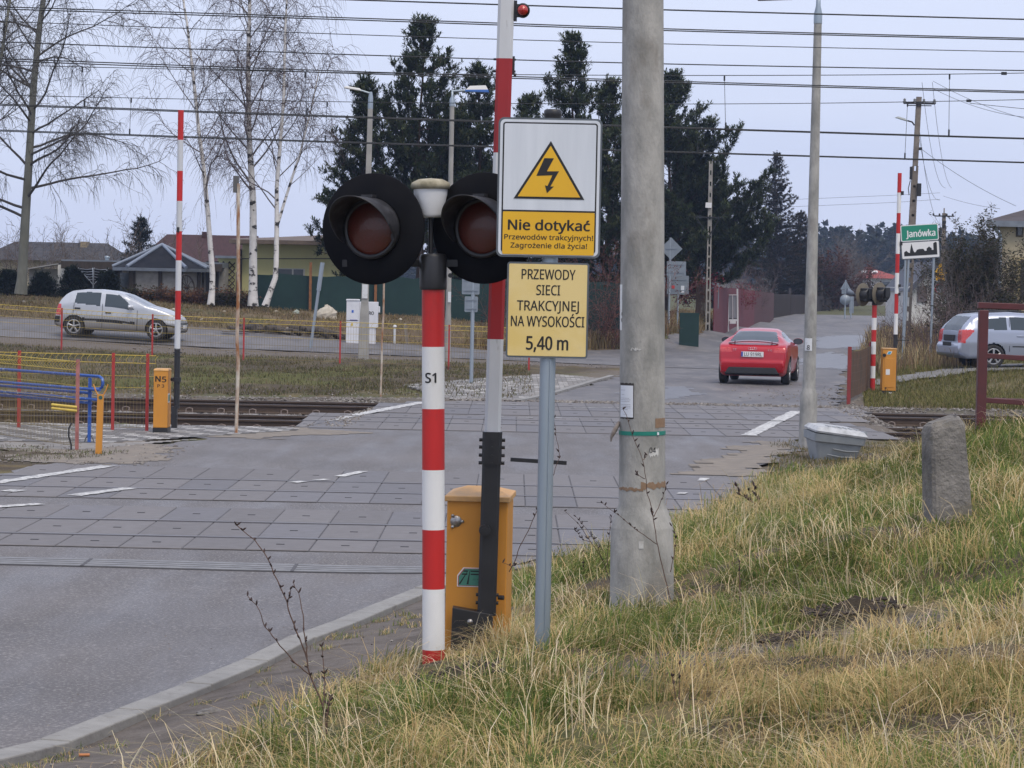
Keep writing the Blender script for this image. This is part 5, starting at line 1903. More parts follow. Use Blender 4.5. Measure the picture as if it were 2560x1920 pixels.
lamp_white = mat('lamp_white', (.62, .62, .6), .4)
MB().box((-.52, 0, Z_(229)), (.52, .22, .07), ry=R(8), taper=.8).build('lamp_head', lamp_white, l1, bevel=.02)
b = MB()
b.box((0, -.125, Z_(733)), (.16, .01, .4), 0)
b.build('number_plate', plate_m, l1)
base = on(1118, 74.5)
k, X_, Z_ = pix(base, 1118, 902)
l2 = thing('lamp_post', 'far concrete street lamp with blue sided white head, rising behind the S1 signal pot', 'street lamp', base)
MB().lathe([(w_ / 2 * k, Z_(v_)) for v_, w_ in ((930, 17), (790, 15), (770, 13), (262, 11.5))], 16).build('shaft', pole_far, l2)
MB().lathe([(6.6 * k, Z_(265)), (6.6 * k, Z_(248)), (3 * k, Z_(240)), (3 * k, Z_(224)), (0, Z_(224))], 12).build('cap', galv, l2)
MB().tube([(-.02, 0, Z_(228)), (.25, 0, Z_(226)), (.42, 0, Z_(225))], .035, 8).build('arm', galv, l2)
b = MB()
b.add([(.36, -.14, Z_(228)), (.36, .14, Z_(228)), (1.05, .14, Z_(229)), (1.05, -.14, Z_(229)), (.38, -.14, Z_(224)), (.38, .14, Z_(224)), (1.02, .14, Z_(222.5)), (1.02, -.14, Z_(222.5))], [(0, 1, 2, 3), (0, 3, 7, 4), (1, 5, 6, 2), (0, 4, 5, 1), (3, 2, 6, 7)], 1)
b.add([(.38, -.14, Z_(224)), (.38, .14, Z_(224)), (1.02, .14, Z_(222.5)), (1.02, -.14, Z_(222.5)), (.5, -.1, Z_(214)), (.5, .1, Z_(214)), (.95, .1, Z_(212)), (.95, -.1, Z_(212))], [(4, 7, 6, 5), (0, 3, 7, 4), (1, 5, 6, 2), (0, 4, 5, 1), (3, 2, 6, 7)], 0)
b.build('lamp_head', [lamp_white, mat('lamp_blue', (.05, .16, .5), .4)], l2)
MB().box((.03, -.1, Z_(740)), (.09, .012, .3)).build('number_plate', plate_m, l2)

gback = mat('sign_back_grey', (.25, .29, .33), .5, metal=.3, col2=(.21, .245, .28), scale=5)
gpost = mat('sign_post_grey', (.32, .37, .42), .45, metal=.4)


def sign_backs(u, Y, vb, plates, label, post_w=.06, vt=None, group='sign backs', lean=0, extra=None, name='road_sign'):
    base = on(u, Y)
    k = Y / F
    v0 = vb
    zf = lambda v: HC - base.z - (v - (HZ0 + .02 * (u - 1280))) * k
    t = thing(name, label, 'sign', base, group=group, rot=(0, lean, 0))
    top = vt if vt else min(p[2] for p in plates)
    MB().tube([(0, .03, -.2), (0, .03, zf(top))], post_w / 2, 10).build('post', gpost, t)
    for (uc, w_, va, vb_, kind) in plates:
        x = (uc - u - .02 * (vb - (va + vb_) / 2)) * k
        h_ = (vb_ - va) * k
        zc = zf((va + vb_) / 2)
        w2 = w_ * k
        b = MB()
        if kind == 'rect':
            b.prism(rrect(x, zc, w2, h_, .03), -.012, .012)
            b.box((x, -.02, zc + h_ * .28), (w2 * .8, .02, .03))
            b.box((x, -.02, zc - h_ * .28), (w2 * .8, .02, .03))
        elif kind == 'diamond':
            b.prism([(x, zc - h_ / 2), (x + w2 / 2, zc), (x, zc + h_ / 2), (x - w2 / 2, zc)], -.012, .012)
            b.box((x, -.02, zc), (w2 * .5, .02, .03))
        elif kind == 'tri':
            b.prism([(x - w2 / 2, zc - h_ / 2), (x + w2 / 2, zc - h_ / 2), (x, zc + h_ / 2)], -.012, .012)
            for q_ in (.15, .35):
                b.box((x, -.02, zc - h_ / 2 + h_ * q_), (w2 * .4, .02, .03))
        else:
            b.lathe([(0, -.012), (w2 / 2, -.012), (w2 / 2, .012), (0, .012)], 28, 0, Matrix.Translation((x, 0, zc)) @ Matrix.Rotation(pi / 2, 4, 'X'))
        b.build('sign_plate', gback, t, (0, 0, 0))
    return t


sign_backs(1178, 61.5, 955, [(1177, 44, 690, 736, 'rect'), (1178, 33, 741, 780, 'rect')], 'grey post with two rectangular sign backs behind the striped boom', .09, vt=690)
sg_ = sign_backs(1671, 100, 800, [(1677, 56, 594, 650, 'diamond'), (1690, 48, 653, 689, 'rect')], 'grey diamond sign back above a rectangle, right of the concrete pole', .09)
sg2 = sign_backs(1693, 102, 800, [(1694, 54, 689, 736, 'rect')], 'low grey sign back with a red sticker and a white paper', .07)
b = MB()
b.box((-.2, -.02, 2.44 - tz(6.4, 102) - .1), (.12, .006, .12), 0)
b.box((.17, -.02, 2.38 - tz(6.4, 102) - .12), (.13, .006, .27), 1)
b.build('sticker', [mat('sticker_red', (.5, .05, .05), .6), paper], sg2)
sg3 = sign_backs(1785, 114, 800, [(1787, 19, 707, 771, 'rect')], 'narrow upright grey sign back beside the lattice pole', .09, vt=704)

# white street cabinets
cabw = mat('cabinet_white', (.68, .69, .72), .5, col2=(.58, .59, .62), scale=3, lo=.4, hi=.7)
base = on(880, 81.5)
k, X_, Z_ = pix(base, 880, 860)
cbt = thing('street_cabinet', 'tall narrow white utility cabinet at the side road', 'cabinet', base)
MB().box((0, .2, Z_(754) / 2 - .05), (31 * k, .4, Z_(754) + .1)).build('body', cabw, cbt, bevel=.01)
MB().box((0, .2, Z_(751.5)), (33 * k, .44, .05)).build('roof', cabw, cbt, bevel=.01)
b = MB()
b.box((0, -.004, Z_(803)), (29 * k, .01, .012), 0)
b.box((0, -.003, Z_(780)), (5 * k, .012, .08), 1)
b.box((3 * k, -.003, Z_(802)), (18 * k, .012, .03), 2)
b.box((-1 * k, -.003, Z_(813)), (5 * k, .012, .08), 3)
b.build('label_plate', [trim, mat('label_blue', (.03, .12, .5), .5), mat('label_navy', (.06, .06, .25), .5), mat('label_yellow', (.6, .45, .1), .5)], cbt)
base = on(918, 81.9)
k, X_, Z_ = pix(base, 918, 862)
cb2 = thing('street_cabinet', 'wide white utility cabinet half hidden by the far left lamp post', 'cabinet', base)
MB().box((1 * k, .2, (Z_(757) + Z_(821)) / 2), (48 * k, .36, 64 * k)).build('body', cabw, cb2, bevel=.01)
MB().box((0, .2, Z_(821) / 2 - .05), (39 * k, .3, Z_(821) + .1)).build('base', cabw, cb2, bevel=.01)
MB().box((27 * k, .2, Z_(776)), (5 * k, .2, 16 * k)).build('side_box', cabw, cb2, bevel=.02)
text('RO', .1, .16, letter, cb2, (9 * k, .015, Z_(785)), bold=.03)
base = on(986, 83.5)
k, X_, Z_ = pix(base, 986, 857)
pb = thing('pipe_bollard', 'short white pipe with a flat cap in the dry grass', 'bollard', base)
MB().tube([(0, 0, -.1), (0, 0, Z_(818))], 3.2 * k, 12).build('pipe', white_old, pb)
MB().lathe([(4.5 * k, Z_(816)), (4.8 * k, Z_(812)), (2 * k, Z_(810)), (0, Z_(810))], 14).build('cap', white_old, pb)
base = on(1018, 83.5)
wood_grey = mat('weathered_wood', (.26, .23, .195), .9, col2=(.17, .145, .12), scale=6, stretch=(3, 3, .3))
tag(MB().box((0, 0, .28), (.085, .07, .85)).build('wooden_stake', wood_grey, None, base, rot=(0, R(-7), 0)), 'leaning weathered wooden stake right of the white pipe', 'stake')
base = on(776, 78.0)
k = 78 / F
lpp = thing('leaning_pipe', 'bare grey sign pipe leaning to the right by the side road', 'pipe', base, rot=(0, R(7), 0))
MB().tube([(0, 0, -.1), (0, 0, 2.5)], .045, 8).build('pipe', gpost, lpp)
MB().tube([(0, 0, 1.75), (0, 0, 2.6)], .065, 8).build('sleeve', gpost, lpp)


def rock(name, label, loc, sx_, sy_, sz_, m, seed):
    g = np.random.default_rng(seed)
    b = MB()
    n, h_ = 14, 7
    vs = []
    for j_ in range(h_ + 1):
        ph = pi / 2 * j_ / h_
        for i in range(n):
            a = 2 * pi * i / n
            r_ = math.cos(ph) * (1 + g.uniform(-.12, .12))
            vs.append((r_ * math.cos(a) * sx_, r_ * math.sin(a) * sy_, (math.sin(ph) ** .8) * sz_ * (1 + g.uniform(-.08, .08)) + .12 * sz_ * math.cos(a)))
    fs = [(j_ * n + i, j_ * n + (i + 1) % n, (j_ + 1) * n + (i + 1) % n, (j_ + 1) * n + i) for j_ in range(h_) for i in range(n)]
    b.add(vs, fs, 0, False)
    o = b.build(name, m, None, loc)
    return tag(o, label, 'rock')


rockm = mat('pale_rock', (.5, .46, .38), .9, col2=(.36, .32, .26), scale=3, bump=.4, bscale=10)
rock('rock', 'big pale boulder under the left black disc', on(811, 90.5) + Vector((0, 0, -.15)), .46, .35, .52, rockm, 1)
rock('rock', 'small greenish white stone on the grassy rise', gp(740, 785), .13, .1, .14, mat('green_rock', (.38, .42, .38), .9, col2=(.26, .3, .25), scale=5), 2)
for i, (u_, v_, s_) in enumerate(((432, 778, .1), (58, 757, .07), (505, 800, .05), (690, 780, .06), (1000, 800, .06), (560, 780, .05))):
    o = rock('rock', ['pale stone beside the silver car bonnet', 'pale stone left of the silver car roof', 'little pale stone right of the striped left boom', 'little pale stone below the yellow wall', 'little pale stone behind the pipe bollard', 'little pale stone below the birches'][i], gp(u_, v_), s_ * 1.3, s_, s_, rockm, 5 + i)
# pile of old logs and slabs by the side road
logm = mat('old_log', (.085, .07, .06), .95, col2=(.05, .042, .036), scale=6, stretch=(1, 1, 1), bump=.5, bscale=20)
slabm = mat('grey_slab', (.22, .2, .18), .95, col2=(.14, .125, .11), scale=6)
r_ = random.Random(4)
for i in range(26):
    u_ = 590 + i * 10.5 + r_.uniform(-8, 8)
    p = on(u_, 83.0 + r_.uniform(-.3, .5))
    ln = r_.uniform(.25, .8)
    b = MB()
    rad = r_.uniform(.06, .13)
    b.tube([(-ln / 2, 0, 0), (-ln / 4, .01, .01), (ln / 4, -.01, 0), (ln / 2, 0, 0)], [rad * .9, rad, rad * .97, rad * .85], 8)
    o = b.build('log', logm, None, p + Vector((0, 0, rad * .7 + r_.uniform(0, .16))), rot=(r_.uniform(-.2, .2), r_.uniform(-.25, .25), r_.uniform(-1.3, 1.3)))
    tag(o, 'dark rotting log in the low heap along the side road', 'log', 'heap of old logs by the side road')
for i, (u_, v_, ln) in enumerate(((575, 836, .5), (608, 835, .35), (735, 828, .55), (765, 836, .5), (715, 838, .3))):
    p = gp(u_, v_)
    o = MB().box((0, 0, .1), (ln, .3, .05)).build('slab', slabm, None, p, rot=(r_.uniform(-.15, .15), r_.uniform(-.08, .08), r_.uniform(-.3, .3)), bevel=.01)
    tag(o, ['leftmost flat grey slab of the log heap', 'short flat slab left of the red fence post', 'long slab lying on top of the log heap', 'broken slab under the long top slab', 'small slab near the middle of the heap'][i], 'slab', 'slabs on the log heap')

# ------------------------------------------------------------------ far right barrier group, seen from behind
base = gp(2181, 982)
k, X_, Z_ = pix(base, 2181, 982)
fs_ = thing('crossing_signal', 'far crossing light signal seen from behind with brown grey backboards', 'signal', base)
b = MB()
bands = [982, 976, 945.5, 915, 885.5, 854, 824.5, 794.5, 763]
b.tube([(0, 0, -.2), (0, 0, Z_(976))], .05, 14, 2)
for i in range(1, 8):
    b.tube([(0, 0, Z_(bands[i])), (0, 0, Z_(bands[i + 1]))], .058, 16, 0 if i % 2 else 1)
b.build('post', [red, white, black], fs_)
b = MB()
b.lathe([(0, Z_(763)), (.068, Z_(763)), (.068, Z_(751)), (0, Z_(750))], 14)
b.box((0, .02, Z_(752)), (.6, .05, .05))
b.box((.03, -.07, Z_(758)), (.05, .02, .08))
b.build('collar', black, fs_)
backm = mat('backboard_khaki', (.16, .14, .105), .8, col2=(.12, .105, .08), scale=4)
for uc, vc in ((2156, 737), (2197, 734)):
    h = bpy.data.objects.new('lamp', None)
    COL.objects.link(h)
    h.parent = fs_
    h.location = (X_(uc, vc), .0, Z_(vc))
    h.rotation_euler = (0, 0, R(44))
    M = Matrix.Rotation(pi / 2, 4, 'X')
    MB().lathe([(0, -.006), (.275, -.006), (.28, .0), (.275, .006), (0, .006)], 48, 0, M).build('backboard', backm, h)
    b = MB()
    b.box((0.0, -.10, .0), (.23, .2, .31))
    b.box((0.02, -.22, .03), (.17, .06, .25))
    b.build('housing', black, h, bevel=.015)
    MB().lathe([(.15, 0), (.15, .22), (.145, .22), (.145, 0)], 24, 0, M).build('visor', black, h)
b = MB()
b.lathe([(.02, 0), (.06, .05), (.075, .12), (.085, .2)], 14, 0, Matrix.Translation((X_(2134, 735), -.05, Z_(737))) @ Matrix.Rotation(R(-70), 4, 'Y'))
b.tube([(X_(2136, 737), 0, Z_(737)), (0, 0, Z_(748))], .015, 6)
b.build('bell', mat('bell_blue_grey', (.14, .17, .22), .5), fs_)
base = gp(2222, 988)
k, X_, Z_ = pix(base, 2222, 988)
fb = thing('barrier', 'far right raised barrier with orange cabinet, black base and striped boom', 'barrier', base, group='raised crossing barriers')
c0 = 0
b = MB()
b.box((0, .18, (Z_(872.5) + Z_(977)) / 2), (34 * k, .36, 104 * k))
cab_ = b.build('cabinet', yel, fb, bevel=.008)
MB().box((0, .18, Z_(872)), (35.5 * k, .38, .03)).build('lid', yel_lid, cab_, bevel=.006)
b = MB()
b.box((0, -.004, Z_(932)), (26 * k, .012, 73 * k))
b.build('door', yel, cab_, bevel=.004)
b = MB()
b.tube([(X_(2210, 888) + .0, -.03, Z_(888)), (X_(2210, 888), .0, Z_(888))], .042, 16)
b.tube([(X_(2214, 970), -.02, Z_(970)), (X_(2214, 970), .0, Z_(970))], .018, 10)
b.build('lock', black, cab_)
b = MB()
b.prism([(X_(2216, 885), Z_(886)), (X_(2226, 885), Z_(886)), (X_(2230, 880), Z_(878)), (X_(2220, 880), Z_(878))], -.008, -.002, 0)
b.prism([(X_(2218, 885), Z_(885)), (X_(2225, 885), Z_(885)), (X_(2228, 880), Z_(879)), (X_(2221, 880), Z_(879))], -.010, -.002, 1)
b.box((X_(2219, 930), -.012, Z_(930)), (10 * k, .006, 14 * k), 0)
b.build('label_plate', [g_white, mat('logo_cyan', (.05, .35, .5), .4)], cab_)
b = MB()
b.box((0, .18, Z_(977) / 2 - .04), (33 * k, .3, Z_(977) + .08), 0)
b.box((.02, .02, Z_(983)), (12 * k, .02, .045), 1)
b.build('plinth', [black, g_white], fb)
xb = X_(2242, 836)
b = MB()
b.tube([(xb, .25, -.05), (xb, .25, Z_(836))], .05, 12)
b.tube([(xb, .22, Z_(850)), (xb + .32, .2, Z_(850))], .012, 6)
b.build('hinge_arm', black, fb)
boom_round(fb, xb, Z_, [837, 784, 734, 682, 634, 583, 532, 481, 432], .048, [white, red], .25)
b = MB()
for v_ in (482, 608):
    b.box((xb + .07, .22, Z_(v_)), (.06, .06, .09))
for v_ in (714, 735):
    b.box((xb + .06, .22, Z_(v_)), (.05, .06, .07))
b.build('boom_fitting', black, fb)
# short rusty mesh barrier between two red posts
pA, pB = gp(2121, 1010), gp(2174, 981)
rf = thing('mesh_fence', 'short dark rusty mesh panel between two red posts near the far signal', 'fence', pA)
dd = pB - pA
for q_ in (0, 1):
    MB().box((dd.x * q_, dd.y * q_, .55 + dd.z * q_), (.075, .075, 1.35)).build('post', mat('dark_red_post', (.26, .03, .03), .6, col2=(.2, .035, .03), scale=8), rf)
b = MB()
n = 120
for i in range(n + 1):
    t = i / n
    b.tube([(dd.x * t, dd.y * t, dd.z * t + .1), (dd.x * t, dd.y * t, dd.z * t + 1.13 - .05 * math.sin(pi * t))], .011, 3, 0, cap=False)
for h_ in (.15, .3, .48, .66, .82, .95, 1.1):
    b.tube([(dd.x * i / 8, dd.y * i / 8, dd.z * i / 8 + h_ - .05 * math.sin(pi * i / 8)) for i in range(9)], .012, 4, 0, cap=False)
b.build('mesh_panel', mat('rust_mesh', (.17, .10, .065), .9, col2=(.10, .075, .06), scale=2), rf)

# drive of concrete slabs up to the estate car
struct(patch('driveway', dp, mat('drive_slab', (.2, .195, .19), .9, col2=(.13, .125, .12), scale=1.2, wcoord=True, bump=.3, bscale=15), .03, .2, .25))

# town boundary sign
base = on(2300, 76)
k = 76 / F
zf = lambda v: HC - base.z - (v - 722.4) * k
ts = thing('town_sign', 'green and white Janówka town sign with black skyline, slightly tilted behind the far boom', 'sign', base)
b = MB()
for u_, l_ in ((2258, 0), (2264, .04), (2328, .01)):
    b.tube([((u_ - 2300) * k - l_ * 2, .04, -.2), ((u_ - 2300) * k + l_, .04, zf(610))], .035, 8)
b.build('post', gpost, ts)
tg = R(4.6)
green_s = mat('sign_green', (.01, .24, .15), .4, col2=(.012, .22, .14), scale=4)
xc = (2291 - 2300) * k
b = MB()
w2, h2 = 94 * k, 41 * k
b.prism(rrect(0, 0, w2, h2, .04), -.01, .01, 0)
b.prism(rrect(0, 0, w2 - .05, h2 - .05, .03), -.013, .0, 1)
gpn = b.build('name_board', [g_white, green_s], ts, (xc, 0, zf(582)), rot=(0, -tg, 0))
text('Janówka', .19, .86, g_white, gpn, (.03, -.014, -.02), bold=.03)
b = MB()
w3, h3 = 97 * k, 44 * k
b.prism(rrect(0, 0, w3, h3, .04), -.01, .01, 0)
b.prism(rrect(0, 0, w3 - .05, h3 - .05, .03), -.013, .0, 1)
sky_p = [(-.46, -.17), (.46, -.17), (.46, .20), (.42, .22), (.36, .18), (.36, -.02), (.31, -.02), (.31, .03), (.24, .09), (.17, .03), (.17, -.03), (.12, -.04), (.08, .03), (-.04, .03), (-.1, .01), (-.14, -.06), (-.18, -.06), (-.2, .0), (-.245, .21), (-.29, .0), (-.30, -.08), (-.34, -.06), (-.40, .0), (-.46, -.05)]
b.prism([(p[0] * w3 / 1.08, p[1] * .95) for p in sky_p], -.016, -.01, 2)
b.build('skyline_board', [signedge, g_white, letter], ts, (xc + .04, 0, zf(625)), rot=(0, -tg, 0))
# yellow-backed warning sign and round sign half hidden in the bushes
base = on(2347, 100)
k = 100 / F
zf = lambda v: HC - base.z - (v - 723.4) * k
ys_ = thing('road_sign', 'yellow triangular warning sign above a yellow plate and round sign in the bushes', 'sign', base)
MB().tube([(0, .04, -.2), (0, .04, zf(665))], .04, 8).build('post', gpost, ys_)
b = MB()
b.prism([(-.24, zf(683)), (.24, zf(683)), (.04, zf(659)), (-.04, zf(659))], -.012, .012, 0)
b.prism([(-.14, zf(681)), (.14, zf(681)), (0, zf(667))], -.016, 0, 1)
b.prism([(-.11, zf(680.5)), (.11, zf(680.5)), (0, zf(669))], -.018, 0, 0)
b.box((0, -.02, zf(678)), (.08, .004, .05), 1)
b.build('sign_plate', [signyel, letter], ys_)
b = MB()
b.prism(rrect(0, zf(693), .36, .26, .02), -.012, .012, 0)
for dx_ in (-.08, 0, .08):
    b.box((dx_, -.015, zf(693)), (.03, .004, .14), 1)
b.build('sign_plate', [signyel, mat('orange_mark', (.5, .2, .02), .5)], ys_)
b = MB()
b.lathe([(0, -.01), (.22, -.01), (.22, .01)], 24, 0, Matrix.Translation((0, 0, zf(722))) @ Matrix.Rotation(pi / 2, 4, 'X'))
b.lathe([(.17, .012), (.22, .014)], 24, 1, Matrix.Translation((0, 0, zf(722))) @ Matrix.Rotation(pi / 2, 4, 'X'))
b.build('round_plate', [gback, g_red], ys_)
sign_backs(2112, 168, 811, [(2114, 27, 700, 724, 'tri'), (2114, 20, 725, 735, 'rect'), (2113, 27, 736, 763, 'round')], 'distant triangular sign back above a round one, left of the far signal', .09)
sign_backs(2127, 170, 810, [(2129, 11, 741, 783, 'rect')], 'distant narrow sign back beside the triangular one', .09)
# ------------------------------------------------------------------ houses and sheds
def zpx(u, v, Y):
    return HC - (v - (HZ0 + .02 * (u - 1280))) * Y / F


def xpx(u, Y):
    return (u - 1280 - 5) * Y / F


roof_dark = mat('bitumen_roof', (.014, .016, .022), .9, spec=.15, col2=(.026, .027, .033), scale=3, bump=.3, bscale=12)
roof_edge = mat('roof_flashing', (.22, .25, .29), .5, metal=.4, col2=(.17, .19, .22), scale=3)
roof_brown = mat('brown_roof', (.07, .036, .036), .85, spec=.2, col2=(.048, .027, .028), scale=2, lo=.35, hi=.65, stretch=(6, 1, 1), bump=.3, bscale=20)
roof_slate = mat('slate_roof', (.032, .032, .038), .85, spec=.2, col2=(.075, .072, .075), scale=2.5)
wall_block = mat('block_wall', (.33, .32, .30), .9, col2=(.22, .21, .195), scale=3, bump=.4, bscale=14)
wall_white = mat('white_wall', (.62, .61, .58), .9, col2=(.45, .44, .41), scale=2, lo=.4, hi=.75)
wall_yellow = mat('pale_yellow_wall', (.62, .60, .30), .9, col2=(.55, .53, .27), scale=1.2, stretch=(1, 1, .4))
wall_cream = mat('cream_render', (.46, .40, .27), .9, col2=(.37, .32, .22), scale=1.2, lo=.35, hi=.7, stretch=(1, 1, .5), bump=.15, bscale=30)
timber = mat('dark_timber', (.035, .027, .022), .85, col2=(.055, .042, .034), scale=5, stretch=(3, 3, .4))
win_dark = mat('window_glass', (.05, .06, .07), .12, spec=.6)
win_frame = mat('window_frame', (.5, .5, .48), .6)
doorm = mat('door_dark', (.03, .028, .028), .7)


def boxp(b, x0, x1, y0, y1, z0, z1, m=0):
    return b.box(((x0 + x1) / 2, (y0 + y1) / 2, (z0 + z1) / 2), (x1 - x0, y1 - y0, z1 - z0), m)


def bld(name, label, u, Y, cat='house', zb=None):
    p = on(u, Y)
    return thing(name, label, cat, p, 0), (lambda uu: xpx(uu, Y) - p.x), (lambda uu, vv: zpx(uu, vv, Y) - p.z), Y / F


# pavilion with a six sided dark roof
g, xf, zf, k = bld('pavilion', 'garden pavilion with dark pyramid roof and pale block walls', 390, 97, 'pavilion')
ra = 119 * k
ze, za = zf(390, 670), zf(390, 611.5)
b = MB()
ap = (0, 1.5, za)
ring = [(ra * math.cos(a) * 1.0, 1.5 + ra * .9 * math.sin(a), ze) for a in [R(-118 + 45 * i) for i in range(8)]]
ring = [(-ra, .9, ze), (-ra * .60, -.25, ze), (ra * .64, -.25, ze), (ra, .9, ze), (ra, 2.2, ze), (ra * .6, 3.3, ze), (-ra * .6, 3.3, ze), (-ra, 2.2, ze)]
for i in range(8):
    b.add([ring[i], ring[(i + 1) % 8], ap], [(0, 1, 2)])
    p, q = ring[i], ring[(i + 1) % 8]
    b.add([p, q, (q[0], q[1], q[2] - .12), (p[0], p[1], p[2] - .12)], [(3, 2, 1, 0)], 1)
b.add([(p[0], p[1], p[2] - .1) for p in ring], [tuple(range(8))], 1)
rf_ = b.build('roof', [roof_dark, roof_edge], g)
b = MB()
for i in range(8):
    p = Vector(ring[i])
    b.tube([p + Vector((0, 0, .03)), Vector(ap) + Vector((0, 0, .03))], [.075, .06], 6)
b.build('ridge_strip', mat('ridge_blue_grey', (.22, .26, .33), .6), rf_)
b = MB()
wr_ = ra * .82
w8 = [(-wr_, .95), (-wr_ * .62, .05), (wr_ * .62, .05), (wr_, .95), (wr_, 2.1), (wr_ * .6, 3.0), (-wr_ * .6, 3.0), (-wr_, 2.1)]
for i in range(8):
    p, q = w8[i], w8[(i + 1) % 8]
    b.add([(p[0], p[1], -.6), (q[0], q[1], -.6), (q[0], q[1], ze - .1), (p[0], p[1], ze - .1)], [(0, 1, 2, 3)])
b.build('wall', wall_block, g)
for i, p in enumerate(w8):
    MB().box((p[0] * 1.02, p[1] - .05, (ze - .7) / 2), (.13, .13, ze + .5)).build('post', timber, g)
for x_, w_ in ((-.62, .25), (.1, .14), (.62, .2)):
    boxp(MB(), wr_ * x_ - w_ / 2, wr_ * x_ + w_ / 2, .0, .04, -.6, ze - .1).build('timber', timber, g)
for u_, w_ in ((315, .5),):
    boxp(MB(), xf(u_) - w_ / 2, xf(u_) + w_ / 2, -.0 + .2, .3, -.5, ze - .2).build('window', win_dark, g)

# low shed with a lean-to
g, xf, zf, k = bld('shed', 'low flat roofed shed with white wall and open dark bay', 200, 103, 'shed')
zt = zf(215, 660)
boxp(MB(), xf(160), xf(560), -.6, 4, zt - .05, zt + .16).build('roof', roof_edge, g)
boxp(MB(), xf(160), xf(560), -.66, -.6, zt - .2, zt + .1).build('fascia', timber, g)
b = MB()
boxp(b, xf(145), xf(176), 0, 3, -.8, zt - .05, 1)
boxp(b, xf(176), xf(560), 2.5, 2.8, -.8, zt - .05, 2)
boxp(b, xf(500), xf(560), .2, 2.5, -.8, zt - .05, 0)
b.build('wall', [wall_block, wall_white, timber], g)
b = MB()
boxp(b, xf(66), xf(145), .6, 3, -.8, zf(100, 672), 0)
b.build('lean_to_wall', wall_block, g)
b = MB()
b.add([(xf(60), 0, zf(60, 672)), (xf(146), 0, zf(146, 658)), (xf(146), 3.2, zf(146, 656)), (xf(60), 3.2, zf(60, 670)), (xf(60), 0, zf(60, 675)), (xf(146), 0, zf(146, 661))], [(0, 1, 2, 3), (4, 5, 1, 0)])
b.build('lean_to_roof', mat('pale_roof_sheet', (.3, .3, .3), .7, col2=(.2, .19, .18), scale=3), g)
b = MB()
b.tube([(xf(258), 1, zt), (xf(258), 1, zf(258, 645))], .08, 10)
b.lathe([(.1, 0), (.12, .06), (0, .1)], 10, 0, Matrix.Translation((xf(258), 1, zf(258, 645))))
b.build('flue', galv, g)
MB().box((xf(530), .15, zf(530, 700)), (.5, .1, 1.5)).build('door', doorm, g)

# long dark-roofed house behind, left
g, xf, zf, k = bld('house', 'long low house with a dark hipped roof behind the shed', 150, 135)
zr, ze = zf(150, 604), zf(150, 652)
b = MB()
x0, x1 = xf(-60), xf(285)
b.add([(x0, 0, ze), (x1, 0, ze), (x1, 9, ze), (x0, 9, ze), (xf(0), 4, zr), (xf(238), 4, zr)], [(0, 1, 5, 4), (1, 2, 5), (2, 3, 4, 5), (3, 0, 4), (3, 2, 1, 0)])
rf_ = b.build('roof', roof_slate, g)
boxp(MB(), xf(176), xf(193), 3, 4, zr - .5, zf(184, 602)).build('chimney', mat('yellow_brick', (.34, .27, .16), .9, col2=(.22, .18, .12), scale=6), rf_)
boxp(MB(), x0 + .5, x1 - .5, .6, 8.4, -1, ze).build('wall', wall_cream, g)
# brown-roofed house
g, xf, zf, k = bld('house', 'house with a big brown tiled roof and white gable behind the pavilion', 470, 128)
b = MB()
zr, ze = zf(450, 583), zf(450, 668)
xr0, xr1 = xf(386), xf(622)
b.add([(xf(330), 0, zf(330, 660)), (xr1, 0, ze), (xr1, 4.5, zr), (xr0, 4.5, zr), (xf(330), 9, zf(330, 660)), (xr1, 9, ze)], [(0, 1, 2, 3), (3, 2, 5, 4), (0, 3, 4)])
rf_ = b.build('roof', roof_brown, g)
boxp(MB(), xf(479), xf(499), 4.0, 4.9, zr - .4, zf(489, 576)).build('chimney', roof_brown, rf_)
b = MB()
b.add([(xf(352), .1, zf(350, 640)), (xr0 + .9, 1.6, ze), (xr0 + .35, 1.6, zr - .55), (xf(365), .6, zf(362, 620))], [(0, 1, 2, 3)])
b.build('gable', wall_white, g)
boxp(MB(), xf(345), xr1 - .4, .9, 8, -1, ze + .2).build('wall', wall_white, g)
# yellow house
g, xf, zf, k = bld('house', 'pale yellow flat eaved house behind the birches and green fence', 690, 105)
xl, xr = xf(605), xf(860)
zt = zf(700, 610)
b = MB()
boxp(b, xl, xr, 0, 6, -.8, zt)
boxp(b, xf(546), xf(600), -.3, 3, -.8, zf(575, 645))
b.build('wall', wall_yellow, g)
b = MB()
b.add([(xf(577), -.8, zt - .02), (xr + .3, -.8, zt - .02), (xr + .3, 6, zt - .02), (xf(577), 6, zt - .02), (xf(577), -.8, zt + .14), (xr + .3, -.8, zt + .14), (xr + .3, 6, zt + .5), (xf(577), 6, zt + .3), (xf(700), 4, zf(700, 598)), (xr, 3.5, zf(800, 580))],
      [(0, 1, 5, 4), (3, 2, 1, 0), (4, 5, 9, 8), (8, 9, 6, 7), (4, 8, 7), (0, 4, 7, 3), (5, 6, 9)])
b.build('roof', mat('brown_eaves', (.1, .075, .06), .7, col2=(.16, .12, .09), scale=3), g)
boxp(MB(), xf(541), xf(604), -.6, 3.2, zf(575, 646), zf(575, 640)).build('annex_roof', roof_edge, g)
lt = MB()
zt2, zb2 = zf(575, 652), -.5
x0, x1 = xf(547), xf(590)
st = .24
n = int((zt2 - zb2 + (x1 - x0)) / st) + 1
for i in range(n):
    c_ = zb2 + i * st
    for sg in (1, -1):
        pts_ = []
        for t in np.linspace(0, 1, 15):
            x = x0 + t * (x1 - x0)
            z = c_ - (x1 - x0) * .5 + sg * (t - .5) * (x1 - x0) + .0 + (x1 - x0) * .5
            if zb2 <= z <= zt2:
                pts_.append((x, -.36, z))
        if len(pts_) > 1:
            lt.tube([pts_[0], pts_[-1]], .022, 4, cap=False)
lt.build('trellis', timber, g)
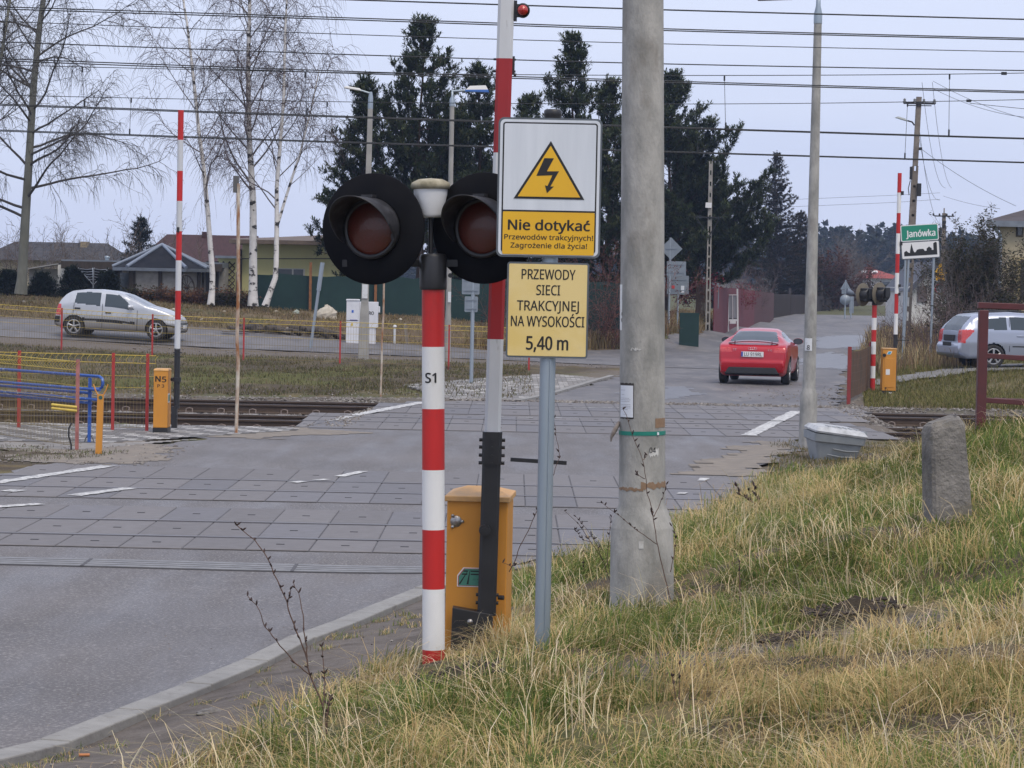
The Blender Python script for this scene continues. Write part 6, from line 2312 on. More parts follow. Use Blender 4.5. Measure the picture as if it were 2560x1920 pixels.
boxp(MB(), xf(592), xf(603), -.33, -.25, -.6, zf(597, 680)).build('door', doorm, g)
wf = boxp(MB(), xf(688), xf(762), -.03, .06, zf(720, 700), zf(720, 671)).build('window', win_frame, g)
boxp(MB(), xf(695), xf(730), -.05, .0, zf(720, 699), zf(720, 673)).build('pane', win_dark, wf)
boxp(MB(), xf(734), xf(758), -.05, .0, zf(720, 699), zf(720, 673)).build('pane', win_dark, wf)
MB().tube([(xf(592), -.35, zf(592, 618)), (xf(603), -.1, zf(603, 625)), (xf(604), -.1, -.5)], .045, 6).build('downpipe', timber, g)
MB().tube([(xf(606), -.4, zf(606, 647)), (xf(850), -.4, zf(850, 647))], .02, 4).build('cable', trim, g)

# cream house at the right edge
g, xf, zf, k = bld('house', 'cream rendered house with dark hipped roof at the right edge', 2530, 88)
zt = zf(2500, 556)
xl = xf(2495)
b = MB()
b.add([(xl, 0, -1), (xl + 12, 3.4, -1), (xl + 14, 12, -1), (xl + 2.6, 9, -1), (xl, 0, zt), (xl + 12, 3.4, zt), (xl + 14, 12, zt), (xl + 2.6, 9, zt)], [(0, 1, 5, 4), (1, 2, 6, 5), (2, 3, 7, 6), (3, 0, 4, 7)])
b.build('wall', wall_cream, g)
b = MB()
e0 = (xf(2452), -.6, zf(2453, 552))
e1 = (xl + 13, 3.2, zf(2453, 552) + .05)
e3 = (xl + 2.2, 10, zf(2453, 552))
e2 = (xl + 15, 12.6, zf(2453, 552) + .05)
ap0, ap1 = (xl + 2.8, 4.2, zf(2560, 512) + .3), (xl + 6.4, 6.8, zf(2560, 512) + .3)
dz = Vector((0, 0, -.2))
b.add([e0, e1, e2, e3, ap0, ap1], [(0, 1, 5, 4), (1, 2, 5), (2, 3, 4, 5), (3, 0, 4)], 0)
b.add([e0, e1, e2, e3] + [tuple(Vector(p) + dz) for p in (e0, e1, e2, e3)], [(4, 5, 1, 0), (5, 6, 2, 1), (7, 4, 0, 3), (7, 6, 5, 4)], 1)
b.build('roof', [mat('house_roof', (.075, .06, .06), .8, col2=(.05, .042, .045), scale=3, stretch=(1, 3, 1)), roof_edge], g)
b = MB()
b.tube([(xf(2466), -.5, zf(2466, 552)), (xf(2468), -.4, zf(2468, 562)), (xf(2494), -.1, zf(2494, 588)), (xf(2496), -.1, zf(2496, 600)), (xf(2496), -.1, -.5)], .06, 8)
b.build('downpipe', galv, g)
wy = lambda u_: (xf(u_) - xl) * .283
wf = MB().box(((xf(2537) + xf(2555)) / 2, wy(2546), (zf(2546, 559) + zf(2546, 592)) / 2), (xf(2555) - xf(2537), .1, 33 * k), rz=R(15.8)).build('window', timber, g)
MB().box(((xf(2540) + xf(2552)) / 2, wy(2546) - .05, (zf(2546, 562) + zf(2546, 588)) / 2), (xf(2552) - xf(2540), .06, 26 * k), rz=R(15.8)).build('pane', win_dark, wf)
rec = MB()
rec.box((xf(2552), wy(2552), (zf(2552, 643) + zf(2552, 750)) / 2), (.62, .1, 107 * k), 0, rz=R(15.8))
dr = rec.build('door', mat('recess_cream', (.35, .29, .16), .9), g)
MB().box((xf(2565), wy(2565) - .06, (zf(2552, 650) + zf(2552, 750)) / 2), (.36, .08, 100 * k), rz=R(15.8)).build('door_leaf', doorm, dr)
# white gabled house and red-roofed house in the distance
g, xf, zf, k = bld('house', 'white gabled house with steep dark roof edge, behind the town sign', 2310, 150)
b = MB()
x0, xa_, x1 = xf(2270), xf(2328), xf(2388)
b.add([(x0, 0, -2), (x1, 0, -2), (x1, 0, zf(2380, 718)), (xa_, 0, zf(2328, 660)), (x0, 0, zf(2270, 718)), (x0, 9, -2), (x1, 9, -2), (x1, 9, zf(2380, 718)), (xa_, 9, zf(2328, 660)), (x0, 9, zf(2270, 718))], [(0, 1, 2, 3, 4), (0, 4, 9, 5), (1, 6, 7, 2)])
b.build('wall', wall_white, g)
b = MB()
for (a, c_) in (((xf(2264), zf(2264, 728)), (xa_, zf(2328, 654))), ((xa_, zf(2328, 654)), (xf(2394), zf(2390, 728)))):
    b.add([(a[0], -.5, a[1]), (c_[0], -.5, c_[1]), (c_[0], 9.5, c_[1]), (a[0], 9.5, a[1]), (a[0], -.5, a[1] - .35), (c_[0], -.5, c_[1] - .35)], [(0, 1, 2, 3), (4, 5, 1, 0), (3, 2, 1, 0)])
b.build('roof', mat('grey_blue_roof', (.07, .075, .095), .7), g)
boxp(MB(), xf(2293), xf(2317), -.08, .1, zf(2300, 755), zf(2300, 716)).build('door', mat('garage_brown', (.12, .1, .1), .7), g)
g, xf, zf, k = bld('house', 'distant white house with a red tiled hip roof and two skylights', 2200, 290)
b = MB()
x0, x1 = xf(2148), xf(2262)
z0_ = zf(2200, 696)
b.add([(x0, 0, z0_), (x1, 0, z0_), (x1, 9, z0_), (x0, 9, z0_), (xf(2172), 4, zf(2172, 671)), (xf(2192), 4, zf(2192, 671))], [(0, 1, 5, 4), (1, 2, 5), (2, 3, 4, 5), (3, 0, 4)])
rr_ = b.build('roof', mat('red_tiles', (.30, .05, .035), .8, col2=(.22, .045, .03), scale=1, stretch=(1, 1, 4)), g)
b = MB()
boxp(b, xf(2172), xf(2190), 3.5, 4.5, zf(2180, 674), zf(2180, 667))
b.build('chimney', MATS['red_tiles'], rr_)
for u_ in (2165, 2190):
    p = Vector((xf(u_), 1.75, zf(u_, 682) + .12))
    MB().box(p, (.7, .5, .06), rx=R(25)).build('skylight', g_white, rr_)
boxp(MB(), x0 + .3, x1 - .3, .5, 8, -3, z0_).build('wall', wall_white, g)
boxp(MB(), xf(2206), xf(2224), -.0, .55, zf(2215, 722), zf(2215, 704)).build('window', win_dark, g)

# ------------------------------------------------------------------ garden fences and yard things
grnm = mat('green_mesh_screen', (.006, .028, .027), .85, col2=(.012, .042, .037), scale=1.3, lo=.3, hi=.7)
f = thing('screen_fence', 'long dark green mesh screen fence with rusty posts under the yellow house', 'fence', on(1000, 93.2))
o0 = f.location
us = np.linspace(627, 1556, 40)
b = MB()
vs = []
r_ = random.Random(8)
for i, u_ in enumerate(us):
    x = xpx(u_, 93.2) - o0.x
    zt = zpx(u_, float(np.interp(u_, [627, 1150, 1556], [684, 699, 706])), 93.2) - o0.z + r_.uniform(-.04, .04)
    zg = tz(xpx(u_, 93.2), 93.2) - o0.z - .3
    y = r_.uniform(-.05, .05)
    vs += [(x, y, zg), (x, y + .02, zt)]
b.add(vs, [(2 * i, 2 * i + 2, 2 * i + 3, 2 * i + 1) for i in range(len(us) - 1)], 0, True)
b.build('screen', grnm, f)
for u_ in (629, 777, 940, 1110, 1290, 1450):
    x = xpx(u_, 93.2)
    MB().box((x - o0.x, -.08, tz(x, 93.2) - o0.z + .75), (.09, .07, 2.0)).build('post', rust, f)
redf = mat('maroon_boards', (.15, .018, .03), .8, col2=(.09, .02, .026), scale=2, stretch=(8, 8, .3), lo=.3, hi=.7)
f = thing('board_fence', 'maroon board fence running beside the road behind the white frame', 'fence', Vector((xpx(1790, 112), 112, tz(xpx(1790, 112), 112))))
o0 = f.location
r_ = random.Random(2)
A, B_ = Vector((xpx(1786, 112), 112)), Vector((xpx(1935, 164), 164))
n = 70
n = 170
for part_, (i0, i1) in enumerate(((0, 100), (100, 170))):
    b = MB()
    for i in range(i0, i1):
        p = A.lerp(B_, i / n)
        zg = tz(p.x, p.y)
        hh = np.interp(i / n, [0, 1], [2.38, 2.0]) - zg + r_.uniform(-.03, .03)
        b.box((p.x - o0.x, p.y - o0.y, zg - o0.z + hh / 2 - .1), (.3, .03, hh + .2), 0, rz=math.atan2(B_.y - A.y, B_.x - A.x))
    b.build('board_panel', redf if part_ == 0 else mat('dull_maroon_boards', (.095, .028, .03), .85, col2=(.06, .024, .025), scale=2, stretch=(8, 8, .3)), f)
browf = mat('dark_boards', (.05, .042, .042), .85, col2=(.033, .028, .03), scale=2, stretch=(8, 8, .3), lo=.3, hi=.7)
f = thing('board_fence', 'dark brown board fence along the left side of the distant road', 'fence', Vector((xpx(1950, 178), 178, tz(xpx(1950, 178), 178))))
o0 = f.location
A, B_ = Vector((xpx(1930, 166), 166)), Vector((xpx(2152, 208), 208))
n = 110
b = MB()
for i in range(n):
    p = A.lerp(B_, i / n)
    zg = tz(p.x, p.y)
    hh = np.interp(i / n, [0, 1], [1.95, 1.62]) - zg + r_.uniform(-.04, .04)
    b.box((p.x - o0.x, p.y - o0.y, zg - o0.z + hh / 2 - .1), (.26, .04, hh + .2), 0, rz=R(20))
b.build('board_panel', browf, f)
for i in range(7):
    p = A.lerp(B_, i / 6)
    MB().box((p.x - o0.x, p.y - o0.y - .1, tz(p.x, p.y) - o0.z + .85), (.16, .12, 1.9)).build('post', browf, f)
b = MB()
p = on(1722, 96)
b.box((0, 0, .55), (.72, .05, 1.35))
tag(b.build('dark_gate', grnm, None, p, bevel=.01), 'dark green solid gate panel between the sign backs and the lattice pole', 'gate')
p = on(1754, 113)
b = MB()
for i in range(9):
    b.box((-.26 + i * .065, 0, (2.36 - p.z) / 2), (.053, .025, 2.36 - p.z + .2))
tag(b.build('wooden_gate', mat('brown_gate', (.07, .045, .035), .85), None, p), 'narrow brown slatted gate beside the dark green panel', 'gate')
f = thing('garden_wall', 'pale block wall closing the far end of the road', 'wall', on(2195, 209))
MB().box((0, 0, .1), (82 * 209 / F, .25, 2.0)).build('blocks', wall_block, f)
# white metal frame
base = on(1832, 121)
k = 121 / F
zf = lambda v: HC - base.z - (v - 713) * k
wfm = thing('white_frame', 'white metal frame with two grey panels leaning by the maroon fence', 'frame', base, rot=(R(-4), R(-1.5), 0))
b = MB()
for u_ in (1821, 1845):
    b.box(((u_ - 1832.5) * k, 0, (zf(722) + 0) / 2), (4 * k, .06, zf(722)))
b.box((0, 0, zf(737)), (24 * k, .05, .04))
b.box((0, 0, zf(800)), (24 * k, .05, .1))
b.box((0, .0, zf(770)), (1.6 * k, .05, 66 * k))
b.box((0, -.05, zf(806)), (16 * k, .2, .12), taper=.9)
b.build('frame', g_white, wfm)
for u_ in (1827, 1839):
    MB().box(((u_ - 1832.5) * k, .02, zf(768)), (9.5 * k, .02, 58 * k)).build('panel', mat('grey_panel', (.3, .31, .34), .6), wfm)
b = MB()
for u_ in (1827, 1839):
    b.box(((u_ - 1832.5) * k, -.03, zf(796)), (8 * k, .03, .035))
b.build('slot', trim, wfm)
# little blue board on a stake with tape
base = on(1528, 95)
k = 95 / F
bb2 = thing('blue_board', 'small light blue board tied to a wooden stake left of the concrete pole', 'board', base)
zf = lambda v: HC - base.z - (v - 707) * k
MB().box((0, 0, zf(762) / 2 - .1), (.07, .05, zf(762) + .2)).build('stake', wood_grey, bb2)
MB().box((.34, -.03, zf(778)), (.56, .02, .52)).build('panel', mat('sky_blue_board', (.03, .28, .55), .5), bb2)
text('WUL', .13, .36, g_white, bb2, (.30, -.042, zf(772)), bold=.02)
text('ul.', .12, .15, g_white, bb2, (.36, -.042, zf(786)), bold=.02)
b = MB()
b.tube([(0, -.03, zf(764)), (-.25, -.03, zf(770)), (-.5, 0, zf(776))], .011, 5)
b.tube([(0, -.04, zf(768)), (-.06, -.05, zf(786)), (-.1, -.05, zf(800)), (-.14, -.05, zf(806))], .018, 5)
b.build('tape', g_white, bb2)
# rotary clothes dryer and cart wheel
base = on(233, 95)
k = 95 / F
zf = lambda v: HC - base.z - (v - 681) * k
cdw = thing('clothes_dryer', 'rotary clothes dryer with spread arms in front of the shed', 'clothes dryer', base)
al = mat('aluminium', (.45, .48, .52), .4, metal=.6)
MB().tube([(0, 0, -.2), (0, 0, zf(676))], .025, 8).build('pole', al, cdw)
armp = []
for a in (0, 90, 180, 270):
    c_, s_ = math.cos(R(a + 12)), math.sin(R(a + 12))
    MB().tube([(0, 0, zf(712)), (c_ * 38 * k, s_ * 38 * k, zf(670))], .016, 6).build('arm', al, cdw)
    armp.append((c_, s_))
b = MB()
for q_ in (.35, .5, .65, .8, .95):
    for i in range(4):
        (c0, s0), (c1, s1) = armp[i], armp[(i + 1) % 4]
        z_ = zf(712) + (zf(670) - zf(712)) * q_
        b.tube([(c0 * 38 * k * q_, s0 * 38 * k * q_, z_), ((c0 + c1) / 2 * 38 * k * q_, (s0 + s1) / 2 * 38 * k * q_, z_ - .03), (c1 * 38 * k * q_, s1 * 38 * k * q_, z_)], .008, 4, cap=False)
b.build('line', al, cdw)
base = on(467, 95.5)
k = 95.5 / F
cwh = thing('cart_wheel', 'old dark wooden cart wheel leaning by the pavilion', 'wheel', base + Vector((0, 0, .5)), rot=(R(-10), 0, R(60)))
b = MB()
b.tube([(.45 * math.cos(a), 0, .45 * math.sin(a)) for a in np.linspace(0, 2 * pi, 29)], .03, 6, cap=False)
b.build('rim', timber, cwh)
b = MB()
for i in range(10):
    a = 2 * pi * i / 10
    b.tube([(0, 0, 0), (.45 * math.cos(a), 0, .45 * math.sin(a))], .016, 5)
b.tube([(0, -.08, 0), (0, .08, 0)], .07, 10)
b.build('spokes', timber, cwh)

# ------------------------------------------------------------------ power poles
conc_old = mat('old_concrete', (.24, .21, .18), .9, col2=(.15, .125, .105), scale=4, lo=.35, hi=.65, bump=.2, bscale=20)
insu = mat('insulator', (.16, .17, .18), .4)


def lattice(b, p0, p1, w0, w1, d=.14, gap=.34, solid=.08, hole0=.1):
    """two-legged concrete pole with ladder openings"""
    p0, p1 = Vector(p0), Vector(p1)
    Ln = (p1 - p0).length
    ax = (p1 - p0).normalized()
    ry = math.atan2(ax.x, ax.z)
    for s_ in (-1, 1):
        q0 = p0 + Vector((s_ * w0 * .36, 0, 0))
        q1 = p1 + Vector((s_ * w1 * .36, 0, 0))
        loft(b, [[(q.x + sx_ * ww * .15, q.y + sy_ * d / 2, q.z) for sx_, sy_ in ((-1, -1), (1, -1), (1, 1), (-1, 1))] for q, ww in ((q0, w0), (q1, w1))])
    t = 0
    while t < Ln:
        q = p0 + ax * t
        ww = w0 + (w1 - w0) * t / Ln
        hh = solid if t < Ln * .62 else solid * 3.2
        b.box(q, (ww * .5, d * .9, hh), ry=ry)
        t += gap
    return b


base = on(1769, 112)
k, X_, Z_ = pix(base, 1769, 800)
lpole = thing('lattice_pole', 'slim concrete ladder pole with black bracket and white box before the pines', 'pole', base)
b = MB()
lattice(b, (0, 0, -.2), (X_(1776, 379), 0, Z_(379)), .21, .15, gap=.48, solid=.09)
b.build('shaft', mat('pale_concrete', (.36, .34, .31), .9, col2=(.26, .245, .22), scale=4), lpole)
b = MB()
zc = Z_(519)
b.box((X_(1768, 519), -.1, zc), (78 * k, .06, .06), ry=R(1))
for s_ in (-1, 1):
    b.tube([(X_(1768, 519) + s_ * 30 * k, -.1, zc), (X_(1771, 565), -.1, Z_(567))], .025, 6)
b.box((X_(1770, 567), -.1, Z_(567)), (14 * k, .07, .08))
b.build('bracket', black, lpole)
MB().box((X_(1770, 489), -.11, Z_(489)), (15 * k, .08, 13 * k), ry=R(3)).build('box', g_white, lpole)

base = on(2264, 85)
k, X_, Z_ = pix(base, 2264, 800)
pp1 = thing('power_pole', 'leaning dark concrete power pole with crossarm and street lamp behind the town sign', 'power pole', base)
lean = (2294 - 2264 - .02 * 613) * k
b = MB()
tp = Vector((lean, 0, Z_(187)))
md = Vector((lean * .42, 0, Z_(187) * .42))
lattice(b, (0, 0, -.3), tp * .72, .26, .19, gap=.47, solid=.17)
b.box(tp * .86, (.16, .16, (tp * .28).length), ry=math.atan2(lean, Z_(187)))
b.build('shaft', conc_old, pp1)
xa = X_(2294, 203)
b = MB()
b.box((xa, -.1, Z_(203)), (78 * k, .08, .07))
b.box((xa, -.1, Z_(209)), (60 * k, .04, .03))
b.build('crossarm', black, pp1)
for u_ in (2257, 2282, 2305, 2331):
    MB().lathe([(.0, -.02), (.05, 0), (.06, .06), (.035, .1), (.05, .13), (.0, .17)], 10, 0, Matrix.Translation((X_(u_, 203), -.1, Z_(204)))).build('insulator', insu, pp1)
MB().tube([(X_(2282, 257), -.08, Z_(258)), (X_(2276, 250), -.1, Z_(250)), (X_(2264, 247), -.12, Z_(247))], .025, 6).build('lamp_arm', black, pp1)
MB().box((X_(2249, 242), -.12, Z_(242)), (32 * k, .16, .07), ry=R(16), taper=.6).build('lamp_head', mat('lamp_grey', (.3, .33, .33), .5), pp1, bevel=.02)
for u_, v_, w_, h_ in ((2294, 418, 10, 32), (2274, 377, 6, 32), (2297, 316, 7, 7)):
    MB().box((X_(u_, v_), -.12, Z_(v_)), (w_ * k, .14, h_ * k)).build('junction_box', black, pp1, bevel=.01)
MB().tube([(X_(2272, 395), -.14, Z_(395)), (X_(2267, 415), -.14, Z_(415)), (X_(2269, 430), -.14, Z_(432))], .015, 5).build('cable', black, pp1)
base = on(2352, 125)
k, X_, Z_ = pix(base, 2352, 780)
pp2 = thing('power_pole', 'smaller distant power pole with crossarm and lamp, left of the cream house', 'power pole', base)
b = MB()
lattice(b, (0, 0, -.3), (0, 0, Z_(520)), .25, .17, gap=.6, solid=.2)
b.box((0, 0, (Z_(520) + Z_(468)) / 2), (.16, .16, Z_(468) - Z_(520) + .1))
b.tube([(0, 0, Z_(470)), (0, 0, Z_(453))], .03, 6)
b.build('shaft', conc_old, pp2)
b = MB()
b.box((0, -.1, Z_(473)), (50 * k, .07, .06))
for u_ in (2331, 2346, 2364, 2379):
    b.lathe([(.04, 0), (.05, .08), (.03, .12), (0, .14)], 8, 0, Matrix.Translation((X_(u_, 473), -.1, Z_(473))))
b.build('crossarm', black, pp2)
for v_ in (488, 499, 551):
    MB().box((0, -.1, Z_(v_)), (9 * k, .1, .14)).build('clamp', black, pp2)
b = MB()
b.tube([(0, 0, Z_(528)), (X_(2335, 524), 0, Z_(524)), (X_(2325, 520), 0, Z_(520))], .025, 6)
b.box((X_(2316, 518), 0, Z_(518)), (18 * k, .12, .05), ry=R(14))
b.build('lamp_arm', mat('lamp_grey', (.3, .33, .33), .5), pp2)

# ------------------------------------------------------------------ overhead wires
wirem = mat('contact_wire', (.03, .032, .034), .5, metal=.4)
thinm = mat('service_cable', (.10, .11, .13), .6)
WG = 'overhead wires above the tracks'


def wire(label, pts, Y, rad, dbl=0, name='overhead_wire', group=WG, m=None):
    """pts: photo positions (u, v) the wire passes at distance Y (or list of distances)"""
    ys = Y if hasattr(Y, '__len__') else [Y] * len(pts)
    P = [at(u, v, y) for (u, v), y in zip(pts, ys)]
    A = np.array(P)
    t = np.linspace(0, len(P) - 1, 40)
    Q = np.stack([np.interp(t, np.arange(len(P)), A[:, i]) for i in range(3)], 1)
    kk_ = np.array([1, 2, 3, 2, 1]) / 9
    for _ in range(4):
        Qp = np.pad(Q, ((2, 2), (0, 0)), 'edge')
        Qs = np.stack([np.convolve(Qp[:, i], kk_, 'valid') for i in range(3)], 1)
        Q[2:-2] = Qs[2:-2]
    o0 = Vector(Q[0])
    b = MB()
    b.tube([Vector(q) - o0 for q in Q], rad, 5)
    o = b.build(name, m or wirem, None, o0)
    tag(o, label, 'wire', group)
    if dbl:
        b = MB()
        b.tube([Vector(q) - o0 + Vector((0, .06, -dbl * (1 - .6 * i / 39))) for i, q in enumerate(Q)], rad, 5)
        b.build('twin_wire', wirem, o)
    return o


def lerp_pts(pts, u):
    a = np.array(pts, float)
    return float(np.interp(u, a[:, 0], a[:, 1]))


w1 = wire('overhead wire leaving the picture at its top, topmost of all', [(-400, -42), (1200, 9.8), (1665, 25), (2560, 48.6), (3100, 60)], 25, .0075)
w2p = [(-300, 6), (0, 17), (900, 45), (1665, 73), (2560, 96), (3000, 104)]
wire('twin overhead wires just under the topmost wire', w2p, 30, .0072, .022)
wire('single thin overhead wire below the uppermost twin wires', [(-300, 41), (0, 53), (900, 88), (1665, 110.5), (2560, 130), (3000, 137)], 30, .005)
wire('strong overhead wire crossing the red part of the near boom', [(-300, 92), (0, 104.6), (900, 138), (1665, 161), (2560, 176.5), (3000, 183)], 37, .0085)
wire('strong twin overhead wire touching the crossarm pole top height', [(-300, 134), (0, 146.5), (900, 180), (1665, 202.5), (2560, 228.6), (3000, 240)], 37, .0085, .03)
w6p = [(-300, 153), (0, 162.5), (900, 184), (1665, 189.5), (2200, 187.5), (2560, 183), (3000, 174)]
w8p = [(-300, 249), (0, 260), (900, 292), (1665, 317.5), (2560, 345.8), (3000, 357)]
w7p = [(-300, 230), (0, 238), (900, 257), (1665, 261), (2100, 258), (2560, 249.5), (3000, 238)]
w9p = [(-300, 314), (0, 325), (900, 356.5), (1665, 378.3), (2560, 405.6), (3000, 418)]
w6 = wire('thin carrier wire whose droppers hold the second lowest wire', w6p, 44.7, .007)
w8 = wire('second lowest overhead wire, hung from droppers', w8p, 44.7, .0095, .02)
w7 = wire('thin carrier wire above the lowest wire, rising slightly to the right', w7p, 50, .007)
w9 = wire('lowest overhead wire, just over the white box pole', w9p, 50, .0095, .02)


def dropper(parent, pa, pb, u0, u1, Y):
    a = at(u0, lerp_pts(pa, u0), Y)
    c = at(u1, lerp_pts(pb, u1), Y)
    b = MB()
    o0 = Vector(parent.location)
    b.tube([a - o0, c - o0], .0045, 4)
    b.tube([a - o0, a - o0 + Vector((0, 0, -.09))], .016, 5)
    b.tube([c - o0 + Vector((0, 0, .11)), c - o0], .016, 5)
    b.build('dropper', wirem, parent)


for u0, u1 in ((206, 211), (763, 767), (1811, 1814), (2374, 2372)):
    dropper(w6, w6p, w8p, u0, u1, 44.7)
for u0, u1 in ((328, 324), (818, 813), (1750, 1744), (2269, 2262)):
    dropper(w7, w7p, w9p, u0, u1, 50)
for u_, pts_, Y, par in ((2510, w6p, 44.7, w6), (2422, w7p, 50, w7)):
    a = at(u_, lerp_pts(pts_, u_), Y)
    b = MB()
    b.box(a - Vector(par.location), (.09, .04, .05))
    b.build('clamp', wirem, par)
wire('branch wire splitting off the carrier wire at a clamp towards the right edge', [(2424, 258), (2560, 272), (2900, 300)], 50, .0055)
SG = 'thin service cables between the power poles'
zb = lambda a, b_, n, sag: [(a[0] + (b_[0] - a[0]) * i / n, a[1] + (b_[1] - a[1]) * i / n + sag * 4 * (i / n) * (1 - i / n)) for i in range(n + 1)]
for lab, a, c_, sag, ys in (('outermost curved service cable from the leaning pole crossarm to the distant pole', (2331, 206), (2379, 470), 60, (85, 125)),
                            ('second curved service cable from the leaning pole to the distant pole', (2305, 206), (2364, 470), 70, (85, 125)),
                            ('service cable dropping steeply beside the leaning pole', (2296, 330), (2350, 500), 50, (85, 125)),
                            ('lowest loop of cable from the leaning pole to the distant pole base', (2298, 318), (2352, 560), 60, (85, 125)),
                            ('service cable from the distant pole to the cream house eave', (2358, 490), (2500, 522), 4, (125, 90)),
                            ('faint service cable from the leaning pole down to the cream house', (2300, 370), (2540, 515), 10, (85, 92)),
                            ('faint cable crossing the sky right of the leaning pole', (2333, 203), (2600, 305), 12, (85, 70)),
                            ('faint cable below the other one right of the leaning pole', (2333, 222), (2600, 296), 16, (85, 70))):
    p = zb(a, c_, 8, sag)
    wire(lab, p, list(np.linspace(ys[0], ys[1], 9)), .0075, name='service_cable', group=SG, m=thinm)
wire('long faint cable behind the spruce, upper one', [(1500, 512), (1900, 502), (2240, 488), (2350, 482)], 128, .008, name='service_cable', group=SG, m=thinm)
wire('long faint cable behind the spruce, lower one', [(1500, 528), (1900, 520), (2240, 506), (2350, 498)], 128, .008, name='service_cable', group=SG, m=thinm)
# edge of a mast at the right border
b = MB()
p = at(2566, 180, 34)
b.box((0, 0, 1.2), (.07, .1, 4.2))
tag(b.build('mast', mat('mast_grey_brown', (.16, .13, .12), .8), None, p + Vector((0.04, 0, -.05))), 'sliver of a grey brown mast at the upper right border', 'mast')
# ------------------------------------------------------------------ trees, bushes, grass
def frames(d):
    d = d / (np.linalg.norm(d, axis=-1, keepdims=True) + 1e-9)
    ref = np.where(np.abs(d[..., 2:3]) < .9, np.array([0, 0, 1.0]), np.array([1.0, 0, 0]))
    a = np.cross(d, ref)
    a /= np.linalg.norm(a, axis=-1, keepdims=True) + 1e-9
    return d, a, np.cross(d, a)


def segmesh(name, S_, m, parent, k=4, col=None):
    """S_: list of (p0, p1, r0, r1); one small prism each"""
    A = np.array([(*s[0], *s[1], s[2], s[3]) for s in S_], dtype=float)
    p0, p1, r0, r1 = A[:, :3], A[:, 3:6], A[:, 6], A[:, 7]
    d, a, b = frames(p1 - p0)
    th = np.arange(k) * 2 * pi / k
    ring = a[:, None] * np.cos(th)[None, :, None] + b[:, None] * np.sin(th)[None, :, None]
    V = np.concatenate([p0[:, None] + ring * r0[:, None, None], p1[:, None] + ring * r1[:, None, None]], 1).reshape(-1, 3)
    i = np.arange(k)
    q = np.stack([i, (i + 1) % k, k + (i + 1) % k, k + i], -1)
    Q = (q[None] + (np.arange(len(A)) * 2 * k)[:, None, None]).reshape(-1, 4)
    return npmesh(name, V, Q, m, parent, smooth=k > 4)


def rvec(r):
    return Vector((r.gauss(0, 1), r.gauss(0, 1), r.gauss(0, 1)))


def limb(S_, p, d, Ln, rad, r, wig=.12, trop=0.0, n=None, taper=.25, out=None):
    """one wandering limb; returns its joints"""
    n = n or max(3, int(Ln / .4))
    st = Ln / n
    pts = [(p.copy(), d.copy(), rad)]
    for i in range(n):
        d = (d + rvec(r) * wig + Vector((0, 0, trop))).normalized()
        p2 = p + d * st
        r1 = rad * (1 - (1 - taper) * (i + 1) / n)
        S_.append((p, p2, pts[-1][2], r1))
        pts.append((p2, d.copy(), r1))
        p = p2
    return pts


def spread(d, ang, r):
    ax = d.orthogonal().normalized()
    ax.rotate(Matrix.Rotation(r.uniform(0, 2 * pi), 3, d))
    q = d.copy()
    q.rotate(Matrix.Rotation(ang, 3, ax))
    return q


def strand(S_, p, Ln, r, r0=.006, lean=None):
    d = (lean or Vector((r.gauss(0, .5), r.gauss(0, .5), -.1))).normalized()
    n = 4
    for i in range(n):
        d = (d + Vector((r.gauss(0, .12), r.gauss(0, .12), -.55))).normalized()
        p2 = p + d * Ln / n
        S_.append((p, p2, r0 * (1 - .15 * i), r0 * (1 - .15 * (i + 1))))
        p = p2


birch_bark = mat('birch_bark', (.74, .72, .69), .85, col2=(.58, .56, .53), scale=3, stretch=(1, 1, 1.5), col3=(.03, .028, .027), scale3=2.9, lo3=.545, hi3=.60, bump=.3, bscale=14)
birch_low = birch_bark
twig_birch = mat('birch_twigs', (.085, .062, .062), .9)
limb_birch = mat('birch_limbs', (.17, .15, .145), .9, col2=(.14, .12, .115), scale=4)
bark_grey = mat('green_grey_bark', (.19, .19, .155), .9, col2=(.13, .13, .105), scale=4, stretch=(1, 1, .4), bump=.3, bscale=14)
twig_grey = mat('dark_twigs', (.07, .062, .055), .9)
bark_pine = mat('pine_bark', (.10, .062, .042), .95, col2=(.06, .042, .034), scale=5, bump=.5, bscale=12)


def pixpath(pts, Y, dy=None):
    return [at(u, v, Y + (dy[i] if dy else 0)) for i, (u, v) in enumerate(pts)]


def resample(P, n):
    A = np.array(P)
    s = np.append(0, np.cumsum(np.linalg.norm(np.diff(A, axis=0), axis=1)))
    t = np.linspace(0, s[-1], n)
    return [Vector([float(np.interp(x, s, A[:, i])) for i in range(3)]) for x in t]


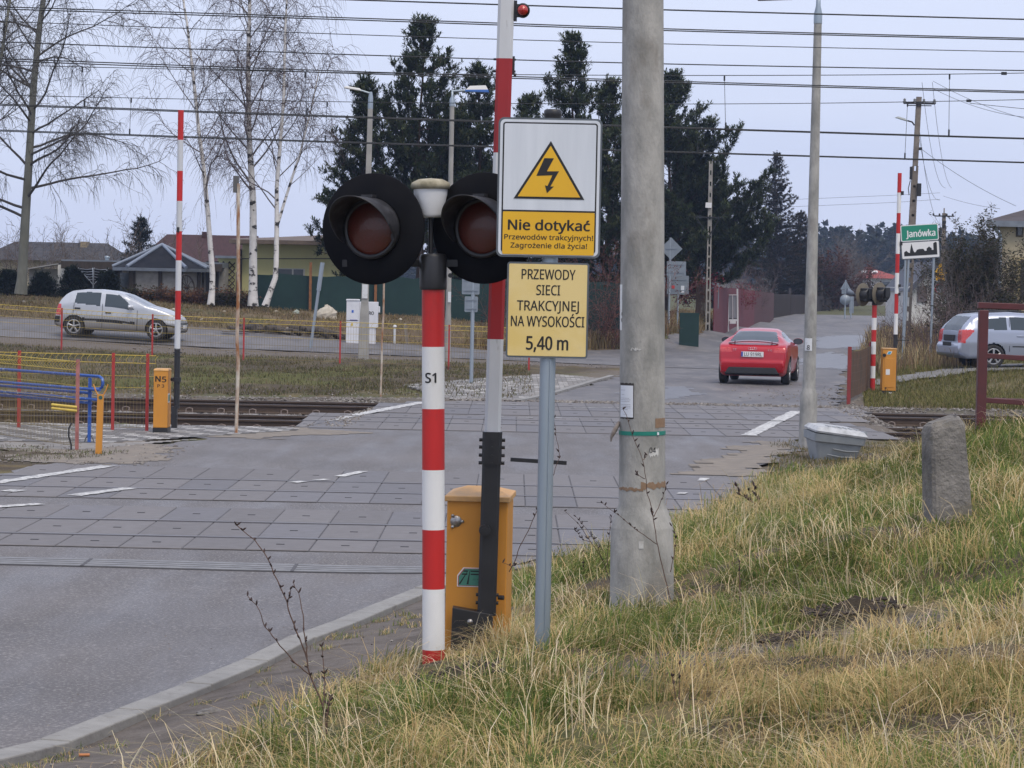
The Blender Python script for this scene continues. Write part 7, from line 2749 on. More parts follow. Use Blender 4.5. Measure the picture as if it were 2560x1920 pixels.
def bare_tree(name, label, trunks, r0, top_r, seed, limbs, ang, Lfun, bark, limbm, twigm, group, wig=.12, trop=.05, tw=9, twL=(.6, 1.3), strands=5, stL=(.6, 1.5), h0=.25, twr=.009, sub=True, wt=.9, tend=None):
    """trunks: list of joint lists in world space"""
    r = random.Random(seed)
    base = trunks[0][0]
    t = thing(name, label, 'tree', base, group=group)
    LS, TS = [], []
    for ti, P in enumerate(trunks):
        P = resample(P, 26)
        rr0 = r0 if ti == 0 else r0 * .55
        rads = [rr0 + (top_r - rr0) * (i / 25) ** .8 for i in range(26)]
        if ti == 0:
            rads[0] *= 1.25
        b = MB()
        b.tube([p - base for p in P], rads, 12)
        b.build('trunk' if ti == 0 else 'branch', bark, t)
        L_ = sum((P[i + 1] - P[i]).length for i in range(25))
        nl = limbs if ti == 0 else limbs // 2
        for k_ in range(nl):
            f = h0 + (1 - h0) * ((k_ + r.random()) / nl)
            i = min(24, int(f * 25))
            p = P[i].lerp(P[i + 1], f * 25 - i) - base
            d = spread((P[i + 1] - P[i]).normalized(), R(r.uniform(*ang)), r)
            Ln = Lfun(f) * r.uniform(.6, 1.15)
            pts = limb(LS, p, d, Ln, max(.012, rads[i] * .34), r, wig, trop)
            for j_, (q, dq, rq) in enumerate(pts[1:]):
                if not sub or j_ == 0:
                    continue
                for _ in range(max(1, int(tw * Ln / 3 / len(pts) * 2))):
                    d2 = spread(dq, R(r.uniform(25, 60)), r)
                    tp = limb(TS, q, d2, r.uniform(*twL) * (1.15 - .5 * j_ / len(pts)), twr, r, .22, tend if tend is not None else .0, n=4, taper=.5)
                    for (s_, ds, rs) in tp[1:]:
                        for _ in range(strands):
                            if r.random() < wt:
                                strand(TS, s_, r.uniform(*stL), r, twr * .62, lean=spread(ds, R(35), r))
    segmesh('limbs', LS, limbm, t, 5)
    segmesh('crown', TS, twigm, t, 3)
    return t


zs = lambda pts: [(x / 2.37, y / 2.37) for x, y in pts]
GB = 'bare birches left of the yellow house'
YB = 91
bare_tree('birch_tree', 'leftmost white birch with a curved trunk, right behind the left striped boom', [pixpath([(527, 762)] + zs([(1262, 1659), (1230, 1250), (1208, 1000), (1180, 800), (1150, 500), (1110, 150), (1085, 0)]) + [(448, -110), (440, -220)], YB)],
          .11, .022, 11, 24, (30, 55), lambda f: 3.1 * (1.15 - f) + .9, birch_bark, limb_birch, twig_birch, GB, tw=10, strands=2, stL=(.4, 1.2), h0=.24, tend=-.05, twr=.0092)
bare_tree('birch_tree', 'thickest white birch with black marked trunk in the middle of the three', [pixpath([(632, 765)] + zs([(1500, 1640), (1500, 1200), (1475, 800), (1470, 400), (1480, 0)]) + [(625, -120), (628, -220)], YB + 1)],
          .165, .035, 12, 30, (28, 52), lambda f: 3.0 * (1.1 - f) + 1.3, birch_bark, limb_birch, twig_birch, GB, tw=9, strands=2, stL=(.4, 1.3), h0=.28, tend=-.05, twr=.0092)
bare_tree('birch_tree', 'forked white birch farthest right, beside the rusty pole', [pixpath([(663, 765), (690, 690)] + zs([(1640, 1350), (1640, 1100), (1680, 600), (1690, 150), (1700, 0)]) + [(719, -90), (720, -180)], YB),
          pixpath(zs([(1640, 1345), (1700, 1150), (1780, 900), (1850, 620), (1890, 420)]), YB)],
          .105, .022, 13, 24, (28, 52), lambda f: 2.7 * (1.1 - f) + 1.1, birch_bark, limb_birch, twig_birch, GB, tw=9, strands=2, stL=(.4, 1.2), h0=.25, tend=-.05, twr=.0092)
bare_tree('bare_tree', 'tall bare grey trunked tree at the left edge with long drooping branches', [pixpath([(52, 735)] + zs([(130, 1659), (150, 1300), (175, 900), (200, 500), (235, 150), (258, 0)]) + [(115, -90), (118, -200)], 89)],
          .185, .075, 21, 34, (48, 80), lambda f: 4.9 * (1.2 - f) + 1.2, bark_grey, twig_grey, twig_grey, None, wig=.10, trop=-.008, tw=14, twL=(.6, 1.5), strands=2, stL=(.3, .8), h0=.2, twr=.010, tend=-.04)
bare_tree('bare_tree', 'bare tree cut off by the upper left corner of the picture', [pixpath([(-90, 700), (-60, 500), (-20, 250), (5, 130), (25, 0), (40, -100)], 86)],
          .12, .04, 22, 18, (30, 60), lambda f: 2.6, bark_grey, twig_grey, twig_grey, None, tw=9, strands=2, stL=(.3, .8), h0=.4, twr=.010)

needle = mat('pine_needles', (.05, .07, .03), .7, attr='col', col2=(.8, .8, .8), scale=2, spec=.25)
CROWN_SEED = [0]


def tufts(name, P, D, size, cols, parent, n=11, wid=.028, seed=0, spreadk=.75):
    """needle tufts: P positions, D directions"""
    g = np.random.default_rng(seed)
    P, D = np.array(P, float), np.array(D, float)
    m = len(P)
    dirs = D[:, None] * spreadk + g.normal(0, .62, (m, n, 3))
    dirs /= np.linalg.norm(dirs, axis=-1, keepdims=True) + 1e-9
    _, a, b = frames(dirs)
    Ln = (np.asarray(size).reshape(-1, 1) * g.uniform(.6, 1.15, (m, n)))[..., None]
    base = P[:, None] + g.normal(0, .03, (m, n, 3))
    w2 = wid * g.uniform(.6, 1.3, (m, n, 1))
    V = np.stack([base - a * w2 * .5, base + a * w2 * .5, base + dirs * Ln * .6 + a * w2 * .7, base + dirs * Ln, base + dirs * Ln * .6 - a * w2 * .7], 2).reshape(-1, 3)
    k = np.arange(m * n) * 5
    Fq = np.concatenate([np.stack([k, k + 1, k + 2], -1), np.stack([k, k + 2, k + 4], -1), np.stack([k + 4, k + 2, k + 3], -1)])
    c = np.array(cols)[g.integers(0, len(cols), m)] * g.uniform(.7, 1.25, (m, 1))
    return npmesh(name, V, Fq, needle, parent, col=np.repeat(c, n * 5, 0))


PINE = [(.055, .078, .036), (.07, .096, .042), (.095, .118, .052), (.04, .06, .032), (.11, .125, .06)]
SPR = [(.045, .038, .024), (.032, .036, .02), (.058, .042, .026), (.028, .034, .02), (.08, .05, .03)]


def conifer(name, label, u, vtop, Y, vb, width, seed, cols, group=None, kind='pine', r0=.14, whorls=17, dens=1.0, lean=0, low=.12, parts=None):
    """width: half-width of the crown in metres"""
    r = random.Random(seed)
    base = on(u, Y)
    Ht = zpx(u, vtop, Y) - base.z
    t = thing(name, label, 'tree', base, group=group)
    top = Vector((lean, 0, Ht))
    tr = [Vector((lean * f + .08 * math.sin(f * 9 + seed), .06 * math.cos(f * 7), Ht * f)) for f in np.linspace(0, 1, 14)]
    tr[0] = Vector((0, 0, -.3))
    MB().tube(tr, [r0 * (1 - .93 * f) for f in np.linspace(0, 1, 14)], 10).build('trunk', bark_pine, t)
    LS, P, D, Sz = [], [], [], []
    for w_ in range(whorls):
        f = low + (.985 - low) * (w_ + r.uniform(-.2, .2)) / (whorls - 1)
        f = min(max(f, low), .99)
        p = Vector((lean * f, 0, Ht * f))
        if kind == 'pine':
            Lw = 2.0 * width * min(1.0, (1 - f) * 1.3 + .045) * (1 if f > .3 else .75 + f * .8) * r.uniform(.75, 1.1)
        else:
            Lw = width * (1 - f) ** .85 + .12
        nb = r.randint(5, 7) if kind == 'pine' else r.randint(7, 9)
        a0 = r.uniform(0, 2 * pi)
        for k_ in range(nb):
            a = a0 + 2 * pi * k_ / nb + r.uniform(-.35, .35)
            Ln = Lw * r.uniform(.55, 1.15)
            el = (R(r.uniform(5, 38)) if f < .78 else R(r.uniform(28, 55))) if kind == 'pine' else R(r.uniform(-18, 8) + f * 40)
            d = Vector((math.cos(a) * math.cos(el), math.sin(a) * math.cos(el), math.sin(el)))
            n = max(3, int(Ln / .28))
            pts = limb(LS, p, d, Ln, max(.012, r0 * .28 * (1 - f)), r, .10, .05 if kind == 'pine' else .03, n=n)
            for j_, (q, dq, rq) in enumerate(pts):
                if j_ < len(pts) * (.25 if kind == 'pine' else .08):
                    continue
                nt2 = int((2.9 if kind == 'pine' else 1.7) * dens * (.6 if f > .8 else 1) + r.random())
                for _ in range(nt2):
                    if kind == 'pine':
                        d2 = spread(dq, R(r.uniform(15, 65)), r)
                        d2 = (d2 + Vector((0, 0, .45))).normalized()
                        l2 = r.uniform(.15, .55)
                        q2 = q + d2 * l2
                        LS.append((q, q2, .009, .006))
                        for fr in (.45, .75, 1.0):
                            P.append(q.lerp(q2, fr))
                            D.append(d2)
                            Sz.append(r.uniform(.15, .24))
                    else:
                        sd_ = Vector((-dq.y, dq.x, 0)).normalized() * r.choice((-1, 1))
                        d2 = (dq * .8 + sd_ * r.uniform(.4, 1) + Vector((0, 0, r.uniform(-.3, .15)))).normalized()
                        l2 = r.uniform(.12, .42) * (1.1 - f * .6)
                        q2 = q + d2 * l2
                        LS.append((q, q2, .008, .005))
                        for fr in (.3, .65, 1.0):
                            P.append(q.lerp(q2, fr))
                            D.append(d2)
                            Sz.append(r.uniform(.08, .15))
        if kind == 'pine' and f > .86:
            for _ in range(1):
                a = r.uniform(0, 2 * pi)
                q = p + Vector((math.cos(a), math.sin(a), .3)) * .15
                for z_ in (0, .12, .24, .36):
                    P.append(q + Vector((0, 0, z_)))
                    D.append(Vector((math.cos(a) * .3, math.sin(a) * .3, 1)))
                    Sz.append(.17)
    for z_ in np.linspace(-.5, 0.25, 7):
        P.append(top + Vector((0, 0, z_)))
        D.append(Vector((0, 0, 1)))
        Sz.append(.16 if kind == 'pine' else .1)
    LS.append((top + Vector((0, 0, -.4)), top + Vector((0, 0, .25)), .02, .006))
    segmesh('limbs', LS, bark_pine, t, 4)
    tufts('crown', P, D, Sz, cols, t, n=12 if kind == 'pine' else 10, wid=.034 if kind == 'pine' else .026, seed=seed)
    return t


GP = 'pines behind the signals'
conifer('pine_tree', 'tallest dark pine, its spire just left of the near boom', 1043, 70, 98, 760, 2.25, 31, PINE, GP, whorls=21, dens=1.0, low=.2)
conifer('pine_tree', 'small pine left of the tallest one, against the sky over the left black disc', 903, 218, 97, 760, 1.35, 32, PINE, GP, whorls=17, dens=1.0, low=.1)
conifer('pine_tree', 'pine directly behind the red part of the near boom', 1188, 190, 99, 760, 1.7, 33, PINE, GP, whorls=18, dens=1.1, low=.12)
conifer('pine_tree', 'tall pine rising behind the lightning warning board', 1420, 112, 98, 760, 1.75, 34, PINE, GP, whorls=21, dens=1.05, low=.12)
conifer('pine_tree', 'pine just left of the concrete pole', 1512, 225, 100, 760, 1.5, 35, PINE, GP, whorls=17, dens=1.1, low=.08)
conifer('pine_tree', 'wide low branched pine right of the concrete pole', 1668, 205, 115, 770, 2.9, 36, PINE, GP, whorls=22, dens=1.6, low=.2)
conifer('pine_tree', 'bushy pine half hidden by the lattice pole', 1742, 430, 117, 780, 2.6, 37, PINE, GP, whorls=17, dens=1.7, low=.24)
conifer('pine_tree', 'dense pine filling the gap between the black discs', 1120, 300, 101, 760, 1.9, 38, PINE, GP, whorls=15, dens=1.0, low=.08)
conifer('pine_tree', 'dark pine low behind the warning sign edge', 1310, 260, 101, 760, 1.7, 39, PINE, GP, whorls=15, dens=1.1, low=.08)
conifer('spruce_tree', 'narrow brownish spruce standing alone left of the lamp post', 1933, 388, 186, 815, 3.7, 41, SPR, 'dark spruces', 'spruce', r0=.2, whorls=42, dens=1.4, low=.03)
conifer('spruce_tree', 'shorter spruce joined to the right of the lone brown spruce', 1998, 535, 188, 815, 3.1, 42, SPR, 'dark spruces', 'spruce', r0=.17, whorls=28, dens=1.1, low=.03)
BSP = [(.04, .055, .05), (.05, .065, .06), (.034, .045, .045)]
conifer('spruce_tree', 'blue grey spruce between the left house roofs', 350, 552, 122, 700, 1.15, 43, BSP, None, 'spruce', r0=.12, whorls=20, dens=.8, low=.1)
DK = [(.020, .032, .022), (.026, .038, .024), (.03, .04, .026)]
for i, (u_, v_, Y, w_, lab) in enumerate(((106, 693, 94, .5, 'small dark spruce in front of the block lean-to'), (180, 680, 93.5, .55, 'small dark spruce right of the white shed wall'), (268, 690, 94, .5, 'small dark spruce right of the clothes dryer'),
                                          (20, 686, 94, .75, 'dark spruce at the far left behind the bare trunk'))):
    conifer('young_spruce', lab, u_, v_, Y, 745, w_ * .62, 50 + i, DK, 'young spruces by the shed', 'spruce', r0=.05, whorls=10, dens=.9, low=.02)


def bush(name, label, base, hgt, half, n, seed, m, cat='bush', group=None, up_=.9, twl=(.25, .7), rad=.014, leaf=None, leafn=0, leafs=.05, k=3, depth=2):
    r = random.Random(seed)
    t = thing(name, label, cat, base, group=group)
    S_, P, D = [], [], []
    for i in range(n):
        a = r.uniform(0, 2 * pi)
        q = Vector((half * r.uniform(-.6, .6), half * .5 * r.uniform(-.6, .6), -.1))
        d = Vector((q.x / half * .6 + r.gauss(0, .22), r.gauss(0, .25), up_)).normalized()
        Ln = hgt * r.uniform(.55, 1.05)
        pts = limb(S_, q, d, Ln, rad, r, .10, .02, n=max(4, int(Ln / .3)))
        for j_, (p, dq, _) in enumerate(pts[1:]):
            for _ in range(depth):
                d2 = spread(dq, R(r.uniform(20, 55)), r)
                tp = limb(S_, p, d2, r.uniform(*twl), rad * .5, r, .18, .03, n=3)
                for (s_, ds, _) in tp[1:]:
                    d3 = spread(ds, R(r.uniform(25, 60)), r)
                    S_.append((s_, s_ + d3 * r.uniform(.08, .3), rad * .35, rad * .2))
                    if leafn:
                        for _ in range(leafn):
                            P.append(s_ + rvec(r) * .08)
                            D.append(d3)
    segmesh('branches', S_, m, t, k)
    if leafn:
        tufts('leaves', P, D, np.full(len(P), leafs), leaf, t, n=3, wid=leafs * .8, seed=seed)
    return t


tw_br = mat('brown_twigs', (.115, .085, .07), .95)
tw_pu = mat('purple_twigs', (.12, .085, .085), .95)
tw_gr = mat('grey_twigs', (.13, .115, .11), .95)
tw_re = mat('reddish_twigs', (.16, .075, .06), .95)
RUST = [(.20, .085, .035), (.15, .07, .035), (.24, .12, .05), (.10, .07, .04)]
OLIVE = [(.05, .055, .025), (.07, .065, .03), (.04, .042, .022)]
CRIM = [(.36, .02, .06), (.28, .02, .05), (.2, .02, .03), (.42, .2, .17)]
G1 = 'small bare fruit trees behind the sheds'
for i, (u_, v_, Y) in enumerate(((10, 585, 116), (95, 560, 118), (160, 572, 120), (215, 590, 119), (285, 590, 117), (330, 600, 112), (440, 520, 124))):
    b_ = on(u_, Y)
    bush('fruit_tree', ['bare fruit tree at the left edge', 'bare fruit tree behind the big grey trunk', 'bare fruit tree over the yellow chimney', 'bare fruit tree right of the yellow chimney', 'bare fruit tree left of the blue spruce', 'low bare fruit tree below the blue spruce', 'bare tree behind the brown roof ridge'][i],
         b_, zpx(u_, v_, Y) - b_.z, 1.9, 9, 60 + i, tw_gr if i % 2 else tw_br, 'tree', G1, .75, (.4, 1.1), .022)
G2 = 'low garden shrubs along the left rise'
for i, (u_, hh, hw, Y, mm, lf) in enumerate(((400, .38, .9, 92.5, tw_br, RUST), (450, .36, .8, 92, tw_re, RUST), (500, .4, .8, 92.3, tw_br, RUST), (555, .4, .7, 92, tw_br, OLIVE), (350, .3, .7, 92.8, tw_pu, OLIVE), (600, .55, .7, 92.6, tw_pu, RUST))):
    bush('garden_shrub', ['rusty shrub right of the striped left boom', 'reddish shrub below the cart wheel', 'rusty shrub left of the first birch', 'olive shrub between the first birch and the trellis', 'dark shrub below the pavilion left corner', 'rusty brown shrub at the foot of the thick birch'][i], on(u_, Y), hh, hw, 12, 80 + i, mm, 'shrub', G2, .8, (.12, .35), .010, lf, 2, .07)
G3 = 'bare bushes before the green screen'
for i, (u_, v_, Y) in enumerate(((1290, 640, 92), (1500, 610, 92), (1555, 600, 92.5), (1350, 660, 92))):
    b_ = on(u_, Y)
    bush('bare_bush', ['bare bush behind the pale yellow text board', 'reddish bare bush just left of the concrete pole', 'tall reddish bare bush hidden by the concrete pole', 'thin bare bush right of the pale yellow text board'][i], b_, zpx(u_, v_, Y) - b_.z, .9, 10, 90 + i, tw_re if i in (1, 2) else tw_br, 'bush', G3, .85, (.3, .8), .013, [(.10, .03, .03), (.12, .05, .04)], 1, .05)
bush('bare_bush', 'grey purple bare bush between the pine and the brown spruce', on(1845, 150), 4.0, 1.8, 22, 101, tw_pu, 'bush', None, .85, (.4, .9), .016)
bush('bare_bush', 'dense grey bare bush at the left foot of the brown spruce', on(1880, 155), 3.0, 1.4, 16, 102, tw_gr, 'bush', None, .85, (.3, .8), .014)
bush('red_creeper', 'crimson leaved creeper over the dark green gate', on(1738, 113.5) + Vector((0, 0, 1.0)), 1.3, .9, 14, 103, tw_re, 'shrub', 'crimson creepers on the fence', .7, (.2, .5), .01, CRIM, 3, .07)
bush('red_creeper', 'crimson twigs showing above the maroon fence', on(1835, 131) + Vector((0, 0, 1.0)), 1.1, 1.6, 26, 104, tw_re, 'shrub', 'crimson creepers on the fence', .8, (.2, .5), .01, [(.26, .02, .05), (.2, .02, .04)], 1, .05)
G4 = 'bare trees along the far road'
for i, (u_, v_, Y, hw, mm, lf) in enumerate(((2062, 640, 192, 1.9, tw_re, [(.13, .06, .04), (.10, .05, .04)]), (2092, 590, 214, 1.4, tw_gr, None), (2118, 570, 216, 1.6, tw_gr, None), (2040, 660, 194, 1.7, tw_re, [(.12, .06, .045)]), (2135, 640, 218, .8, tw_br, None))):
    b_ = on(u_, Y)
    bush('roadside_tree', ['reddish brown hedge tree right of the lamp post', 'tall thin bare tree left of the distant signs', 'tallest thin bare tree behind the distant signs', 'low reddish hedge tree beside the lamp post', 'brown bare tree left of the red tiled house'][i], b_, zpx(u_, v_, Y) - b_.z, hw, 22, 110 + i, mm, 'tree', G4, 1.1, (.5, 1.4), .026, lf, 2 if lf else 0, .13)
G5 = 'tangled bushes left of the cream house'
for i, (u_, v_, Y, hw, n_, mm, lf) in enumerate(((2445, 545, 84, 1.0, 46, tw_br, OLIVE), (2470, 640, 83, .35, 14, tw_br, OLIVE), (2415, 620, 83, .7, 26, tw_br, OLIVE), (2392, 590, 82, .6, 13, tw_gr, None), (2370, 650, 81, .35, 7, tw_br, None),
                                             (2318, 745, 79, .6, 9, tw_pu, None), (2262, 775, 78, .5, 8, tw_pu, None), (2360, 740, 76, 1.1, 22, tw_pu, None), (2440, 735, 77, 1.1, 24, tw_pu, OLIVE), (2520, 765, 80, .8, 10, tw_br, None), (2545, 715, 84, .6, 4, tw_gr, None))):
    b_ = on(u_, Y)
    bush('tangled_bush', ['tall tangled dark evergreen overgrown with twigs, beside the cream house', 'dark tangled bush against the cream house downpipe', 'dark tangled bush left of the tall evergreen', 'bare grey bush right of the town sign', 'bare brown bush around the yellow triangular sign', 'purple brown brush below the town sign', 'small purple brush at the town sign left post', 'purple brush behind the estate car tail', 'purple brush over the estate car roof', 'brown brush under the cream house window', 'thin grey bush at the cream house wall'][i],
         b_, zpx(u_, v_, Y) - b_.z, hw, n_, 130 + i, mm, 'bush', G5, 1.0, (.25, .65), .013, lf, 3 if lf else 0, .055)
bush('evergreen_hedge', 'dark evergreen hedge behind the far signal', on(2208, 211), 1.35, 2.0, 30, 150, tw_br, 'hedge', None, .9, (.4, .9), .02, [(.025, .035, .022), (.06, .055, .02)], 3, .18)

# ------------------------------------------------------------------ grass
grass_m = mat('grass_blades', (.2, .2, .1), .75, attr='col', spec=.2)


def grass(name, label, x, y, h, wdt, cols, seed, bend=.5, zoff=0, lean=.0, clump=0):
    g = np.random.default_rng(seed)
    n = len(x)
    z = T(x, y) + zoff
    a = g.uniform(0, 2 * pi, n)
    if clump:
        a = fbm(x * clump + 50, y * clump) * 4 * pi + g.normal(0, .8, n)
    dx, dy = np.cos(a), np.sin(a)
    sx_, sy_ = -dy, dx
    b_ = np.asarray(bend) * g.uniform(.15, 1.7, n)
    P0 = np.stack([x, y, z - .01], -1)
    V = []
    for t, ww in ((0, 1), (.5, .8), (.85, .45)):
        hx = h * b_ * t ** 2
        hz_ = h * t * np.clip(1 - .35 * b_ * t, .25, 1)
        c_ = P0 + np.stack([dx * hx + lean * h * t, dy * hx, hz_], -1)
        s_ = np.stack([sx_, sy_, np.zeros(n)], -1) * (wdt * ww * .5)[:, None]
        V += [c_ - s_, c_ + s_]
    hx = h * b_
    V.append(P0 + np.stack([dx * hx * 1.08 + lean * h, dy * hx * 1.08, h * np.clip(1 - .5 * b_, .15, 1)], -1))
    V = np.stack(V, 1).reshape(-1, 3)
    k = (np.arange(n) * 7)[:, None]
    Fq = np.concatenate([k + np.array(f) for f in ((0, 1, 3), (0, 3, 2), (2, 3, 5), (2, 5, 4), (4, 5, 6))])
    o = npmesh(name, V, Fq, grass_m, col=np.repeat(cols, 7, 0))
    return tag(o, label, 'grass', kind='stuff')


def leafy(m, f):
    n_, l_ = m.node_tree.nodes, m.node_tree.links.new
    p_ = n_['Principled BSDF']
    o_ = n_['Material Output']
    tr_ = n_.new('ShaderNodeBsdfTranslucent')
    src = p_.inputs['Base Color'].links[0].from_socket
    l_(src, tr_.inputs['Color'])
    mx_ = n_.new('ShaderNodeMixShader')
    mx_.inputs[0].default_value = f
    l_(p_.outputs[0], mx_.inputs[1])
    l_(tr_.outputs[0], mx_.inputs[2])
    l_(mx_.outputs[0], o_.inputs['Surface'])


leafy(grass_m, .35)
leafy(needle, .4)


def pick(g, n, pal, jit=.2):
    p = np.array(pal)
    return p[g.integers(0, len(p), n)] * g.uniform(1 - jit, 1 + jit, (n, 1)) * g.uniform(.94, 1.06, (n, 3))


g = np.random.default_rng(77)
GREEN = [(.15, .21, .045), (.11, .17, .038), (.19, .235, .055), (.09, .14, .036), (.22, .24, .065)]
STRAW = [(.62, .47, .22), (.54, .40, .18), (.70, .55, .29), (.44, .31, .13), (.52, .42, .20)]
PALE = [(.72, .60, .38), (.78, .67, .46), (.62, .49, .28)]
N = 330000
yy = 7.6 + (g.random(N) ** 1.25) * 26
xl_ = redge(yy) + np.interp(yy, *STW)
xr_ = .235 * yy + 1.0
xx = xl_ - .25 + (xr_ - xl_ + .25) * g.random(N)
jj = fbm(xx * 2.2, yy * 2.2)
edge = sstep(-.25, .35, xx - xl_ + (jj - .5) * .7)
pthd = np.full(N, 9.0)
for i in range(len(pth) - 1):
    a_, b_ = pth[i], pth[i + 1]
    ab = b_ - a_
    t_ = np.clip(((xx - a_[0]) * ab[0] + (yy - a_[1]) * ab[1]) / (ab @ ab), 0, 1)
    pthd = np.minimum(pthd, np.hypot(xx - a_[0] - t_ * ab[0], yy - a_[1] - t_ * ab[1]))
pm = sstep(.10, .30, pthd + (jj - .5) * .2) * .93 + .07
mm_ = np.ones(N)
for c, r_, h_ in MOLE:
    mm_ *= 1 - .95 * np.exp(-((xx - c.x) ** 2 + (yy - c.y) ** 2) / (r_ * r_) * 1.3)
dens = edge * pm * mm_ * (.36 + .76 * sstep(.32, .6, fbm(xx * 3.3 + 7, yy * 3.3)))
keep = g.random(N) < dens
# nothing grows through the posts and cabinet
for (cx_, cy_2, rr_) in ((-.36, 12.8, .07), (.8, 16, .22), (.14, 12.5, .05), (-.18, 13.47, .2), (2.85, 17, .16)):
    keep &= np.hypot(xx - cx_, yy - cy_2) > rr_
xx, yy = xx[keep], yy[keep]
dry = fbm(xx * .8 + 3, yy * .55 + 1)
dry2 = fbm(xx * 3.7 + 13, yy * 3.2 + 5)
near_wet = sstep(-.1, .5, dry * .95 + dry2 * .5 - .72 + .18 * sstep(13.5, 10, yy) + .14 * np.exp(-((xx + .5) ** 2 + (yy - 12.6) ** 2) / .5))
isdry = g.random(len(xx)) < near_wet * .92 + .12
n = len(xx)
hgt = np.where(isdry, g.uniform(.08, .30, n), g.uniform(.06, .20, n)) * (.5 + 1.1 * sstep(.33, .68, fbm(xx * 1.7, yy * 1.5))) * np.interp(yy, [8, 12, 17, 30], [.62, .66, .72, 1.0])
hgt *= 1 - .65 * np.exp(-(((xx + .2) / .2) ** 2 + ((yy - 12.95) / .3) ** 2))
hgt *= 1 - .6 * np.exp(-(((xx + .4) / .5) ** 2 + ((yy - 12.4) / .55) ** 2))
wdt = np.where(isdry, g.uniform(.0024, .0045, n), g.uniform(.003, .0065, n)) * np.interp(yy, [8, 14, 30], [1, 1.25, 2.0])
cols = np.where(isdry[:, None], pick(g, n, STRAW), pick(g, n, GREEN))
grass('bank_grass', 'long straw yellow and green grass covering the bank in front', xx, yy, hgt, wdt, cols, 5, bend=np.where(isdry, 1.35, .8), clump=1.6)
# taller dead stalks, bleached, bending over
n = 13000
yy = 8 + g.random(n) ** 1.1 * 24
xl_ = redge(yy) + np.interp(yy, *STW) + .15
xx = xl_ + (.235 * yy + .8 - xl_) * g.random(n)
kk2 = (fbm(xx * 1.1 + 3, yy * .9) > .47) & (fbm(xx * 4, yy * 4) > .42)
for i in range(len(pth) - 1):
    m_ = (pth[i] + pth[i + 1]) / 2
    kk2 &= np.hypot(xx - m_[0], yy - m_[1]) > .2
xx, yy = xx[kk2], yy[kk2]
n = len(xx)
grass('dead_stalks', 'bleached dead grass stalks bending over the bank', xx, yy, g.uniform(.16, .40, n), g.uniform(.0028, .0048, n) * np.interp(yy, [8, 30], [1, 1.8]), pick(g, n, PALE, .15), 6, bend=1.15, lean=-.10, clump=.8)
# the tuft of straw at the foot of the signal and cabinet
n = 1900
th = g.uniform(0, 2 * pi, n)
rr_ = np.abs(g.normal(0, .28, n)) + .03
xx, yy = -.0 + rr_ * np.cos(th) * .8, 12.95 + rr_ * np.sin(th) * .6
xx = np.where(g.random(n) < .3, xx - .55, xx)
kq = np.hypot(xx + .36, yy - 12.8) > .065
kq &= ~((yy > 13.1) & (np.abs(xx + .18) < .2))
xx, yy = xx[kq], yy[kq]
n = len(xx)
grass('straw_tuft', 'matted straw tuft at the foot of the S1 post', xx, yy, g.uniform(.08, .28, n) * np.where(xx < -.12, .5, 1), g.uniform(.0022, .004, n), np.where((g.random(n) < .8)[:, None], pick(g, n, STRAW + PALE), pick(g, n, GREEN)), 7, bend=1.0)
# small tufts on the dirt behind the kerb
px, py = [], []
for i in range(46):
    y_ = g.uniform(10.5, 20)
    x_ = redge(y_) + .16 + abs(g.normal(0, .28))
    k_ = int(g.uniform(15, 70))
    px.append(x_ + g.normal(0, .035, k_))
    py.append(y_ + g.normal(0, .05, k_))
px, py = np.concatenate(px), np.concatenate(py)
n = len(px)
grass('kerb_tufts', 'sparse small weeds in the dirt behind the kerb', px, py, g.uniform(.02, .07, n), g.uniform(.003, .005, n), pick(g, n, GREEN + STRAW + [(.10, .09, .05)], .3), 8, bend=1.0)


def zone(name, label, n, xr, yr, mask, h, wdt, pal, seed, bend=.5, zoff=0):
    g = np.random.default_rng(seed)
    y = g.uniform(*yr, n)
    x = g.uniform(0, 1, n)
    lo = xr[0](y) if callable(xr[0]) else xr[0]
    hi = xr[1](y) if callable(xr[1]) else xr[1]
    x = lo + (hi - lo) * x
    k = g.random(n) < mask(x, y)
    if name != 'corner_turf':
        k &= road_mask(x, y) < (-.02 if name == 'roadside_grass' else -.25)
    x, y = x[k], y[k]
    n = len(x)
    return grass(name, label, x, y, g.uniform(*h, n), g.uniform(*wdt, n), pick(g, n, pal, .3), seed, bend, zoff)


LAWN = [(.10, .10, .04), (.13, .11, .055), (.17, .135, .075), (.08, .085, .035), (.14, .135, .045), (.11, .085, .055)]
DRYB = [(.22, .165, .085), (.27, .2, .1), (.17, .125, .07), (.12, .11, .05), (.3, .235, .13)]
zone('slope_grass', 'short patchy grass on the slope between the far rails and the side road', 42000, (lambda y: -.2 * y - 1.5, lambda y: np.minimum(ledge(y) - .6, .5)), (54.6, 75), lambda x, y: (.3 + .7 * sstep(.33, .62, fbm(x * .6, y * .4))) * (y < 74.2), (.04, .13), (.012, .022), LAWN, 11, .7)
zone('mound_grass', 'yellow green grass on the mound by the far right barrier', 42000, (lambda y: redge(y) + .5, lambda y: .215 * y + 1.5), (53.5, 76), lambda x, y: (.35 + .65 * sstep(.3, .55, fbm(x * .8, y * .6))) * (1 - .93 * pip(x, y, dp)), (.07, .22), (.012, .022), [(.13, .13, .035), (.19, .165, .06), (.10, .11, .03), (.23, .19, .09), (.16, .15, .05)], 12, .7)
zone('rise_grass', 'dry tawny grass on the rise below the houses', 46000, (lambda y: -.215 * y - 1, lambda y: np.minimum(ledge(y) - .3, 6.5)), (83.2, 96), lambda x, y: .2 + .8 * sstep(.36, .6, fbm(x * .5, y * .6)) + .6 * np.exp(-((y - 91) / 1.6) ** 2), (.05, .18), (.014, .026), DRYB, 13, .7)
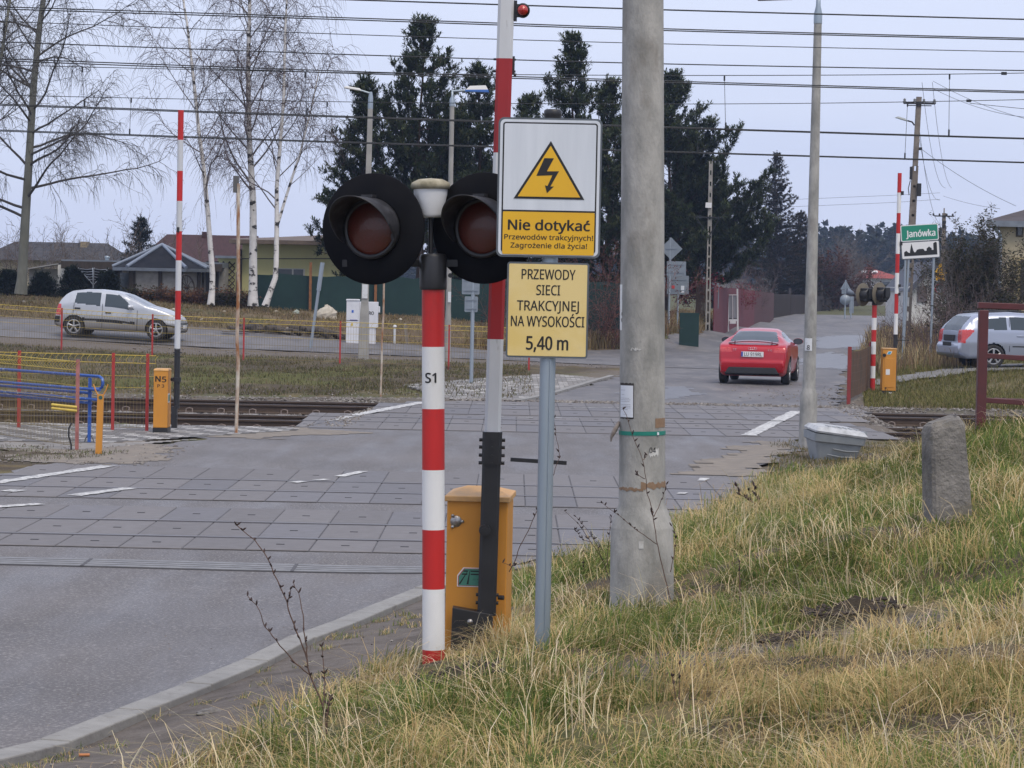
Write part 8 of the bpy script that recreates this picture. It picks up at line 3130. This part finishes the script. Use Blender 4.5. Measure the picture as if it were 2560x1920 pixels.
zone('roadside_grass', 'tall tawny grass on the left bank of the road', 46000, (lambda y: np.interp(y, [86, 93, 120, 150], [-2, 0, 6.3, 12]), lambda y: ledge(y) - .0), (87, 150), lambda x, y: np.ones_like(x), (.3, .8), (.02, .04), [(.24, .17, .085), (.19, .13, .07), (.28, .21, .11), (.14, .12, .05), (.33, .26, .15)], 14, .45)
zone('verge_reeds', 'tall straw coloured reeds along the right side of the road', 22000, (lambda y: redge(y) + .3, lambda y: redge(y) + 3.8), (69, 110), lambda x, y: sstep(.36, .56, fbm(x * .9, y * .5)), (.25, .95), (.015, .03), [(.36, .27, .14), (.28, .2, .11), (.2, .15, .085), (.15, .10, .07), (.42, .33, .19)], 15, .35)
zone('far_verge', 'short green verge along the distant road', 12000, (lambda y: ledge(y) - 3.5, lambda y: ledge(y) - .1), (110, 175), lambda x, y: np.ones_like(x), (.08, .3), (.03, .05), LAWN, 16, .5)
zone('corner_turf', 'short worn turf around the lamp post and grit bin', 16000, (lambda y: 3.3 + (y - 33) * .1, lambda y: .215 * y + 1), (32.6, 41.2), lambda x, y: (.25 + .75 * sstep(.3, .55, fbm(x * 1.1, y * .8))) * sstep(-.1, .4, x - 2.75 - (y - 33) * .19 + (fbm(x * 2, y * 2) - .5)), (.03, .12), (.006, .012), [(.12, .12, .035), (.17, .14, .055), (.10, .10, .035), (.22, .17, .08)], 18, .8)
zone('left_turf', 'ragged turf in front of the pink fence post', 9000, (-9.5, -5.2), (33, 36.2), lambda x, y: sstep(.4, .6, fbm(x, y)) * .8, (.02, .08), (.006, .012), [(.11, .14, .03), (.12, .10, .05), (.08, .07, .045)], 17, .8)

# ------------------------------------------------------------------ dry weeds in front
weed_m = mat('weed_stalk', (.13, .075, .055), .85, col2=(.09, .055, .04), scale=20)
bud_m = mat('weed_bud', (.045, .028, .025), .9)


def weed(label, stems, Y, rad, seed, bud=.010, name='dry_weed', m=None):
    r = random.Random(seed)
    base = at(*stems[0][0], Y)
    t = thing(name, label, 'weed', base)
    sb, bb = MB(), MB()
    for si, st in enumerate(stems):
        P = resample([at(u, v, Y + .03 * math.sin(si * 2.1) * (i > 0)) - base for i, (u, v) in enumerate(st)], max(5, len(st) * 3))
        P = [p + Vector((r.gauss(0, .002), r.gauss(0, .004), 0)) for p in P]
        sb.tube(P, [rad * (1 - .55 * i / (len(P) - 1)) * (1 if si == 0 else .75) for i in range(len(P))], 5)
        for i, p in enumerate(P):
            if i > len(P) * (.35 if si == 0 else .15) and r.random() < .5 or i == len(P) - 1:
                for _ in range(r.choice((1, 1, 2))):
                    d = Vector((r.gauss(0, .7), r.gauss(0, .7), .8)).normalized()
                    l_ = bud * r.uniform(1, 2.2)
                    bb.tube([p, p + d * l_ * .5, p + d * l_], [bud * .25, bud * .36, bud * .1], 5)
    sb.build('stalk', m or weed_m, t)
    bb.build('buds', bud_m, t)
    return t


z6 = lambda pts: [(x / 2.458, 1400 + y / 2.458) for x, y in pts]
weed('tall dry brown weed with forked budded stalks in front of the kerb', [z6([(2055, 1300), (2010, 1100), (1985, 900), (1900, 700), (1885, 600), (1840, 480), (1790, 370), (1760, 250), (1700, 120), (1650, 0)]) + [(640, 1352), (592, 1313)],
      z6([(1885, 600), (1870, 420), (1860, 330), (1830, 190), (1805, 140)]), z6([(1900, 700), (1800, 620), (1710, 510), (1625, 410), (1590, 300), (1525, 220)]), z6([(1765, 265), (1775, 225), (1785, 180)]), z6([(1985, 900), (1998, 750), (1990, 640), (1975, 530)]), z6([(2010, 1050), (2015, 930), (2025, 840)])], 10.6, .0042, 1, .012)
zC = lambda pts: [(1200 + x / 3.456, 950 + y / 3.456) for x, y in pts]
weed('dry budded weed climbing in front of the concrete pole', [zC([(1640, 1900), (1590, 1659), (1530, 1420), (1500, 1180), (1440, 930), (1410, 690), (1350, 560), (1330, 500), (1290, 370), (1240, 250)]), zC([(1500, 1180), (1560, 1060), (1590, 980), (1610, 900)]),
      zC([(1530, 1420), (1420, 1340), (1330, 1280), (1240, 1200), (1090, 1090), (1050, 1060)]), zC([(1650, 1659), (1680, 1480), (1690, 1330), (1660, 1260)]), zC([(1410, 690), (1445, 650)]), zC([(1425, 855), (1350, 810), (1348, 795)]), zC([(1500, 1180), (1475, 1120)])], 15.2, .0035, 2, .014)
weed('thin tangle of dry twigs left of the concrete pole', [zC([(1130, 1750), (1060, 1560), (960, 1400), (860, 1250), (730, 1130)]), zC([(960, 1400), (890, 1380), (820, 1290)]), zC([(1060, 1560), (1000, 1400), (900, 1260), (830, 1180)]), zC([(1130, 1700), (1090, 1500), (960, 1330)]), zC([(1100, 1600), (1120, 1350), (1135, 1180)]), zC([(900, 1650), (890, 1480)])], 16.3, .0028, 3, .012)
weed('thin dry stem leaning between the near boom and the sign tube', [zC([(250, 1659), (290, 1590), (330, 1470), (440, 1250), (500, 1110), (560, 960), (640, 800), (690, 660), (660, 500), (640, 330)]), zC([(270, 1610), (230, 1590), (195, 1580)]), zC([(280, 1605), (310, 1600)])], 13.0, .0026, 4, .012)
weed('dark dry seed head stalk on the bank below the pole', [[(1850, 1500), (1848, 1450), (1849, 1405)]], 14, .004, 5, .016)
weed('dark dead stalk standing in the lower right grass', [[(1700, 1900), (1692, 1820), (1690, 1750), (1680, 1690)], [(1692, 1800), (1700, 1740), (1697, 1660)]], 10.5, .004, 6, .014)
weed('dark withered weed clump at the far edge of the bank', [[(1905, 1275), (1880, 1255), (1850, 1235), (1842, 1215)], [(1880, 1255), (1872, 1225)], [(1905, 1275), (1890, 1240), (1886, 1215)]], 22.5, .006, 7, .03)
weed('dark stem at the base of the forked kerbside weed', [[(818, 1840), (812, 1800), (822, 1760), (824, 1742)]], 10.9, .006, 8, .014)
# litter and clods on the dirt strip
tag(MB().add([(-.05, -.03, .004), (.02, -.035, .012), (.055, .0, .006), (.03, .03, .016), (-.03, .025, .005)], [(0, 1, 2, 3, 4)]).build('paper_scrap', paper, None, gp(750, 1776) + Vector((0, 0, .01)), rz=.3), 'crumpled white paper scrap on the dirt by the grass edge', 'litter')
tag(MB().tube([(0, 0, .012), (.05, .005, .012)], .008, 6).build('cigarette_end', mat('orange_litter', (.5, .2, .08), .8), None, gp(197, 1894), rz=.1), 'orange brown scrap lying on the dirt near the kerb', 'litter')
tag(MB().add([(-.03, -.012, .006), (.03, -.01, .01), (.028, .012, .006), (-.03, .012, .008)], [(0, 1, 2, 3)]).build('dry_leaf', mat('dry_leaf', (.42, .33, .2), .8), None, gp(330, 1888) + Vector((0, 0, .006))), 'pale dry leaf on the dirt strip', 'leaf')
o = rock('dirt_clod', 'grey gravel clod on the dirt strip behind the kerb', gp(524, 1782) + Vector((0, 0, -.01)), .07, .05, .035, mat('clod', (.2, .19, .18), .95, col2=(.13, .12, .11), scale=30, bump=.6, bscale=60), 31)

# ------------------------------------------------------------------ wooded hills and the air between
hills = []
xs2 = np.linspace(-600, 600, 121)
for Yh, fn in ((480, lambda x: np.interp(x, [-400, -100, -60, 0, 36, 57, 81, 110, 400], [2.5, 2.2, 2.0, 2.0, 4.0, 6.5, 5.5, 5, 5])),):
    prof_h = fn(xs2) + (fbm(xs2 * .02, xs2 * 0 + 3) - .5) * 1.5
    rows = [(Yh - 160, 1.5), (Yh - 100, .25), (Yh - 40, .7), (Yh, 1.0), (Yh + 120, .8), (Yh + 260, .0)]
    V, nx2 = [], len(xs2)
    for (Y, f_) in rows:
        for x, p in zip(xs2, prof_h):
            V.append((x, Y, 1.2 + p * (0 if f_ == 1.5 else f_)))
    j = np.arange(len(V)).reshape(len(rows), nx2)
    Q = np.stack([j[:-1, :-1], j[:-1, 1:], j[1:, 1:], j[1:, :-1]], -1).reshape(-1, 4)
    struct(npmesh('hills', V, Q, mat('hill_floor', (.05, .055, .035), .95, col2=(.07, .06, .045), scale=.05, wcoord=True), smooth=True))
g = np.random.default_rng(9)
P, D, Sz = [], [], []
n = 1500
tx = g.uniform(-130, 150, n)
ty = 385 + g.uniform(0, 130, n)
th_ = np.interp(tx, [-130, -60, 0, 36, 57, 81, 150], [2.6, 2.4, 3, 5, 6.4, 6.2, 5]) * g.uniform(.6, 1.25, n)
hz0 = 1.2 + np.interp(tx, xs2, prof_h) * np.interp(ty, [Yh - 160, Yh - 100, Yh - 40, Yh, Yh + 120], [0, .25, .7, 1, .8])
for i in range(n):
    con = g.random() < .6
    hh = th_[i]
    k_ = 34
    f_ = g.random(k_)
    a = g.uniform(0, 2 * pi, k_)
    rw = (hh * (.20 if con else .3)) * ((1 - f_) ** .8 if con else np.sqrt(np.clip(1 - (2 * f_ - 1) ** 2, 0, 1)) + .1) * g.uniform(.4, 1, k_)
    zz_ = hz0[i] - .3 + hh * (f_ if con else .25 + .75 * f_)
    for q in range(k_):
        P.append((tx[i] + rw[q] * math.cos(a[q]), ty[i] + rw[q] * math.sin(a[q]), zz_[q]))
        D.append((math.cos(a[q]) * .5, math.sin(a[q]) * .5, .6 if con else .9))
        Sz.append(hh * (.13 if con else .12))
FOR = [(.035, .045, .03), (.045, .055, .034), (.06, .055, .042), (.028, .036, .026)]
fo = tufts('forest', P, D, np.array(Sz), FOR, None, n=4, wid=.62, seed=3, spreadk=.5)
tag(fo, 'wooded hillside fading blue in the distance', 'forest', kind='stuff')
hz_m = bpy.data.materials.new('haze')
hz_m.use_nodes = True
hn = hz_m.node_tree
hn.nodes.clear()
pv = hn.nodes.new('ShaderNodeVolumePrincipled')
pv.inputs['Color'].default_value = (.52, .68, 1.0, 1)
pv.inputs['Density'].default_value = .00035
ho = hn.nodes.new('ShaderNodeOutputMaterial')
hn.links.new(pv.outputs[0], ho.inputs['Volume'])
b = MB().box((0, 360, 18), (1300, 960, 60))
hb_ = b.build('haze', hz_m)
hb_['kind'] = 'stuff'
